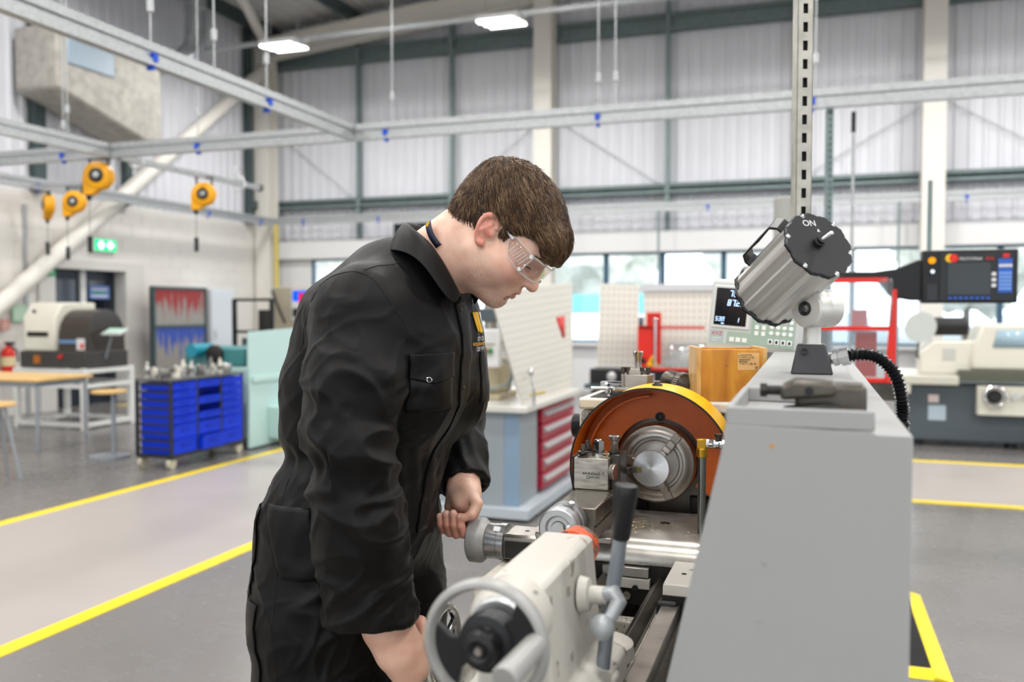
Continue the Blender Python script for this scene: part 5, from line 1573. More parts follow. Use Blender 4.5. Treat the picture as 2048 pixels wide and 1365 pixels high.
# --- workbench with red drawers
wbn = thing('steel_workbench', 'grey steel workbench with red drawers behind the man', 'workbench', (-2.3, 6.4, 0))
m_bgrey = mat('bench_grey', '#8f979c', 0.45)
m_bblue = mat('bench_blue_grey', '#7d93a8', 0.4)
BX0, BX1, BY0, BY1 = -3.05, -1.83, 5.64, 7.12
MB().box(BX0 - 0.02, BX1 + 0.02, BY0 - 0.02, BY1 + 0.02, 0.745, 0.79).build('worktop', mat('bench_top', '#cfcdc6', 0.35), wbn, bev=0.008)
MB().box(BX0, BX1 - 0.16, BY0 + 0.04, BY1, 0.09, 0.745).build('cabinet', m_bgrey, wbn, bev=0.006)
MB().box(BX1 - 0.16, BX1 - 0.05, BY0 + 0.04, BY0 + 0.06, 0.09, 0.745).build('corner_panel', m_bblue, wbn)
MB().box(BX1 - 0.16, BX1 - 0.05, BY0 + 0.06, BY0 + 0.45, 0.09, 0.745).build('side_pier', m_bgrey, wbn)
MB().box(BX0 - 0.05, BX1 + 0.04, BY0 - 0.04, BY1, 0.02, 0.09).build('plinth', mat('plinth_grey', '#b0b8be', 0.45), wbn, bev=0.004)
m_rdraw = mat('drawer_red', '#a8263c', 0.4)
for k in range(5):
    z = 0.12 + k * 0.122
    dr = MB().box(BX1 - 0.12, BX1 - 0.03, BY0 + 0.52, BY1 - 0.04, z, z + 0.112).build('drawer', m_rdraw, wbn, bev=0.004)
    MB().prism([(BX1 - 0.03, z + 0.05), (BX1 + 0.0, z + 0.058), (BX1 + 0.0, z + 0.075), (BX1 - 0.03, z + 0.09)], 'Y', BY0 + 0.55, BY1 - 0.08).build('drawer_handle', m_alu, dr)

def perforated(name, label, corners, nx, ny, hole, sticker=None, base=None):
    """sheet through four corners (bl, br, tr, tl) with rows of holes proud of it by a hair, folded edges"""
    bl, br, tr, tl = [Vector(c) for c in corners]
    t = thing(name, label, 'guard', tuple((bl + br) / 2))
    nrm = (br - bl).cross(tl - bl).normalized()
    sh = MB().add([bl, br, tr, tl] + [p - nrm * 0.012 for p in (bl, br, tr, tl)], [(0, 1, 2, 3), (7, 6, 5, 4), (0, 4, 5, 1), (1, 5, 6, 2), (2, 6, 7, 3), (3, 7, 4, 0)])
    sh.build('sheet', m_perf, t, smooth=False)
    mb = MB()
    for j in range(ny):
        for i in range(nx):
            u, v = (i + 0.7) / (nx + 0.4), (j + 0.7) / (ny + 0.4)
            p = (bl * (1 - u) + br * u) * (1 - v) + (tl * (1 - u) + tr * u) * v
            if hole == 'mixed' and not (u > 0.55 and v > 0.68):
                w_, h_ = 0.011, 0.006
            else:
                w_, h_ = 0.010, 0.010
            a = (br - bl).normalized() * w_
            b = (tl - bl).normalized() * h_
            mb.add([p + nrm * 0.0006 + a * math.cos(q * PI / 4) + b * math.sin(q * PI / 4) for q in range(8)], [tuple(range(8))])
    ho = mb.build('holes', m_hole, t, smooth=False)
    ho['kind'] = 'stuff'
    return t, nrm, (bl, br, tr, tl)
t, nrm, cs = perforated('perforated_guard', 'tilted cream perforated guard panel with red triangle sticker on the workbench',
                        ((-1.87, 5.72, 0.792), (-1.87, 7.05, 0.792), (-1.87, 7.05, 1.68), (-1.87, 5.08, 1.56)), 22, 16, 'mixed')
def on_sheet(cs, u, v):
    bl, br, tr, tl = cs
    return (bl * (1 - u) + br * u) * (1 - v) + (tl * (1 - u) + tr * u) * v
MB().add([on_sheet(cs, u, v) + nrm * 0.003 for u, v in ((0.72, 0.70), (0.86, 0.70), (0.86, 0.50), (0.815, 0.50))], [(0, 1, 2, 3)]).build('red_sticker', m_red, t, solid=0.002)
MB().cbox((-1.91, 7.07, 1.22), (0.05, 0.03, 0.84)).build('rear_stay', mat('stay_bronze', '#6d6455', 0.5), t)
# pillar drill base with switch box
pd = thing('pillar_drill', 'beige bench drill column with white switch box and red and green buttons', 'drill', (-2.3, 6.1, 0.79))
MB().box(-2.52, -2.12, 5.95, 6.35, 0.79, 0.84).build('base', mat('drill_beige', '#b4a88c', 0.45), pd, bev=0.01)
MB().box(-2.42, -2.14, 6.02, 6.3, 0.84, 1.10).build('gear_case', mat('drill_beige', '#b4a88c', 0.45), pd, bev=0.02)
MB().cyl((-2.28, 6.2, 1.05), (-2.28, 6.2, 1.62), 0.05, n=24).build('column', m_steel, pd)
MB().box(-2.45, -2.1, 6.05, 6.4, 1.36, 1.46).build('table_arm', m_mdark, pd, bev=0.01)
sbx = MB().box(-2.27, -2.09, 5.86, 5.95, 1.035, 1.31).build('switch_box', m_white, pd, bev=0.015, seg=3)
MB().box(-2.21, -2.14, 5.852, 5.862, 1.12, 1.19).build('button_plate', mat('plate_grey', '#bdbdb8', 0.5), sbx)
MB().lathe((-2.19, 5.853, 1.155), (0, -1, 0), [(0, 0.018), (0.012, 0.018), (0.014, 0.014)], 18).build('stop_button', m_red, sbx)
MB().lathe((-2.153, 5.853, 1.155), (0, -1, 0), [(0, 0.018), (0.008, 0.018), (0.010, 0.014)], 18).build('start_button', mat('button_green', '#128a4a', 0.4), sbx)
MB().box(-2.22, -2.12, 5.856, 5.861, 1.20, 1.208).build('maker_strip', mat('strip_olive', '#8f8a3a', 0.5), sbx)
for pts in (((-2.12, 5.95, 1.1), (-2.02, 5.9, 1.05), (-2.05, 5.9, 0.92), (-2.3, 5.9, 0.86)), ((-2.15, 5.93, 1.2), (-2.0, 5.9, 1.22), (-1.98, 5.9, 1.05), (-2.06, 5.92, 0.85))):
    MB().tube(resample(pts, 0.03), 0.008, 8).build('cable', m_galv_d, pd)
sc_ = thing('coolant_nozzle', 'small chrome ball nozzle with yellow tap on the bench edge', 'nozzle', (-1.80, 5.78, 0.79))
MB().cyl((-1.80, 5.75, 0.79), (-1.80, 5.75, 0.90), 0.012).build('stem', m_chrome, sc_)
MB().cyl((-1.83, 5.75, 0.86), (-1.72, 5.78, 0.885), 0.009).build('yellow_tap', mat('tap_yellow', '#c9b24a', 0.4), sc_)
MB().tube([(-1.80, 5.75, 0.90), (-1.815, 5.75, 0.96), (-1.82, 5.75, 1.0)], 0.008, 8).build('neck', m_chrome, sc_)
MB().sphere((-1.822, 5.75, 1.02), 0.026, 18, 0.85, 0.85, 1.2).build('ball', m_chrome, sc_)
# --- lathe with two perforated screens and red chuck guard, beyond the cross walkway
l2 = thing('background_lathe', 'black and cream lathe in front of the perforated screens, far side of the walkway', 'lathe', (-1.6, 9.8, 0))
MB().box(-2.3, -0.75, 9.42, 9.75, 0.62, 0.80).build('bed', m_black, l2, bev=0.01)
MB().box(-2.3, -1.75, 9.45, 9.9, 0, 0.62).build('stand', m_mdark, l2, bev=0.02)
MB().box(-1.1, -0.75, 9.45, 9.9, 0, 0.62).build('stand', m_mdark, l2, bev=0.02)
MB().box(-2.35, -0.7, 9.38, 9.95, 0.58, 0.63).build('chip_tray', m_mdark, l2)
MB().lathe((-2.05, 9.42, 0.72), (0, -1, 0), [(0, 0.05), (0.02, 0.05), (0.03, 0.03)], 20).build('dial', m_alu, l2)
for a in (('perforated_guard', 'narrow cream perforated screen left of the red guard', ((-2.31, 9.80, 0.80), (-1.84, 9.80, 0.80), (-1.83, 9.84, 1.735), (-2.28, 9.84, 1.75)), 7, 12), ('perforated_guard', 'wide cream perforated screen behind the red guard', ((-1.78, 9.84, 0.78), (-0.85, 9.84, 0.78), (-0.85, 9.86, 1.72), (-1.78, 9.86, 1.72)), 14, 12)):
    t, nrm, cs = perforated(a[0], a[1], a[2], a[3], a[4], 'round')
MB().box(-1.80, -0.82, 9.83, 9.90, 1.66, 1.74).build('top_fold', mat('fold_grey', '#c8cbce', 0.45), t)
MB().box(-0.86, -0.76, 9.80, 9.84, 0.78, 1.66).build('notice_strip', m_white, t)
rg = thing('red_chuck_guard', 'red hinged chuck guard with clear curved shield and yellow warning triangle', 'guard', (-1.6, 9.5, 0.75))
MB().box(-1.765, -1.60, 9.40, 9.46, 0.80, 1.28).build('hinge_post', m_red, rg, bev=0.008)
MB().box(-1.68, -1.52, 9.462, 9.49, 0.86, 1.42).build('rear_plate', m_red, rg, bev=0.006)
MB().box(-1.75, -1.05, 9.40, 9.43, 1.245, 1.275).build('top_bar', m_red, rg, bev=0.004)
MB().box(-1.75, -1.0, 9.40, 9.43, 0.795, 0.825).build('bottom_bar', m_red, rg, bev=0.004)
MB().cyl((-1.57, 9.38, 0.85), (-1.57, 9.38, 1.32), 0.014).build('slide_rod', m_chrome, rg)
MB().sphere((-1.57, 9.38, 1.34), 0.026, 14).build('knob', m_chrome, rg)
cs_ = MB()
n = 10
vs, fs = [], []
for k in range(n + 1):
    a = PI * 0.5 * k / n
    for x in (-1.46, -1.05):
        vs.append((x, 9.55 - 0.16 * math.cos(a), 0.83 + 0.26 * math.sin(a)))
fs = [(2 * k, 2 * k + 1, 2 * k + 3, 2 * k + 2) for k in range(n)]
cs_.add(vs, fs).build('clear_shield', m_poly, rg, solid=0.004)
wt = MB().prism([(-1.665, 0.845), (-1.535, 0.845), (-1.60, 0.965)], 'Y', 9.386, 9.394).build('warning_triangle', mat('warn_yellow', '#f3b414', 0.4), rg)
MB().box(-1.606, -1.594, 9.383, 9.386, 0.865, 0.92).build('warning_mark', m_blackm, wt)
MB().cyl((-1.70, 9.39, 0.90), (-1.70, 9.36, 0.90), 0.03, n=16).build('clamp_knob', m_black, rg)

# --- turret mill with red guards and black control pendant
ml = thing('turret_mill', 'grey turret milling machine behind the machine lamp', 'milling machine', (0.0, 5.9, 0))
m_mgrey = mat('mill_grey', '#8e9499', 0.45)
MB().box(-0.32, 0.22, 5.75, 6.45, 0, 0.2).build('foot', m_mdark, ml, bev=0.02)
MB().box(-0.22, 0.14, 5.95, 6.4, 0.2, 1.5).build('column', m_mgrey, ml, bev=0.03)
MB().box(-0.16, 0.06, 5.3, 6.4, 1.5, 1.7).build('ram', m_mgrey, ml, bev=0.03)
MB().cyl((-0.16, 5.9, 1.7), (-0.16, 5.9, 2.17), 0.07, n=28).build('motor', mat('motor_grey', '#a2a39d', 0.45), ml, bev=0.01)
MB().box(-0.5, 0.5, 5.2, 5.5, 0.95, 1.05).build('table', m_steel_d, ml, bev=0.006)
MB().box(-0.15, 0.12, 5.25, 5.9, 0.4, 0.95).build('knee', m_mgrey, ml, bev=0.02)
rg2 = thing('red_table_guard', 'red framed clear guard round the mill table behind the lamp hose', 'guard', (0.25, 5.2, 1.05))
for x, z0, z1 in ((0.40, 1.05, 1.56),):
    MB().prism([(x - 0.01, z0), (x + 0.045, z0), (x + 0.045, z1), (x + 0.02, z1)], 'Y', 5.16, 5.2).build('upright', m_red, rg2, bev=0.003)
MB().box(0.0, 0.42, 5.165, 5.195, 1.335, 1.36).build('middle_bar', m_red, rg2, bev=0.003)
MB().box(0.0, 0.40, 5.165, 5.195, 1.60, 1.625).build('top_bar', m_red, rg2, bev=0.003)
MB().box(0.0, 0.44, 5.165, 5.195, 1.05, 1.075).build('bottom_bar', m_red, rg2, bev=0.003)
MB().box(0.24, 0.35, 5.20, 5.23, 1.08, 1.33).build('red_flap', m_red, rg2, bev=0.003)
MB().box(0.22, 0.30, 5.22, 5.24, 1.36, 1.45).build('red_flap', m_red, rg2, bev=0.003)
MB().box(0.0, 0.40, 5.176, 5.182, 1.36, 1.60).build('clear_panel', m_poly, rg2)
MB().box(0.0, 0.40, 5.176, 5.182, 1.075, 1.335).build('clear_panel', m_poly, rg2)
MB().box(0.36, 0.425, 5.15, 5.2, 1.37, 1.62).build('corner_sleeve', m_poly, rg2, bev=0.01)
pn = thing('control_pendant', 'black control pendant with dark screen and blue keypad on a swing arm', 'control panel', (0.8, 5.2, 1.48))
MB().box(0.57, 1.03, 5.2, 5.3, 1.485, 1.77).build('case', m_black, pn, bev=0.008)
MB().box(0.66, 1.01, 5.194, 5.2, 1.50, 1.755).build('fascia', mat('fascia_grey', '#24272b', 0.45), pn)
MB().box(0.695, 0.90, 5.190, 5.194, 1.53, 1.70).build('screen', mat('dark_lcd', '#191c1c', 0.15), pn)
MB().box(0.935, 1.0, 5.190, 5.194, 1.54, 1.72).build('keypad', mat('keypad_blue', '#2d5fb8', 0.45), pn)
for r in range(5):
    for c in range(4):
        MB().box(0.940 + c * 0.015, 0.951 + c * 0.015, 5.187, 5.190, 1.555 + r * 0.02, 1.569 + r * 0.02).build('key', mat('key_pale_blue', '#7fa6e6', 0.45), pn)
for c in range(4):
    MB().box(0.938 + c * 0.016, 0.951 + c * 0.016, 5.187, 5.190, 1.675, 1.690).build('key', m_white, pn)
MB().box(0.955, 0.985, 5.186, 5.190, 1.725, 1.745).build('red_key', m_red, pn)
for c in range(8):
    MB().box(0.70 + c * 0.026, 0.715 + c * 0.026, 5.187, 5.194, 1.507, 1.519).build('soft_key', mat('soft_key_blue', '#2f62c4', 0.45), pn)
for z in (1.57, 1.60, 1.63):
    MB().box(0.905, 0.925, 5.187, 5.194, z, z + 0.018).build('side_key', m_white, pn)
MB().cyl((0.618, 5.2, 1.715), (0.618, 5.185, 1.715), 0.018).build('amber_lamp', emission('amber', '#ffa51e', 1.3), pn)
MB().cyl((0.62, 5.2, 1.655), (0.62, 5.175, 1.655), 0.010).build('key_switch', m_chrome, pn)
MB().box(0.595, 0.645, 5.194, 5.2, 1.50, 1.59).build('socket_plate', mat('socket_black', '#26272a', 0.3), pn)
MB().cyl((0.705, 5.194, 1.725), (0.705, 5.188, 1.725), 0.022).build('logo_disc', mat('logo_yellow', '#f2c21a', 0.4), pn)
MB().cyl((0.722, 5.194, 1.725), (0.722, 5.186, 1.725), 0.022).build('logo_disc', m_red, pn)
text_part('logo_text', 'PROTOTRAK', 0.022, m_white, pn, (0.805, 5.1895, 1.720), basis((1, 0, 0), (0, 0, 1)), 0.0005, sx=0.85)
text_part('logo_text', 'SMX', 0.024, m_red, pn, (0.895, 5.1895, 1.720), basis((1, 0, 0), (0, 0, 1)), 0.0005, sx=0.9)
MB().prism([(0.06, 1.62), (0.06, 1.665), (0.33, 1.66), (0.44, 1.675), (0.55, 1.72), (0.575, 1.72), (0.575, 1.50), (0.52, 1.50), (0.42, 1.52), (0.36, 1.60)], 'Y', 5.22, 5.29).build('swing_arm', m_black, pn, bev=0.008)
MB().cyl((0.61, 5.25, 1.77), (0.61, 5.25, 2.15), 0.012).build('cable_rod', m_galv_d, pn)

# --- cylindrical grinder on the right
gr = thing('cylindrical_grinder', 'cream and dark grey cylindrical grinding machine beyond the walkway', 'grinder', (1.8, 10.7, 0))
MB().box(1.0, 3.2, 10.2, 11.3, 0.06, 0.66).build('base', m_mdark, gr, bev=0.02)
for x in (1.1, 2.0, 3.0):
    MB().cyl((x, 10.3, 0), (x, 10.3, 0.06), 0.06).build('levelling_foot', m_black, gr)
MB().box(0.95, 1.48, 10.1, 11.2, 0.66, 0.76).build('table_end', m_mcream, gr, bev=0.015)
MB().box(0.95, 1.02, 10.1, 11.2, 0.56, 0.66).build('end_lip', m_mcream, gr, bev=0.01)
MB().box(1.48, 3.1, 10.15, 10.7, 0.70, 0.82).build('table', mat('grinder_olive', '#5c6052', 0.45), gr, bev=0.01)
MB().box(1.65, 2.9, 10.08, 10.2, 0.36, 0.66).build('control_apron', m_mcream, gr, bev=0.01)
hwg = MB().ring((1.80, 10.02, 0.56), (0, 1, 0), 0.10, 0.016, 32, 10).build('handwheel', m_chrome, gr)
MB().lathe((1.80, 10.08, 0.56), (0, -1, 0), [(0, 0.07), (0.04, 0.07), (0.06, 0.05)], 24).build('handwheel_hub', m_black, hwg)
for x in (1.98, 2.08):
    MB().cyl((x, 10.08, 0.56), (x, 10.04, 0.56), 0.03).build('dial_knob', m_alu, gr)
MB().prism([(1.12, 0.76), (1.12, 1.0), (1.25, 1.12), (1.66, 1.12), (1.66, 0.76)], 'Y', 10.25, 10.6).build('work_head', m_mcream, gr, bev=0.02)
MB().box(1.34, 1.46, 10.243, 10.25, 0.92, 1.04).build('plate', mat('plate_grey', '#bdbdb8', 0.5), gr)
MB().cyl((1.10, 10.5, 1.27), (1.60, 10.5, 1.27), 0.10, n=24).build('motor', m_black, gr)
MB().prism([(1.60, 0.82), (1.60, 0.95), (1.70, 1.30), (2.9, 1.30), (2.9, 0.82)], 'Y', 10.2, 10.8).build('wheel_guard', m_mcream, gr, bev=0.03)
MB().add([(1.80, 10.195, 1.06), (2.25, 10.195, 1.06), (2.22, 10.195, 1.24), (1.84, 10.195, 1.24)], [(0, 1, 2, 3)]).build('window', mat('grinder_window', '#9db6c4', 0.1), gr, solid=0.004)
MB().lathe((1.15, 10.4, 1.25), (-0.5, -1, 0.3), [(0, 0.03), (0.02, 0.16), (0.05, 0.17)], 28).build('lamp_shade', mat('shade_grey', '#b4bab6', 0.45), gr)
MB().tube([(1.25, 10.4, 0.8), (1.10, 10.35, 0.95), (1.12, 10.4, 1.1), (1.16, 10.4, 1.25)], 0.012, 8).build('lamp_arm', m_black, gr)
MB().box(1.20, 1.30, 10.19, 10.2, 0.47, 0.55).build('warning_plate', mat('plate_pink', '#d8c8c8', 0.5), gr)
MB().box(1.20, 1.37, 10.19, 10.2, 0.28, 0.44).build('data_plate', mat('plate_blue', '#a8b8c2', 0.5), gr)
MB().box(2.2, 2.5, 9.95, 10.15, 0.06, 0.22).build('coolant_unit', m_mcream, gr, bev=0.01)

# --- anti-fatigue mat on the floor
fm = thing('floor_mat', 'black ribbed anti-fatigue mat with yellow edges on the grey floor', 'mat', (0.05, 4.3, 0))
MB().box(-0.45, 0.482, 3.80, 4.76, 0.002, 0.010).build('mat_body', m_rubber, fm, smooth=False)
for k in range(44):
    y = 3.81 + k * 0.0215
    MB().box(-0.44, 0.478, y, y + 0.012, 0.010, 0.0145).build('rib', m_rubber, fm, smooth=False)
def bevel_edge(poly0, poly1):
    return MB().add([(x, y, 0.0025) for x, y in poly0] + [(x, y, 0.014) for x, y in poly1] + [(x, y, 0.0015) for x, y in poly1], [(0, 1, 3, 2)])
E_ = MB().prism([(0.478, 0.0015), (0.545, 0.0015), (0.535, 0.004), (0.49, 0.014), (0.478, 0.014)], 'Y', 3.72, 4.83)
E_.build('yellow_edge', m_yel, fm, smooth=False)
MB().prism([(3.72, 0.0015), (3.81, 0.0015), (3.81, 0.014), (3.79, 0.014), (3.735, 0.004)], 'X', -0.45, 0.478).build('yellow_edge', m_yel, fm, smooth=False)
MB().prism([(4.75, 0.0015), (4.84, 0.0015), (4.825, 0.004), (4.77, 0.014), (4.75, 0.014)], 'X', -0.45, 0.478).build('yellow_edge', m_yel, fm, smooth=False)

# ================================================================ PERSON
class Field:
    """signed distance grid; shapes are blended in with smooth unions, then skinned"""
    def __init__(s, lo, hi, h):
        s.h = h
        s.lo = np.array(lo, np.float32)
        n = np.ceil((np.array(hi) - np.array(lo)) / h).astype(int) + 1
        s.ax = [s.lo[i] + h * np.arange(n[i], dtype=np.float32) for i in range(3)]
        s.V = np.full(n, 0.5, np.float32)
    def block(s, lo, hi):
        sl = []
        for i in range(3):
            a = max(0, int((lo[i] - s.lo[i]) / s.h))
            b = min(len(s.ax[i]), int((hi[i] - s.lo[i]) / s.h) + 2)
            if b <= a:
                return None
            sl.append(slice(a, b))
        return tuple(sl)
    def apply(s, fn, lo, hi, k=0.0, op='add', pad=0.03):
        sl = s.block([v - pad - k for v in lo], [v + pad + k for v in hi])
        if sl is None:
            return s
        X = s.ax[0][sl[0]][:, None, None]
        Y = s.ax[1][sl[1]][None, :, None]
        Z = s.ax[2][sl[2]][None, None, :]
        d = fn(X, Y, Z).astype(np.float32)
        V = s.V[sl]
        if op == 'cut':
            d = -d
            if k > 0:
                h = np.clip(0.5 - 0.5 * (V - d) / k, 0, 1)
                s.V[sl] = V * (1 - h) + d * h + k * h * (1 - h)
            else:
                s.V[sl] = np.maximum(V, d)
        else:
            if k > 0:
                h = np.clip(0.5 + 0.5 * (V - d) / k, 0, 1)
                s.V[sl] = V * (1 - h) + d * h - k * h * (1 - h)
            else:
                s.V[sl] = np.minimum(V, d)
        return s
    def cone(s, a, b, ra, rb, k=0.02, sy=1.0, op='add', pad=0.03):
        a, b = np.array(a, float), np.array(b, float)
        ab = (b - a) * np.array([1, sy, 1])
        L2 = max(float(ab @ ab), 1e-12)
        def fn(X, Y, Z):
            x, y, z = X - a[0], (Y - a[1]) * sy, Z - a[2]
            t = np.clip((x * ab[0] + y * ab[1] + z * ab[2]) / L2, 0, 1)
            return np.sqrt((x - t * ab[0]) ** 2 + (y - t * ab[1]) ** 2 + (z - t * ab[2]) ** 2) - (ra + (rb - ra) * t)
        R = max(ra, rb)
        ex = np.array([R, R / sy, R])
        return s.apply(fn, np.minimum(a, b) - ex, np.maximum(a, b) + ex, k, op, pad)
    def chain(s, pts, k=0.02, sy=1.0):
        for (a, ra), (b, rb) in zip(pts[:-1], pts[1:]):
            s.cone(a, b, ra, rb, k, sy)
        return s
    def ell(s, c, r, k=0.02, op='add', pad=0.03, R=None):
        """ellipsoid; R: 3x3 whose rows are its own axes"""
        c, r = np.array(c, float), np.array(r, float)
        m = float(r.min())
        def fn(X, Y, Z):
            x, y, z = X - c[0], Y - c[1], Z - c[2]
            if R is not None:
                x, y, z = (R[i][0] * x + R[i][1] * y + R[i][2] * z for i in range(3))
            k0 = np.sqrt((x / r[0]) ** 2 + (y / r[1]) ** 2 + (z / r[2]) ** 2)
            k1 = np.sqrt((x / r[0] ** 2) ** 2 + (y / r[1] ** 2) ** 2 + (z / r[2] ** 2) ** 2) + 1e-9
            return k0 * (k0 - 1) / k1
        e = r if R is None else np.full(3, r.max())
        return s.apply(fn, c - e, c + e, k, op, pad)
    def skin(s):
        V, h = s.V, s.h
        ins = V < 0
        c = [ins[i:ins.shape[0] - 1 + i, j:ins.shape[1] - 1 + j, k:ins.shape[2] - 1 + k] for i in (0, 1) for j in (0, 1) for k in (0, 1)]
        anyi = np.logical_or.reduce(c)
        alli = np.logical_and.reduce(c)
        I, J, K = np.nonzero(anyi & ~alli)
        idx = np.full(anyi.shape, -1, np.int64)
        idx[I, J, K] = np.arange(len(I))
        P = np.zeros((len(I), 3))
        C = np.zeros(len(I))
        corners = [(i, j, k) for i in (0, 1) for j in (0, 1) for k in (0, 1)]
        for a in corners:
            for ax in range(3):
                if a[ax]:
                    continue
                b = list(a)
                b[ax] = 1
                va = V[I + a[0], J + a[1], K + a[2]]
                vb = V[I + b[0], J + b[1], K + b[2]]
                m = (va < 0) != (vb < 0)
                t = np.where(m, va / np.where(m, va - vb, 1), 0)
                for q in range(3):
                    P[:, q] += m * (a[q] + (t if q == ax else 0))
                C += m
        P /= C[:, None]
        P += np.stack([I, J, K], 1)
        P = P * h + s.lo
        F = []
        for ax in range(3):
            o1, o2 = [(1, 2), (2, 0), (0, 1)][ax]
            sh = [slice(None)] * 3
            a = ins[tuple(slice(0, -1) if q == ax else slice(1, -1) for q in range(3))]
            b = ins[tuple(slice(1, None) if q == ax else slice(1, -1) for q in range(3))]
            for flip in (False, True):
                m = (a & ~b) if not flip else (~a & b)
                T = list(np.nonzero(m))
                for q in range(3):
                    if q != ax:
                        T[q] = T[q] + 1
                def cell(d1, d2):
                    U = [t.copy() for t in T]
                    U[o1] += d1
                    U[o2] += d2
                    return idx[U[0], U[1], U[2]]
                q = [cell(-1, -1), cell(0, -1), cell(0, 0), cell(-1, 0)]
                if flip:
                    q = q[::-1]
                F.append(np.stack(q, 1))
        F = np.concatenate(F)
        F = F[(F >= 0).all(1)]
        return P, F

def mesh_np(name, P, F):
    me = bpy.data.meshes.new(name)
    me.vertices.add(len(P))
    me.vertices.foreach_set('co', np.asarray(P, np.float32).ravel())
    me.loops.add(F.size)
    me.loops.foreach_set('vertex_index', F.ravel().astype(np.int32))
    me.polygons.add(len(F))
    me.polygons.foreach_set('loop_start', np.arange(0, F.size, 4, dtype=np.int32))
    me.update(calc_edges=True)
    return me

def normals_np(P, F):
    n = np.cross(P[F[:, 2]] - P[F[:, 0]], P[F[:, 3]] - P[F[:, 1]])
    N = np.zeros_like(P)
    for q in range(4):
        np.add.at(N, F[:, q], n)
    return N / (np.linalg.norm(N, axis=1, keepdims=True) + 1e-12)

def relax(P, F, it=2, w=0.5):
    for _ in range(it):
        S = np.zeros_like(P)
        C = np.zeros(len(P))
        for q in range(4):
            a, b = F[:, q], F[:, (q + 1) % 4]
            np.add.at(S, a, P[b])
            np.add.at(S, b, P[a])
            np.add.at(C, a, 1)
            np.add.at(C, b, 1)
        P = P * (1 - w) + w * S / C[:, None]
    return P

# ---------------------------------------------------------------- head, in its own frame: x forward, y left, z up, origin between the ears
HEAD_O = Vector((-0.570, 1.60, 1.591))
HEAD_PITCH, HEAD_YAW, HEAD_ROLL = math.radians(47), math.radians(4), 0.0
HM = Matrix.Translation(HEAD_O) @ Matrix.Rotation(HEAD_YAW, 4, 'Z') @ Matrix.Rotation(HEAD_PITCH, 4, 'Y') @ Matrix.Scale(0.965, 4)
HMi = HM.inverted()
neck_b = HMi @ Vector((-0.735, 1.60, 1.530))      # base of the neck seen from the head
hf = Field((-0.28, -0.11, -0.25), (0.14, 0.11, 0.16), 0.0019)
hf.ell((0.000, 0, 0.042), (0.099, 0.0765, 0.090), 0)
hf.ell((0.045, 0, 0.02), (0.056, 0.066, 0.075), 0.03)
hf.ell((0.050, 0, -0.035), (0.050, 0.056, 0.062), 0.03)
for s in (-1, 1):
    hf.cone((-0.004, s * 0.056, -0.045), (0.070, s * 0.022, -0.087), 0.017, 0.017, 0.03)      # jaw
    hf.ell((0.058, s * 0.046, -0.018), (0.036, 0.024, 0.034), 0.03)                            # cheek
    hf.ell((0.030, s * 0.052, -0.045), (0.040, 0.018, 0.035), 0.03)
    hf.cone((0.089, s * 0.012, 0.031), (0.072, s * 0.046, 0.031), 0.0125, 0.010, 0.015)         # brow
hf.ell((0.085, 0, -0.090), (0.018, 0.022, 0.017), 0.02)                                        # chin
hf.ell((0.082, 0, -0.052), (0.023, 0.030, 0.030), 0.02)                                        # muzzle
hf.cone((-0.048, 0, -0.018), tuple(neck_b), 0.063, 0.070, 0.035)                                # neck
hf.cone((0.015, 0, -0.065), (neck_b.x + 0.045, 0, neck_b.z + 0.03), 0.040, 0.045, 0.04)        # throat
hf.ell((0.045, 0, -0.082), (0.042, 0.036, 0.022), 0.03)                                        # under the chin
for s in (-1, 1):
    hf.ell((0.098, s * 0.032, 0.010), (0.014, 0.019, 0.012), 0.012, 'cut')                      # sockets
    hf.ell((0.0795, s * 0.032, 0.011), (0.0130, 0.0150, 0.0118), 0.006)                         # lowered lids
    hf.ell((0.096, s * 0.032, 0.0065), (0.0045, 0.014, 0.0011), 0.002, 'cut')                   # lid slit
hf.cone((0.094, 0, 0.024), (0.114, 0, -0.012), 0.0085, 0.0100, 0.012)                          # nose
hf.ell((0.1185, 0, -0.0190), (0.0125, 0.0122, 0.0112), 0.010)
for s in (-1, 1):
    hf.ell((0.1045, s * 0.0125, -0.0225), (0.0115, 0.0078, 0.0085), 0.006)
    hf.ell((0.1100, s * 0.0068, -0.0320), (0.0065, 0.0034, 0.0050), 0.003, 'cut')
hf.cone((0.1015, -0.016, -0.0500), (0.1055, 0, -0.0475), 0.0043, 0.0062, 0.006)                # lips
hf.cone((0.1015, 0.016, -0.0500), (0.1055, 0, -0.0475), 0.0043, 0.0062, 0.006)
hf.cone((0.0985, -0.014, -0.0585), (0.1025, 0, -0.0605), 0.0043, 0.0066, 0.006)
hf.cone((0.0985, 0.014, -0.0585), (0.1025, 0, -0.0605), 0.0043, 0.0066, 0.006)
hf.cone((0.1080, -0.022, -0.0555), (0.1100, 0, -0.0540), 0.0012, 0.0014, 0.004, 1.0, 'cut')
hf.cone((0.1080, 0.022, -0.0555), (0.1100, 0, -0.0540), 0.0012, 0.0014, 0.004, 1.0, 'cut')
hf.cone((0.098, -0.012, -0.0715), (0.098, 0.012, -0.0715), 0.0050, 0.0050, 0.010, 1.0, 'cut')   # fold above the chin
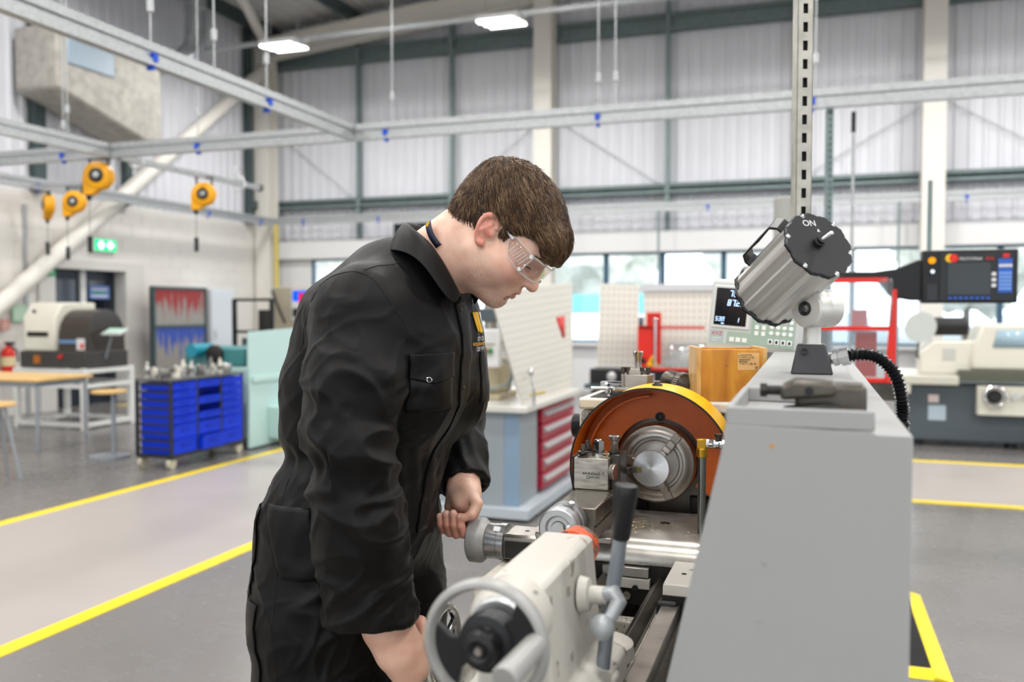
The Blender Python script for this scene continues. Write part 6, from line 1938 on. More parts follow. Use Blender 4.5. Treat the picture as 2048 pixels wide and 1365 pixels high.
# ears
for s in (-1, 1):
    tilt = math.radians(16)
    ev = np.array([-math.sin(tilt), 0, math.cos(tilt)])                    # up along the ear
    eb0 = np.array([math.cos(tilt), 0, math.sin(tilt)])                    # forward
    fl = math.radians(26)
    eb = eb0 * math.cos(fl) + np.array([0, -s, 0]) * math.sin(fl)
    ec = np.cross(eb, ev) * 1.0
    if ec[1] * s < 0:
        ec = -ec
    c0 = np.array([-0.008, s * 0.0835, 0.003])
    Rr = [ev, eb, ec]
    def earc(X, Y, Z):
        x, y, z = X - c0[0], Y - c0[1], Z - c0[2]
        return [r[0] * x + r[1] * y + r[2] * z for r in Rr]
    def helix(X, Y, Z):
        a, b, c = earc(X, Y, Z)
        w = 0.0175 - 0.004 * np.clip(-a / 0.03, -1, 1)
        q = np.sqrt((a / 0.029) ** 2 + (b / w) ** 2) + 1e-6
        d = np.sqrt(((q - 1) * 0.020) ** 2 + (c - 0.001) ** 2) - 0.0042
        return np.where((b > 0.008) & (a < 0.008), np.maximum(d, 0.004), d)
    lo, hi = c0 - 0.04, c0 + 0.04
    def plate(X, Y, Z):
        a, b, c = earc(X, Y, Z)
        q = np.sqrt((a / 0.028) ** 2 + (b / 0.0165) ** 2 + ((c + 0.003) / 0.0045) ** 2)
        return (q - 1) * 0.0045
    hf.apply(plate, lo, hi, 0.004)
    hf.apply(helix, lo, hi, 0.003)
    def P_(a, b, c):
        return c0 + ev * a + eb * b + ec * c
    hf.cone(P_(0.013, 0.004, 0.001), P_(-0.006, -0.008, 0.001), 0.0035, 0.004, 0.005)
    hf.cone(P_(-0.006, -0.008, 0.001), P_(-0.018, -0.002, 0.001), 0.004, 0.0035, 0.005)
    hf.ell(P_(-0.028, 0.004, 0.0), (0.0085, 0.0085, 0.0058), 0.006)
    hf.ell(P_(-0.004, 0.003, 0.004), (0.0085, 0.0085, 0.0085), 0.004, 'cut')
    hf.ell(P_(-0.005, 0.013, 0.002), (0.004, 0.004, 0.0045), 0.004)
    hf.ell(P_(0.0, 0.004, -0.008), (0.02, 0.014, 0.012), 0.008)
hP, hF = hf.skin()
hP = relax(hP, hF, 1, 0.4)
local = hP.copy()
hW = np.array([tuple(HM @ Vector(p)) for p in hP])

# skin tone masks (part of the skin itself)
x, y, z = local.T
lip = np.exp(-(((z + 0.0545) / 0.0085) ** 2) ** 2) * np.clip((x - 0.094) / 0.006, 0, 1) * np.clip((0.019 - np.abs(y)) / 0.005, 0, 1)
red = np.exp(-((x - 0.075) ** 2 / 0.0011 + (np.abs(y) - 0.05) ** 2 / 0.0009 + (z + 0.02) ** 2 / 0.0009)) * 0.9
red = np.maximum(red, np.exp(-((x - 0.115) ** 2 + y ** 2 + (z + 0.02) ** 2) / 0.0003) * 0.7)
earm = np.clip((np.abs(y) - 0.078) / 0.006, 0, 1) * np.clip((0.03 - np.abs(x + 0.008)) / 0.01, 0, 1)
red = np.maximum(red, earm * 0.9)
beard = np.clip((-0.02 - z) / 0.03, 0, 1) * np.clip((x - 0.0) / 0.03, 0, 1) * np.clip((0.125 + z * 0.9) / 0.03, 0, 1)
beard *= 1 - np.exp(-((x - 0.1) ** 2 / 0.0003 + (z + 0.054) ** 2 / 0.0002))

# ---------------------------------------------------------------- hands and forearms
lh = Field((-0.82, 1.60, 0.90), (-0.60, 1.92, 1.22), 0.0021)
HC_ = np.array([-0.697, 1.684, 1.012])          # the crank handle inside the fist
def hp_(dx, dy, dz):
    return HC_ + np.array([dx, dy, dz])
# forearm and wrist come down from behind
lh.chain([((-0.765, 1.85, 1.155), 0.040), (hp_(-0.006, 0.060, 0.062), 0.031), (hp_(0.002, 0.04, 0.048), 0.029)], 0.02, 1.0)
lh.cone(hp_(-0.012, 0.042, 0.046), hp_(-0.022, 0.034, 0.018), 0.022, 0.018, 0.02)
lh.cone(hp_(0.014, 0.040, 0.046), hp_(0.026, 0.034, 0.020), 0.023, 0.018, 0.02)
lh.cone(hp_(0.002, 0.036, 0.045), hp_(0.002, 0.034, 0.018), 0.022, 0.018, 0.02)
lh.cone(hp_(0.020, 0.020, 0.050), hp_(0.006, 0.012, 0.034), 0.021, 0.017, 0.018)            # ball of the thumb
for dx, L, r in ((0.030, 1.0, 0.0096), (0.0115, 1.06, 0.0098), (-0.0075, 1.0, 0.0093), (-0.025, 0.86, 0.0083)):
    sl = (dx - 0.003) * 0.18
    zt = {0.030: 0.012, 0.0115: 0.018, -0.0075: 0.016, -0.025: 0.010}[dx]
    f = [(hp_(dx, 0.034, 0.018), r * 1.12), (hp_(dx - 0.002, 0.020 * L, -0.022 * L), r * 1.08), (hp_(dx - 0.004 - sl, -0.012 * L, -0.027 * L), r), (hp_(dx - 0.006 - sl, -0.0215, -0.008), r * 0.97), (hp_(dx - 0.008 - sl, -0.0205, zt - 0.002), r * 0.86)]
    for (a, ra), (b, rb) in zip(f[:-1], f[1:]):
        lh.cone(a, b, ra, rb, 0.0022)
th = [(hp_(0.028, 0.018, 0.048), 0.0155), (hp_(0.046, 0.004, 0.034), 0.0118), (hp_(0.040, -0.014, 0.014), 0.0100), (hp_(0.024, -0.022, 0.008), 0.0082)]
for (a, ra), (b, rb) in zip(th[:-1], th[1:]):
    lh.cone(a, b, ra, rb, 0.004)
lP, lF = lh.skin()
lP = relax(lP, lF, 1, 0.4)

rh = Field((-0.86, 1.32, 0.68), (-0.60, 1.62, 1.12), 0.0028)
rh.chain([((-0.757, 1.395, 1.04), 0.046), ((-0.722, 1.415, 0.875), 0.042), ((-0.702, 1.425, 0.83), 0.041), ((-0.690, 1.44, 0.795), 0.034)], 0.02)
rh.cone((-0.690, 1.44, 0.80), (-0.692, 1.475, 0.775), 0.030, 0.025, 0.02)
rh.cone((-0.700, 1.44, 0.79), (-0.715, 1.485, 0.79), 0.024, 0.020, 0.02)
G = np.array([-0.735, 1.50, 0.835])                # grip of the apron wheel
for i, (dx, r) in enumerate(((0.036, 0.0105), (0.016, 0.011), (-0.004, 0.0105), (-0.023, 0.0095))):
    f = [((G[0] + dx, 1.475, 0.80), r * 1.2), ((G[0] + dx, 1.503, 0.812), r * 1.1), ((G[0] + dx, 1.522, 0.835), r), ((G[0] + dx, 1.508, 0.855), r * 0.95), ((G[0] + dx, 1.488, 0.852), r * 0.85)]
    for (a, ra), (b, rb) in zip(f[:-1], f[1:]):
        rh.cone(a, b, ra, rb, 0.003)
f = [((-0.682, 1.45, 0.81), 0.017), ((-0.672, 1.475, 0.84), 0.012), ((-0.690, 1.492, 0.86), 0.0105), ((-0.712, 1.498, 0.862), 0.009)]
for (a, ra), (b, rb) in zip(f[:-1], f[1:]):
    rh.cone(a, b, ra, rb, 0.005)
rP, rF = rh.skin()
rP = relax(rP, rF, 1, 0.4)

# ---------------------------------------------------------------- trunk and legs under the clothes
bf = Field((-1.10, 1.28, 0.02), (-0.60, 1.95, 1.56), 0.012)
SY = 0.66
bf.chain([((-0.885, 1.6, 0.98), 0.10), ((-0.87, 1.6, 1.15), 0.095), ((-0.83, 1.6, 1.33), 0.10), ((-0.80, 1.6, 1.44), 0.085), ((-0.745, 1.6, 1.50), 0.055)], 0.04, SY)
for s in (-1, 1):
    bf.chain([((-0.885, 1.6 + s * 0.09, 0.95), 0.085), ((-0.885, 1.6 + s * 0.11, 0.50), 0.06), ((-0.90, 1.6 + s * 0.12, 0.10), 0.045)], 0.03)
    bf.cone((-0.90, 1.6 + s * 0.12, 0.09), (-0.80, 1.6 + s * 0.13, 0.06), 0.042, 0.035, 0.03)
bf.chain([((-0.78, 1.44, 1.42), 0.06), ((-0.76, 1.37, 1.20), 0.045), ((-0.755, 1.395, 1.05), 0.042)], 0.03)
bf.chain([((-0.79, 1.76, 1.42), 0.06), ((-0.80, 1.85, 1.21), 0.045), ((-0.765, 1.855, 1.15), 0.04)], 0.03)
tP, tF = bf.skin()

person = thing('person', 'young man in black coveralls and clear safety glasses bending over the lathe', 'person', (-0.89, 1.60, 0.0))
def skin_piece(P, F, lipv=None, redv=None, beardv=None):
    me = mesh_np('body', P, F)
    for nm, v in (('lip', lipv), ('red', redv), ('beard', beardv)):
        a = me.attributes.new(nm, 'FLOAT', 'POINT')
        if v is not None:
            a.data.foreach_set('value', np.asarray(v, np.float32))
    o = bpy.data.objects.new('body', me)
    COL.objects.link(o)
    return o
knuck = np.clip((0.03 - (lP[:, 2] - HC_[2])) / 0.03, 0, 1) * 0.75
base_o = skin_piece(hW, hF, lip, red, beard)
extra = [skin_piece(tP, tF), skin_piece(lP, lF, redv=knuck), skin_piece(rP, rF, redv=np.full(len(rP), 0.15))]
for e in extra:
    mo_ = base_o.modifiers.new('union', 'BOOLEAN')
    mo_.operation = 'UNION'
    mo_.object = e
    mo_.solver = 'MANIFOLD'
bpy.context.view_layer.update()
body_me = bpy.data.meshes.new_from_object(base_o.evaluated_get(bpy.context.evaluated_depsgraph_get()))
for o in [base_o] + extra:
    bpy.data.objects.remove(o)
body_me.materials.clear()

def skin_material():
    m = bpy.data.materials.new('skin')
    m.use_nodes = True
    nt = m.node_tree
    L = nt.links.new
    b = nt.nodes['Principled BSDF']
    b.inputs['Roughness'].default_value = 0.42
    b.inputs['Subsurface Weight'].default_value = 0.18
    b.inputs['Subsurface Radius'].default_value = (0.012, 0.004, 0.002)
    b.inputs['Subsurface Scale'].default_value = 0.6
    tc = nt.nodes.new('ShaderNodeTexCoord')
    def noise(scale, detail=4):
        n = nt.nodes.new('ShaderNodeTexNoise')
        n.inputs['Scale'].default_value = scale
        n.inputs['Detail'].default_value = detail
        L(tc.outputs['Object'], n.inputs[0])
        return n
    def at(name):
        a = nt.nodes.new('ShaderNodeAttribute')
        a.attribute_name = name
        return a.outputs['Fac']
    def mix(fac, c1, c2):
        x = nt.nodes.new('ShaderNodeMix')
        x.data_type = 'RGBA'
        if hasattr(fac, 'is_linked') or not isinstance(fac, float):
            L(fac, x.inputs[0])
        else:
            x.inputs[0].default_value = fac
        for i, c in ((6, c1), (7, c2)):
            if isinstance(c, tuple):
                x.inputs[i].default_value = (*c, 1)
            else:
                L(c, x.inputs[i])
        return x.outputs[2]
    def ramp(src, p0, p1, v0=0.0, v1=1.0):
        r = nt.nodes.new('ShaderNodeMapRange')
        r.inputs[1].default_value, r.inputs[2].default_value, r.inputs[3].default_value, r.inputs[4].default_value = p0, p1, v0, v1
        L(src, r.inputs[0])
        return r.outputs[0]
    def mul(a, bb):
        q = nt.nodes.new('ShaderNodeMath')
        q.operation = 'MULTIPLY'
        L(a, q.inputs[0])
        if isinstance(bb, float):
            q.inputs[1].default_value = bb
        else:
            L(bb, q.inputs[1])
        return q.outputs[0]
    base = mix(ramp(noise(45).outputs[0], 0.35, 0.65), lin('#e2b49c'), lin('#eac3ae'))
    base = mix(mul(at('red'), ramp(noise(90).outputs[0], 0.3, 0.7, 0.55, 1.0)), base, lin('#cc7a68'))
    base = mix(mul(at('lip'), 0.75), base, lin('#b0605a'))
    st = ramp(noise(1400, 2).outputs[0], 0.48, 0.60)
    base = mix(mul(mul(at('beard'), st), 0.75), base, lin('#6b4a3a'))
    base = mix(mul(at('beard'), 0.16), base, lin('#8a6a5c'))
    vor = nt.nodes.new('ShaderNodeTexVoronoi')
    vor.inputs['Scale'].default_value = 60
    L(tc.outputs['Object'], vor.inputs[0])
    mole = ramp(vor.outputs['Distance'], 0.05, 0.09, 1.0, 0.0)
    pick = ramp(noise(18, 1).outputs[0], 0.56, 0.60)
    base = mix(mul(mul(mole, pick), 0.6), base, lin('#8d5442'))
    L(base, b.inputs['Base Color'])
    bp = nt.nodes.new('ShaderNodeBump')
    bp.inputs['Strength'].default_value = 0.12
    bp.inputs['Distance'].default_value = 0.001
    L(noise(700, 3).outputs[0], bp.inputs['Height'])
    L(bp.outputs[0], b.inputs['Normal'])
    return m
m_skin = skin_material()
body = link('body', body_me, m_skin, person, ang=180)

# fingernails, brows, lashes
m_nail = mat('nail', '#e3b3a4', 0.25)
for dx, zt, r in ((0.030, 0.012, 0.0096), (0.0115, 0.018, 0.0098), (-0.0075, 0.016, 0.0093), (-0.025, 0.010, 0.0083)):
    sl = (dx - 0.003) * 0.18
    c = hp_(dx - 0.008 - sl, -0.0205 - r * 0.78, zt - 0.002)
    MB().sphere((0, 0, 0), 0.0055, 14, 0.95, 0.32, 1.15).move(Matrix.Translation(c)).build('fingernail', m_nail, body)
m_hairm = mat('brown_hair', '#3a281a', 0.5, var=0.35, vscale=140)
rng = random.Random(11)
bvh_head = None
from mathutils.bvhtree import BVHTree
bvh_head = BVHTree.FromPolygons([Vector(p) for p in local], hF.tolist())
def strand_mesh(mb, pts, r0, r1=0.0001):
    n = len(pts)
    mb.tube(pts, [r0 + (r1 - r0) * (i / (n - 1)) ** 2 for i in range(n)], 3)
brow = MB()
for s in (-1, 1):
    for i in range(110):
        t = rng.random()
        p = Vector((0.112 - 0.02 * t * t, s * (0.012 + 0.038 * t), 0.032 + 0.004 * math.sin(t * 2.6) + rng.gauss(0, 0.0016)))
        q = bvh_head.find_nearest(p)[0]
        d = Vector((-0.004, s * 0.006, 0.0015 - 0.003 * t))
        strand_mesh(brow, [HM @ (q + Vector((0.0003, 0, 0))), HM @ (q + d * 0.5 + Vector((0.0012, 0, 0))), HM @ (q + d + Vector((0.0008, 0, -0.0005)))], 0.00022)
    for i in range(36):
        t = i / 35
        a = -1.0 + 2.0 * t
        q = Vector((0.0915 - 0.0045 * a * a, s * (0.032 + 0.0135 * a), 0.0065))
        strand_mesh(brow, [HM @ q, HM @ (q + Vector((0.004, s * 0.001 * a, -0.0015))), HM @ (q + Vector((0.007, s * 0.002 * a, -0.0005)))], 0.00018)
brow.build('eyebrows', m_hairm, body, smooth=False)

# ---------------------------------------------------------------- hair
cf = Field((-0.16, -0.13, -0.08), (0.16, 0.13, 0.19), 0.0028)
cf.ell((-0.008, 0, 0.040), (0.116, 0.084, 0.099), 0)
cf.ell((-0.022, 0, 0.076), (0.101, 0.078, 0.066), 0.03)
cf.ell((-0.070, 0, 0.000), (0.046, 0.060, 0.064), 0.03)
cf.cone((0.081, -0.036, 0.078), (0.083, 0.036, 0.078), 0.025, 0.025, 0.03)
cf.cone((0.095, -0.032, 0.065), (0.097, 0.032, 0.065), 0.0175, 0.0175, 0.02)
cf.cone((0.108, -0.026, 0.050), (0.110, 0.026, 0.050), 0.0105, 0.0105, 0.012)
def hairline(X, Y, Z):
    g = np.interp(X.ravel(), [-0.2, -0.085, -0.055, -0.035, -0.022, -0.004, 0.010, 0.018, 0.027, 0.034, 0.052, 0.068, 0.080, 0.095, 0.2],
                  [-0.060, -0.060, -0.052, -0.030, 0.020, 0.034, 0.030, 0.010, 0.010, 0.034, 0.050, 0.054, 0.052, 0.040, 0.040]).reshape(X.shape)
    return (Z - g) * 0.8
cf.apply(lambda X, Y, Z: np.broadcast_to(hairline(X, Y, Z), np.broadcast_shapes(X.shape, Y.shape, Z.shape)), (-0.16, -0.13, -0.08), (0.16, 0.13, 0.19), 0.004, 'cut' if False else 'add') if False else None
sl = cf.V
X = cf.ax[0][:, None, None]; Z = cf.ax[2][None, None, :]
cf.V = np.maximum(cf.V, -hairline(X, 0, Z) * np.ones_like(cf.V))
cP, cF = cf.skin()
cP = relax(cP, cF, 2, 0.5)
cN = normals_np(cP, cF)
# tousled clumps
for i in range(len(cP)):
    p = Vector(cP[i])
    d = p - Vector((-0.055, 0.0, 0.14))
    lonlat = Vector((math.atan2(d.y, d.x) * 2.2, d.length * 9, 0))
    n = mnoise.noise(Vector((lonlat.x * 3.2, lonlat.y, 3.1))) + 0.5 * mnoise.noise(Vector((lonlat.x * 8, lonlat.y * 2, 7.7)))
    edge = min(1.0, max(0.0, (p.z - 0.03) / 0.05))
    cP[i] += cN[i] * 0.0032 * n * (0.3 + 0.7 * edge)
capW = np.array([tuple(HM @ Vector(p)) for p in cP])
hair_cap = link('hair', mesh_np('hair', capW, cF), m_hairm, person, ang=180)
bvh_c = BVHTree.FromPolygons([Vector(p) for p in cP], cF.tolist())
crown = Vector((-0.062, 0.012, 0.130))
m_strand = mat('hair_strands', '#6a4e36', 0.36)
_nt = m_strand.node_tree
_a = _nt.nodes.new('ShaderNodeAttribute')
_a.attribute_name = 'tone'
_r = _nt.nodes.new('ShaderNodeValToRGB')
_r.color_ramp.elements[0].color = (*lin('#2c1d12'), 1)
_r.color_ramp.elements[1].color = (*lin('#a98a66'), 1)
_e = _r.color_ramp.elements.new(0.55)
_e.color = (*lin('#5d432d'), 1)
_nt.links.new(_a.outputs['Fac'], _r.inputs[0])
_nt.links.new(_r.outputs[0], _nt.nodes['Principled BSDF'].inputs['Base Color'])
SV, SF, ST = [], [], []
fc = cP[cF].mean(1)
fa = np.linalg.norm(np.cross(cP[cF[:, 2]] - cP[cF[:, 0]], cP[cF[:, 3]] - cP[cF[:, 1]]), axis=1)
fnrm = np.cross(cP[cF[:, 2]] - cP[cF[:, 0]], cP[cF[:, 3]] - cP[cF[:, 1]])
pr_ = fa / fa.sum()
rs = np.random.RandomState(5)
pick = rs.choice(len(cF), 15000, p=pr_)
for fi in pick:
    p = Vector(fc[fi])
    nn = Vector(fnrm[fi]).normalized()
    # skip the flat cut underneath
    if nn.z < -0.55 and p.x < 0.09:
        continue
    L = 0.016 + 0.026 * min(1, max(0, (p.z - 0.02) / 0.09)) + (0.014 if p.x > 0.05 else 0)
    if p.x < -0.03 and p.z < 0.03:
        L = 0.011 + 0.05 * max(0, p.z + 0.01)
    steps = 6
    clump = mnoise.noise(Vector((math.atan2(p.y, p.x + 0.06) * 7, p.z * 40, 1.7)))
    pts = [p - nn * 0.002]
    q = p
    for k in range(1, steps + 1):
        d = q - crown
        d.x += 0.055
        d = d.normalized() + Vector((0.35, 0.25 * clump, -0.05))
        hit = bvh_c.find_nearest(q)
        n = hit[1]
        d = d - n * d.dot(n)
        if d.length < 1e-5:
            d = Vector((1, 0, 0))
        d.normalize()
        d += Vector((rs.normal(0, 0.10), rs.normal(0, 0.10), rs.normal(0, 0.06)))
        q = q + d * (L / steps)
        t = k / steps
        hit = bvh_c.find_nearest(q)
        if hit[3] < 0.006:
            q = hit[0] + hit[1] * (0.0008 + 0.0045 * t * (0.2 + rs.rand() ** 2 + 0.6 * max(0, clump)))
        pts.append(q.copy())
    tmp = MB()
    strand_mesh(tmp, [HM @ v for v in pts], 0.0005 + 0.0003 * rs.rand(), 0.0001)
    n0 = len(SV)
    SV.extend(tmp.v)
    SF.extend([tuple(i + n0 for i in f) for f in tmp.f])
    ST.extend([min(1, max(0, rs.normal(0.45 + 0.35 * clump, 0.22)))] * len(tmp.v))
me_s = bpy.data.meshes.new('hair_strands')
me_s.from_pydata(SV, [], SF)
at_ = me_s.attributes.new('tone', 'FLOAT', 'POINT')
at_.data.foreach_set('value', ST)
link('hair_strands', me_s, m_strand, hair_cap, ang=180)

# ---------------------------------------------------------------- coveralls
vf = Field((-1.16, 1.18, 0.07), (-0.56, 2.02, 1.66), 0.0043)
SYT = 0.66
vf.chain([((-0.905, 1.60, 1.00), 0.120), ((-0.900, 1.60, 1.17), 0.112), ((-0.895, 1.60, 1.30), 0.110), ((-0.865, 1.60, 1.42), 0.105), ((-0.800, 1.60, 1.495), 0.085)], 0.05, SYT)
vf.chain([((-0.835, 1.60, 1.00), 0.105), ((-0.825, 1.60, 1.16), 0.108), ((-0.765, 1.60, 1.32), 0.118), ((-0.745, 1.60, 1.42), 0.100), ((-0.735, 1.60, 1.475), 0.070)], 0.05, SYT)
vf.cone((-0.79, 1.60, 1.50), (-0.725, 1.60, 1.535), 0.085, 0.070, 0.05, 0.9)
for yy, fx in ((1.51, 0.0), (1.69, 0.014)):
    vf.cone((-0.742 + fx, yy, 1.43), (-0.728 + fx, yy, 1.27), 0.070, 0.078, 0.05)
# shoulders
vf.cone((-0.80, 1.60, 1.475), (-0.775, 1.445, 1.445), 0.075, 0.085, 0.05)
vf.cone((-0.80, 1.60, 1.475), (-0.785, 1.755, 1.445), 0.075, 0.085, 0.05)
# trouser legs
vf.chain([((-0.905, 1.50, 1.02), 0.125), ((-0.905, 1.49, 0.86), 0.128), ((-0.900, 1.485, 0.70), 0.122), ((-0.880, 1.48, 0.50), 0.100), ((-0.895, 1.475, 0.12), 0.088)], 0.04)
vf.chain([((-0.875, 1.70, 1.00), 0.120), ((-0.865, 1.71, 0.80), 0.118), ((-0.860, 1.715, 0.62), 0.108), ((-0.855, 1.72, 0.48), 0.098), ((-0.880, 1.725, 0.12), 0.088)], 0.04)
# openings: neck, cuffs, hems
vf.cone((-0.735, 1.60, 1.52), (-0.66, 1.60, 1.60), 0.066, 0.085, 0.006, 1.0, 'cut')
def halfspace(n, p):
    n = np.array(n, float) / np.linalg.norm(n)
    return lambda X, Y, Z: (X - p[0]) * n[0] + (Y - p[1]) * n[1] + (Z - p[2]) * n[2]
LO, HI, HV = (-1.16, 1.18, 0.07), (-0.56, 2.02, 1.66), 0.0043
def sleeve(pts, n, p, hole, r):
    f = Field(LO, HI, HV)
    f.chain(pts, 0.03)
    fn = halfspace(n, p)
    f.apply(lambda X, Y, Z: -fn(X, Y, Z) * np.ones(np.broadcast_shapes(X.shape, Y.shape, Z.shape)), np.array(p) - 0.13, np.array(p) + 0.13, 0, 'cut', 0.0)
    f.cone(hole[0], hole[1], r, r, 0.004, 1.0, 'cut', 0.01)
    return f
sl_r = sleeve([((-0.775, 1.435, 1.435), 0.088), ((-0.768, 1.39, 1.32), 0.086), ((-0.768, 1.36, 1.205), 0.074), ((-0.755, 1.372, 1.06), 0.077), ((-0.746, 1.400, 0.90), 0.076), ((-0.744, 1.405, 0.83), 0.076)],
              (0.06, 0.05, -1), (-0.746, 1.402, 0.890), ((-0.742, 1.41, 0.82), (-0.750, 1.396, 0.93)), 0.0705)
sl_l = sleeve([((-0.785, 1.765, 1.435), 0.085), ((-0.790, 1.83, 1.32), 0.075), ((-0.785, 1.875, 1.20), 0.072), ((-0.745, 1.815, 1.125), 0.058), ((-0.706, 1.752, 1.070), 0.048), ((-0.690, 1.73, 1.045), 0.048)],
              (0.40, -0.62, -0.65), (-0.706, 1.746, 1.072), ((-0.69, 1.722, 1.04), (-0.73, 1.785, 1.105)), 0.0425)
ZZ = vf.ax[2][None, None, :]
for f in (sl_r, sl_l):
    k = np.where(ZZ > 1.36, 0.035, np.where(ZZ > 1.26, 0.004 + 0.031 * (ZZ - 1.26) / 0.10, 0.004)).astype(np.float32)
    h = np.clip(0.5 + 0.5 * (vf.V - f.V) / k, 0, 1)
    vf.V = vf.V * (1 - h) + f.V * h - k * h * (1 - h)
for c in ((-0.895, 1.475), (-0.880, 1.725)):
    vf.apply(lambda X, Y, Z: (Z - 0.105) * np.ones(np.broadcast_shapes(X.shape, Y.shape, Z.shape)), (c[0] - 0.12, c[1] - 0.12, 0.05), (c[0] + 0.12, c[1] + 0.12, 0.12), 0, 'cut', 0.0)
    vf.cone((c[0], c[1], 0.08), (c[0], c[1], 0.16), 0.078, 0.078, 0.004, 1.0, 'cut', 0.01)
vP, vF = vf.skin()
vP = relax(vP, vF, 3, 0.5)
vN = normals_np(vP, vF)

def crease(v):
    """sharp-ridged noise in -1..1"""
    return 1 - 2 * min(1.0, abs(v) * 1.9)
disp = np.zeros(len(vP))
for i in range(len(vP)):
    x, y, z = vP[i]
    arm_r = min(1.0, max(0.0, (1.50 - y) / 0.06)) * (1.0 if x > -0.86 else max(0.0, (x + 0.90) / 0.04)) * min(1, max(0, (1.44 - z) / 0.12))
    w = Vector((mnoise.noise(Vector((x * 5, y * 5, z * 5))), mnoise.noise(Vector((x * 5, y * 5, z * 5 + 9))), mnoise.noise(Vector((x * 5 + 7, y * 5, z * 5)))))
    p = Vector((x, y, z)) + w * 0.05
    d = 0.0
    def ridge(v, k):
        return max(0.0, 1 - abs(v) * k) ** 1.6
    # broad drape folds, longer downward
    d += 0.0040 * mnoise.noise(Vector((p.x * 7 + p.z * 2.5, p.y * 7, p.z * 3.5)))
    d += 0.0034 * ridge(mnoise.noise(Vector((p.x * 7 + p.z * 5, p.y * 7, p.z * 6 - p.x * 4))), 4.5)
    d += 0.0022 * ridge(mnoise.noise(Vector((p.x * 14 - p.z * 9, p.y * 13, p.z * 11 + 4))), 4.5)
    if arm_r > 0:
        a = mnoise.noise(Vector((p.x * 5 + p.z * 8, p.y * 5, p.z * 6 - p.x * 5)))
        b = mnoise.noise(Vector((p.x * 6 - p.z * 9, p.y * 6, p.z * 7 + p.x * 5 + 5)))
        c = mnoise.noise(Vector((p.x * 13 - p.z * 12, p.y * 12, p.z * 13 + p.x * 8 + 15)))
        d = d * (1 - 0.5 * arm_r) + arm_r * (0.0085 * ridge(a, 4.2) + 0.0080 * ridge(b, 4.2) + 0.0032 * ridge(c, 4) - 0.004)
    # gathered elastic waist
    zw = 1.172 + 0.10 * (x + 0.87)
    g = math.exp(-((z - zw) / 0.028) ** 2)
    if g > 0.01 and x < -0.76:
        d = d * (1 - 0.7 * g) - 0.018 * g
        d += g * 0.0035 * math.sin((x * 1.0 + y * 1.0) * 190 + 4 * w.x)
    gg = math.exp(-((z - zw + 0.055) / 0.05) ** 2) * 0.6
    d += gg * 0.0035 * math.sin((x + y) * 120 + 5 * w.y)
    if z > 1.48:
        d *= max(0.15, 1 - (z - 1.48) / 0.05)
    disp[i] = d
vP = vP + vN * disp[:, None]
vP = relax(vP, vF, 1, 0.2)

def cloth_material():
    m = bpy.data.materials.new('black_twill')
    m.use_nodes = True
    nt = m.node_tree
    L = nt.links.new
    b = nt.nodes['Principled BSDF']
    b.inputs['Base Color'].default_value = (*lin('#121111'), 1)
    b.inputs['Roughness'].default_value = 0.46
    b.inputs['Sheen Weight'].default_value = 0.02
    b.inputs['Sheen Roughness'].default_value = 0.4
    b.inputs['Specular IOR Level'].default_value = 0.14
    tc = nt.nodes.new('ShaderNodeTexCoord')
    n1 = nt.nodes.new('ShaderNodeTexNoise')
    n1.noise_type = 'RIDGED_MULTIFRACTAL'
    n1.inputs['Scale'].default_value = 11
    n1.inputs['Detail'].default_value = 2.5
    n1.inputs['Roughness'].default_value = 0.35
    n1.inputs['Distortion'].default_value = 0.6
    L(tc.outputs['Object'], n1.inputs[0])
    n2 = nt.nodes.new('ShaderNodeTexNoise')
    n2.inputs['Scale'].default_value = 1500
    L(tc.outputs['Object'], n2.inputs[0])
    b1 = nt.nodes.new('ShaderNodeBump')
    b1.inputs['Strength'].default_value = 0.5
    b1.inputs['Distance'].default_value = 0.006
    L(n1.outputs[0], b1.inputs['Height'])
    b2 = nt.nodes.new('ShaderNodeBump')
    b2.inputs['Strength'].default_value = 0.25
    b2.inputs['Distance'].default_value = 0.0006
    L(n2.outputs[0], b2.inputs['Height'])
    L(b1.outputs[0], b2.inputs['Normal'])
    L(b2.outputs[0], b.inputs['Normal'])
    return m
m_cloth = cloth_material()
cover = link('coveralls', mesh_np('coveralls', vP, vF), m_cloth, person, ang=180)
bvh_v = BVHTree.FromPolygons([Vector(p) for p in vP], vF.tolist())

def snap(p, off=0.0):
    h = bvh_v.find_nearest(Vector(p))
    return h[0] + h[1] * off, h[1]
def seam(name, pts, r=0.0011, m=None, off=0.0):
    return MB().tube([snap(p, off)[0] for p in resample(pts, 0.008)], r, 6).build(name, m or m_seam, cover)
m_seam = mat('seam_black', '#0c0c0c', 0.8)

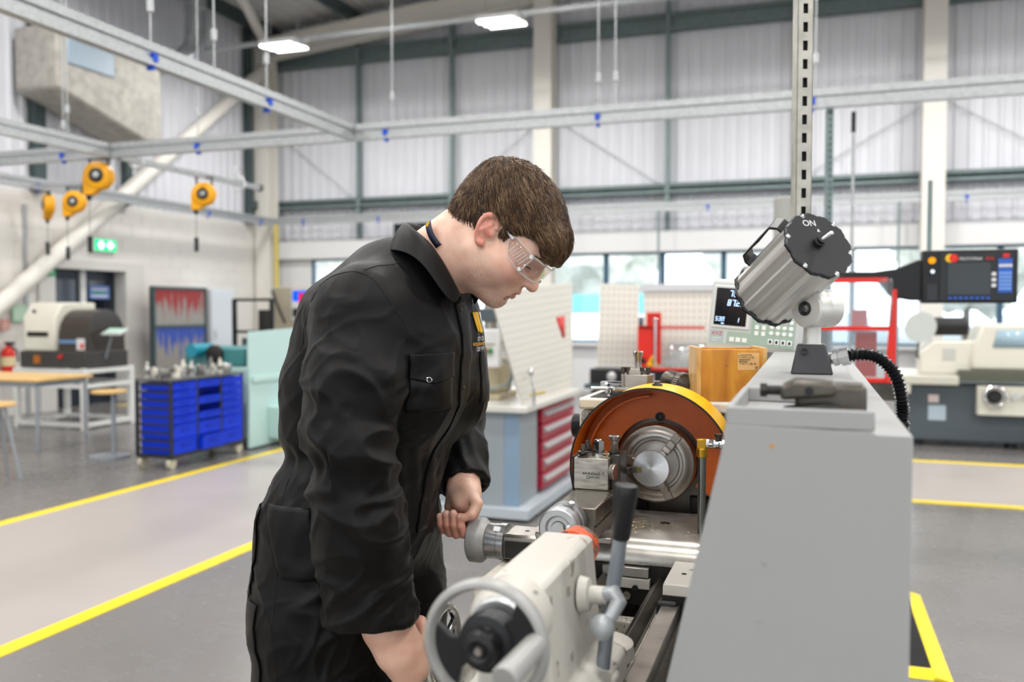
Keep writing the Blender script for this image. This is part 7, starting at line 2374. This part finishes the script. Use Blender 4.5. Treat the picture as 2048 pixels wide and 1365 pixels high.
# collar: one folded band, both points
def collar():
    T = [(-0.764, 1.60, 1.642), (-0.724, 1.543, 1.622), (-0.682, 1.523, 1.590), (-0.652, 1.517, 1.553), (-0.634, 1.527, 1.515), (-0.628, 1.555, 1.480)]
    Mi = [(-0.790, 1.60, 1.622), (-0.747, 1.516, 1.606), (-0.690, 1.500, 1.585), (-0.654, 1.493, 1.545), (-0.633, 1.498, 1.500), (-0.624, 1.520, 1.470)]
    O = [(-0.806, 1.60, 1.570), (-0.770, 1.505, 1.562), (-0.712, 1.478, 1.560), (-0.665, 1.466, 1.528), (-0.640, 1.474, 1.483), (-0.622, 1.500, 1.458)]
    I = [(-0.770, 1.60, 1.545), (-0.735, 1.545, 1.535), (-0.695, 1.530, 1.515), (-0.665, 1.528, 1.490), (-0.648, 1.540, 1.468), (-0.638, 1.565, 1.452)]
    rows = [I, T, Mi, O]
    n = len(T)
    vs, fs = [], []
    cols = [(k, -1) for k in range(n - 1, 0, -1)] + [(k, 1) for k in range(n)]
    for r in rows:
        for k, s in cols:
            p = r[k]
            vs.append((p[0], 1.60 + (p[1] - 1.60) * -s * (1 if s == -1 else 1) if s == -1 else p[1], p[2]))
    # mirrored half: first columns are the far side
    vs = []
    for r in rows:
        for k, s in cols:
            p = r[k]
            vs.append((p[0], 3.20 - p[1] if s == -1 else p[1], p[2]))
    w = len(cols)
    for j in range(len(rows) - 1):
        for i in range(w - 1):
            fs.append((j * w + i, j * w + i + 1, (j + 1) * w + i + 1, (j + 1) * w + i))
    o = MB().add(vs, fs).build('collar', m_cloth, cover, ang=180)
    so = o.modifiers.new('solid', 'SOLIDIFY')
    so.thickness = 0.0035
    so.offset = 0
    ss = o.modifiers.new('sub', 'SUBSURF')
    ss.levels = ss.render_levels = 3
    return o
collar()
# lanyard ribbon between collar and neck
ln = MB()
rib = resample([(-0.694, 1.540, 1.618), (-0.690, 1.533, 1.612), (-0.686, 1.528, 1.602), (-0.680, 1.528, 1.588), (-0.668, 1.532, 1.57)], 0.006)
vs, fs = [], []
for p in rib:
    vs += [p + Vector((-0.006, 0, -0.003)), p + Vector((0.006, -0.002, 0.003))]
fs = [(2 * i, 2 * i + 1, 2 * i + 3, 2 * i + 2) for i in range(len(rib) - 1)]
ln.add(vs, fs)
lo = ln.build('lanyard', mat('navy_ribbon', '#23253a', 0.5), person, solid=0.001)
MB().cbox(rib[2] + Vector((0.0, -0.0035, 0.001)), (0.005, 0.001, 0.010), ry=0.5).build('lanyard_print', mat('ribbon_yellow', '#d9a81c', 0.5), lo)

# seams and pockets
seam('shoulder_seam', [(-0.715, 1.475, 1.565), (-0.735, 1.44, 1.535), (-0.755, 1.40, 1.510)])
seam('sleeve_seam', [(-0.70, 1.43, 1.40), (-0.715, 1.40, 1.46), (-0.755, 1.39, 1.510), (-0.80, 1.39, 1.505), (-0.85, 1.41, 1.46), (-0.885, 1.44, 1.40), (-0.89, 1.45, 1.33), (-0.87, 1.44, 1.26)])
seam('side_seam', [(-0.93, 1.42, 1.13), (-0.925, 1.39, 1.05), (-0.925, 1.37, 0.95), (-0.92, 1.36, 0.80), (-0.915, 1.36, 0.65)])
seam('cuff_stitching', [(-0.748 + 0.079 * math.cos(a), 1.405 + 0.079 * math.sin(a), 0.910 + 0.005 * math.cos(a)) for a in [i * 2 * PI / 24 for i in range(25)]], 0.0007)

def patch(name, c, u, v, w, h, d, off=0.0022, th=0.0016, nu=14, nv=14, m=None, parent=None, shape=None):
    """cloth patch laid on the coverall: grid around c spanned by u (width) and v (height), dropped along d"""
    c, u, v, d = Vector(c), Vector(u).normalized(), Vector(v).normalized(), Vector(d).normalized()
    vs, fs = [], []
    for j in range(nv + 1):
        for i in range(nu + 1):
            a, b = (i / nu - 0.5) * w, (j / nv - 0.5) * h
            if shape:
                a, b = shape(i / nu, j / nv, w, h)
            p = c + u * a + v * b
            hit = bvh_v.ray_cast(p - d * 0.12, d)
            if hit[0] is None:
                q, n = snap(p)
            else:
                q, n = hit[0], hit[1]
            vs.append(q + n * off)
    for j in range(nv):
        for i in range(nu):
            k = j * (nu + 1) + i
            fs.append((k, k + 1, k + nu + 2, k + nu + 1))
    return MB().add(vs, fs).build(name, m or m_cloth, parent or cover, ang=180, solid=th)
# right chest pocket with eyelet flap, left chest pocket
DN = (-0.80, 0.60, 0)
pk = patch('chest_pocket', (-0.665, 1.475, 1.315), (0.6, 0.8, 0), (0, 0, 1), 0.105, 0.10, DN)
fl = patch('pocket_flap', (-0.665, 1.475, 1.348), (0.6, 0.8, 0), (0, 0, 1), 0.11, 0.045, DN, 0.005, shape=lambda s, t, w, h: ((s - 0.5) * w, (t - 0.5) * h - (1 - t) * 0.012 * (1 - abs(2 * s - 1))))
q, n = snap((-0.655, 1.455, 1.322), 0.006)
MB().ring(q, n, 0.0046, 0.0010, 24, 8).build('eyelet', m_chrome, pk)
patch('chest_pocket', (-0.665, 1.70, 1.315), (-0.25, 1, 0), (0, 0, 1), 0.10, 0.11, (-1, -0.2, 0))
# button placket down the front and press studs
pl = patch('front_placket', (-0.66, 1.582, 1.24), (0, 1, 0), (0.10, 0, 1), 0.045, 0.46, (-1, 0, 0), 0.002, nv=40, nu=6)
for z in (1.45, 1.30, 1.155, 1.075):
    h = bvh_v.ray_cast(Vector((-0.5, 1.575, z)), Vector((-1, 0, 0)))
    if h[0]:
        MB().lathe(h[0] + h[1] * 0.004, h[1], [(0, 0.0036), (0.001, 0.0034), (0.0018, 0.0015)], 14).build('press_stud', m_steel_d, pl)
# hip and rule pockets
patch('hip_pocket', (-0.89, 1.37, 1.02), (0.72, -0.25, 0), (-0.4, 0, 1), 0.10, 0.14, (0.15, 1, 0))
patch('rear_pocket', (-1.035, 1.44, 0.985), (0.35, -0.9, 0), (0, 0, 1), 0.10, 0.17, (1, 0.45, 0), 0.004)
patch('rule_pocket', (-1.0, 1.38, 0.80), (0.55, -0.8, 0), (0, 0, 1), 0.055, 0.20, (0.8, 0.6, 0), 0.004)
# college emblem and lettering on the left breast
def project_flat(me, d):
    for v in me.vertices:
        h = bvh_v.ray_cast(v.co - Vector(d) * 0.2, Vector(d))
        if h[0]:
            v.co = h[0] + h[1] * 0.0016
m_emb_y = mat('embroidery_yellow', '#f0b70f', 0.55)
m_emb_w = mat('embroidery_white', '#f1f1ef', 0.55)
def emblem(name, poly, m):
    # fine grid between two slanted edges so that it follows the cloth
    (y0, z0), (y1, z1), (y2, z2), (y3, z3) = poly
    vs, fs = [], []
    for j in range(11):
        t = j / 10
        for i in range(4):
            s = i / 3
            ya, za = y0 + (y3 - y0) * t, z0 + (z3 - z0) * t
            yb, zb = y1 + (y2 - y1) * t, z1 + (z2 - z1) * t
            vs.append((-0.66, ya + (yb - ya) * s, za + (zb - za) * s))
    for j in range(10):
        for i in range(3):
            k = j * 4 + i
            fs.append((k, k + 1, k + 5, k + 4))
    me = MB().add(vs, fs).mesh(name)
    project_flat(me, (-1, 0, 0))
    link(name, me, m, cover, solid=0.0008)
LY, LZ = 1.660, 1.425
emblem('emblem_bar', [(LY - 0.030, LZ + 0.020), (LY - 0.017, LZ + 0.020), (LY - 0.006, LZ - 0.020), (LY - 0.018, LZ - 0.020)], m_emb_y)
emblem('emblem_bar', [(LY - 0.013, LZ + 0.020), (LY + 0.005, LZ + 0.020), (LY + 0.016, LZ - 0.022), (LY + 0.002, LZ - 0.022)], m_emb_y)
emblem('emblem_bar', [(LY + 0.012, LZ + 0.020), (LY + 0.030, LZ + 0.020), (LY + 0.022, LZ - 0.020), (LY + 0.019, LZ - 0.020)], m_emb_w)
RB = basis((0, 1, 0), (0, 0, 1))
for tx, sz, zz, mm_ in (('CITY OF', 0.0120, LZ - 0.034, m_emb_w), ('WOLVERHAMPTON', 0.0098, LZ - 0.0445, m_emb_y), ('COLLEGE', 0.0120, LZ - 0.055, m_emb_w)):
    o = text_part('breast_lettering', tx, sz, mm_, cover, (-0.66, LY, zz), RB, 0.0)
    project_flat(o.data, (-1, 0, 0))
# boots
for y in (1.475, 1.725):
    bt = MB()
    xa = -0.895 if y < 1.6 else -0.88
    bt.lathe((xa, y, 0.03), (0, 0, 1), [(0, 0.05), (0.06, 0.052), (0.14, 0.055)], 20)
    bt.lathe((xa + 0.0, y, 0.035), (1, 0, 0), [(-0.055, 0.02), (-0.04, 0.034), (0.06, 0.04), (0.13, 0.042), (0.17, 0.034), (0.185, 0.012)], 20)
    bo = bt.build('boot', m_rubber, person)
    MB().prism([(xa - 0.06, y - 0.04), (xa + 0.05, y - 0.035), (xa + 0.14, y - 0.047), (xa + 0.185, y - 0.02), (xa + 0.185, y + 0.02), (xa + 0.14, y + 0.047), (xa + 0.05, y + 0.035), (xa - 0.06, y + 0.04)], 'Z', 0.004, 0.03).build('sole', m_blackm, bo, bev=0.004)

# ---------------------------------------------------------------- safety glasses (clear), worn
m_spec = clear('spectacle_plastic', '#fbfbfb', gloss=0.05, rough=0.02, frost=0.0)
m_edge = clear('spectacle_edge', '#f2f4f4', gloss=0.35, rough=0.08, frost=0.5)
gl = MB()
def H_(p):
    return HM @ Vector(p)
NL = 28
def lens_pt(a, t):
    # a in -1..1 across, t in 0..1 from bottom to top
    y = 0.069 * math.sin(a * 1.25) / math.sin(1.25)
    x = 0.1235 - 0.030 * (y / 0.069) ** 2
    z0 = -0.008 + (0.012 * math.exp(-(y / 0.013) ** 2))
    z1 = 0.033
    return (x + 0.002 * (t - 0.5), y, z0 + (z1 - z0) * t)
vs, fs = [], []
for i in range(NL + 1):
    for j in range(7):
        vs.append(H_(lens_pt(-1 + 2 * i / NL, j / 6)))
for i in range(NL):
    for j in range(6):
        k = i * 7 + j
        fs.append((k, k + 7, k + 8, k + 1))
glasses = MB().add(vs, fs).build('safety_glasses', m_spec, person, ang=180, solid=0.0018)
glasses['label'] = 'clear plastic safety glasses'
rimp = [H_(lens_pt(-1 + 2 * i / NL, 0)) for i in range(NL + 1)] + [H_(lens_pt(1 - 2 * i / NL, 1)) for i in range(NL + 1)]
MB().tube(rimp, 0.0011, 8, True).build('lens_rim', m_edge, glasses)
for s in (-1, 1):
    A = [(0.0935, s * 0.069, 0.033), (0.0935, s * 0.069, -0.008), (0.060, s * 0.0765, -0.004), (0.040, s * 0.0785, 0.016), (0.036, s * 0.079, 0.027), (0.045, s * 0.078, 0.034)]
    sh = MB().add([H_(p) for p in A], [tuple(range(len(A)))])
    sh.build('side_shield', m_spec, glasses, solid=0.0016)
    MB().tube([H_(p) for p in A], 0.0009, 8, True).build('shield_edge', m_edge, glasses)
    for k in range(6):
        xx = 0.052 + 0.0062 * k
        yy = s * (0.0795 - 0.0016 * k)
        MB().tube([H_((xx, yy, 0.006 - 0.0008 * k)), H_((xx + 0.004, yy, 0.026))], 0.0007, 6).build('vent_slot', m_edge, glasses)
    MB().tube([H_((0.042, s * 0.0790, 0.028)), H_((0.020, s * 0.0800, 0.030)), H_((0.000, s * 0.0805, 0.033)), H_((-0.020, s * 0.0815, 0.030)), H_((-0.034, s * 0.0805, 0.018))], [0.0032, 0.003, 0.0026, 0.0026, 0.0024], 10).build('temple_arm', m_edge, glasses)
    for zz in (0.029, -0.004):
        MB().cbox(H_((0.090, s * 0.0705, zz)), (0.006, 0.006, 0.008)).build('hinge_block', m_edge, glasses, bev=0.001)
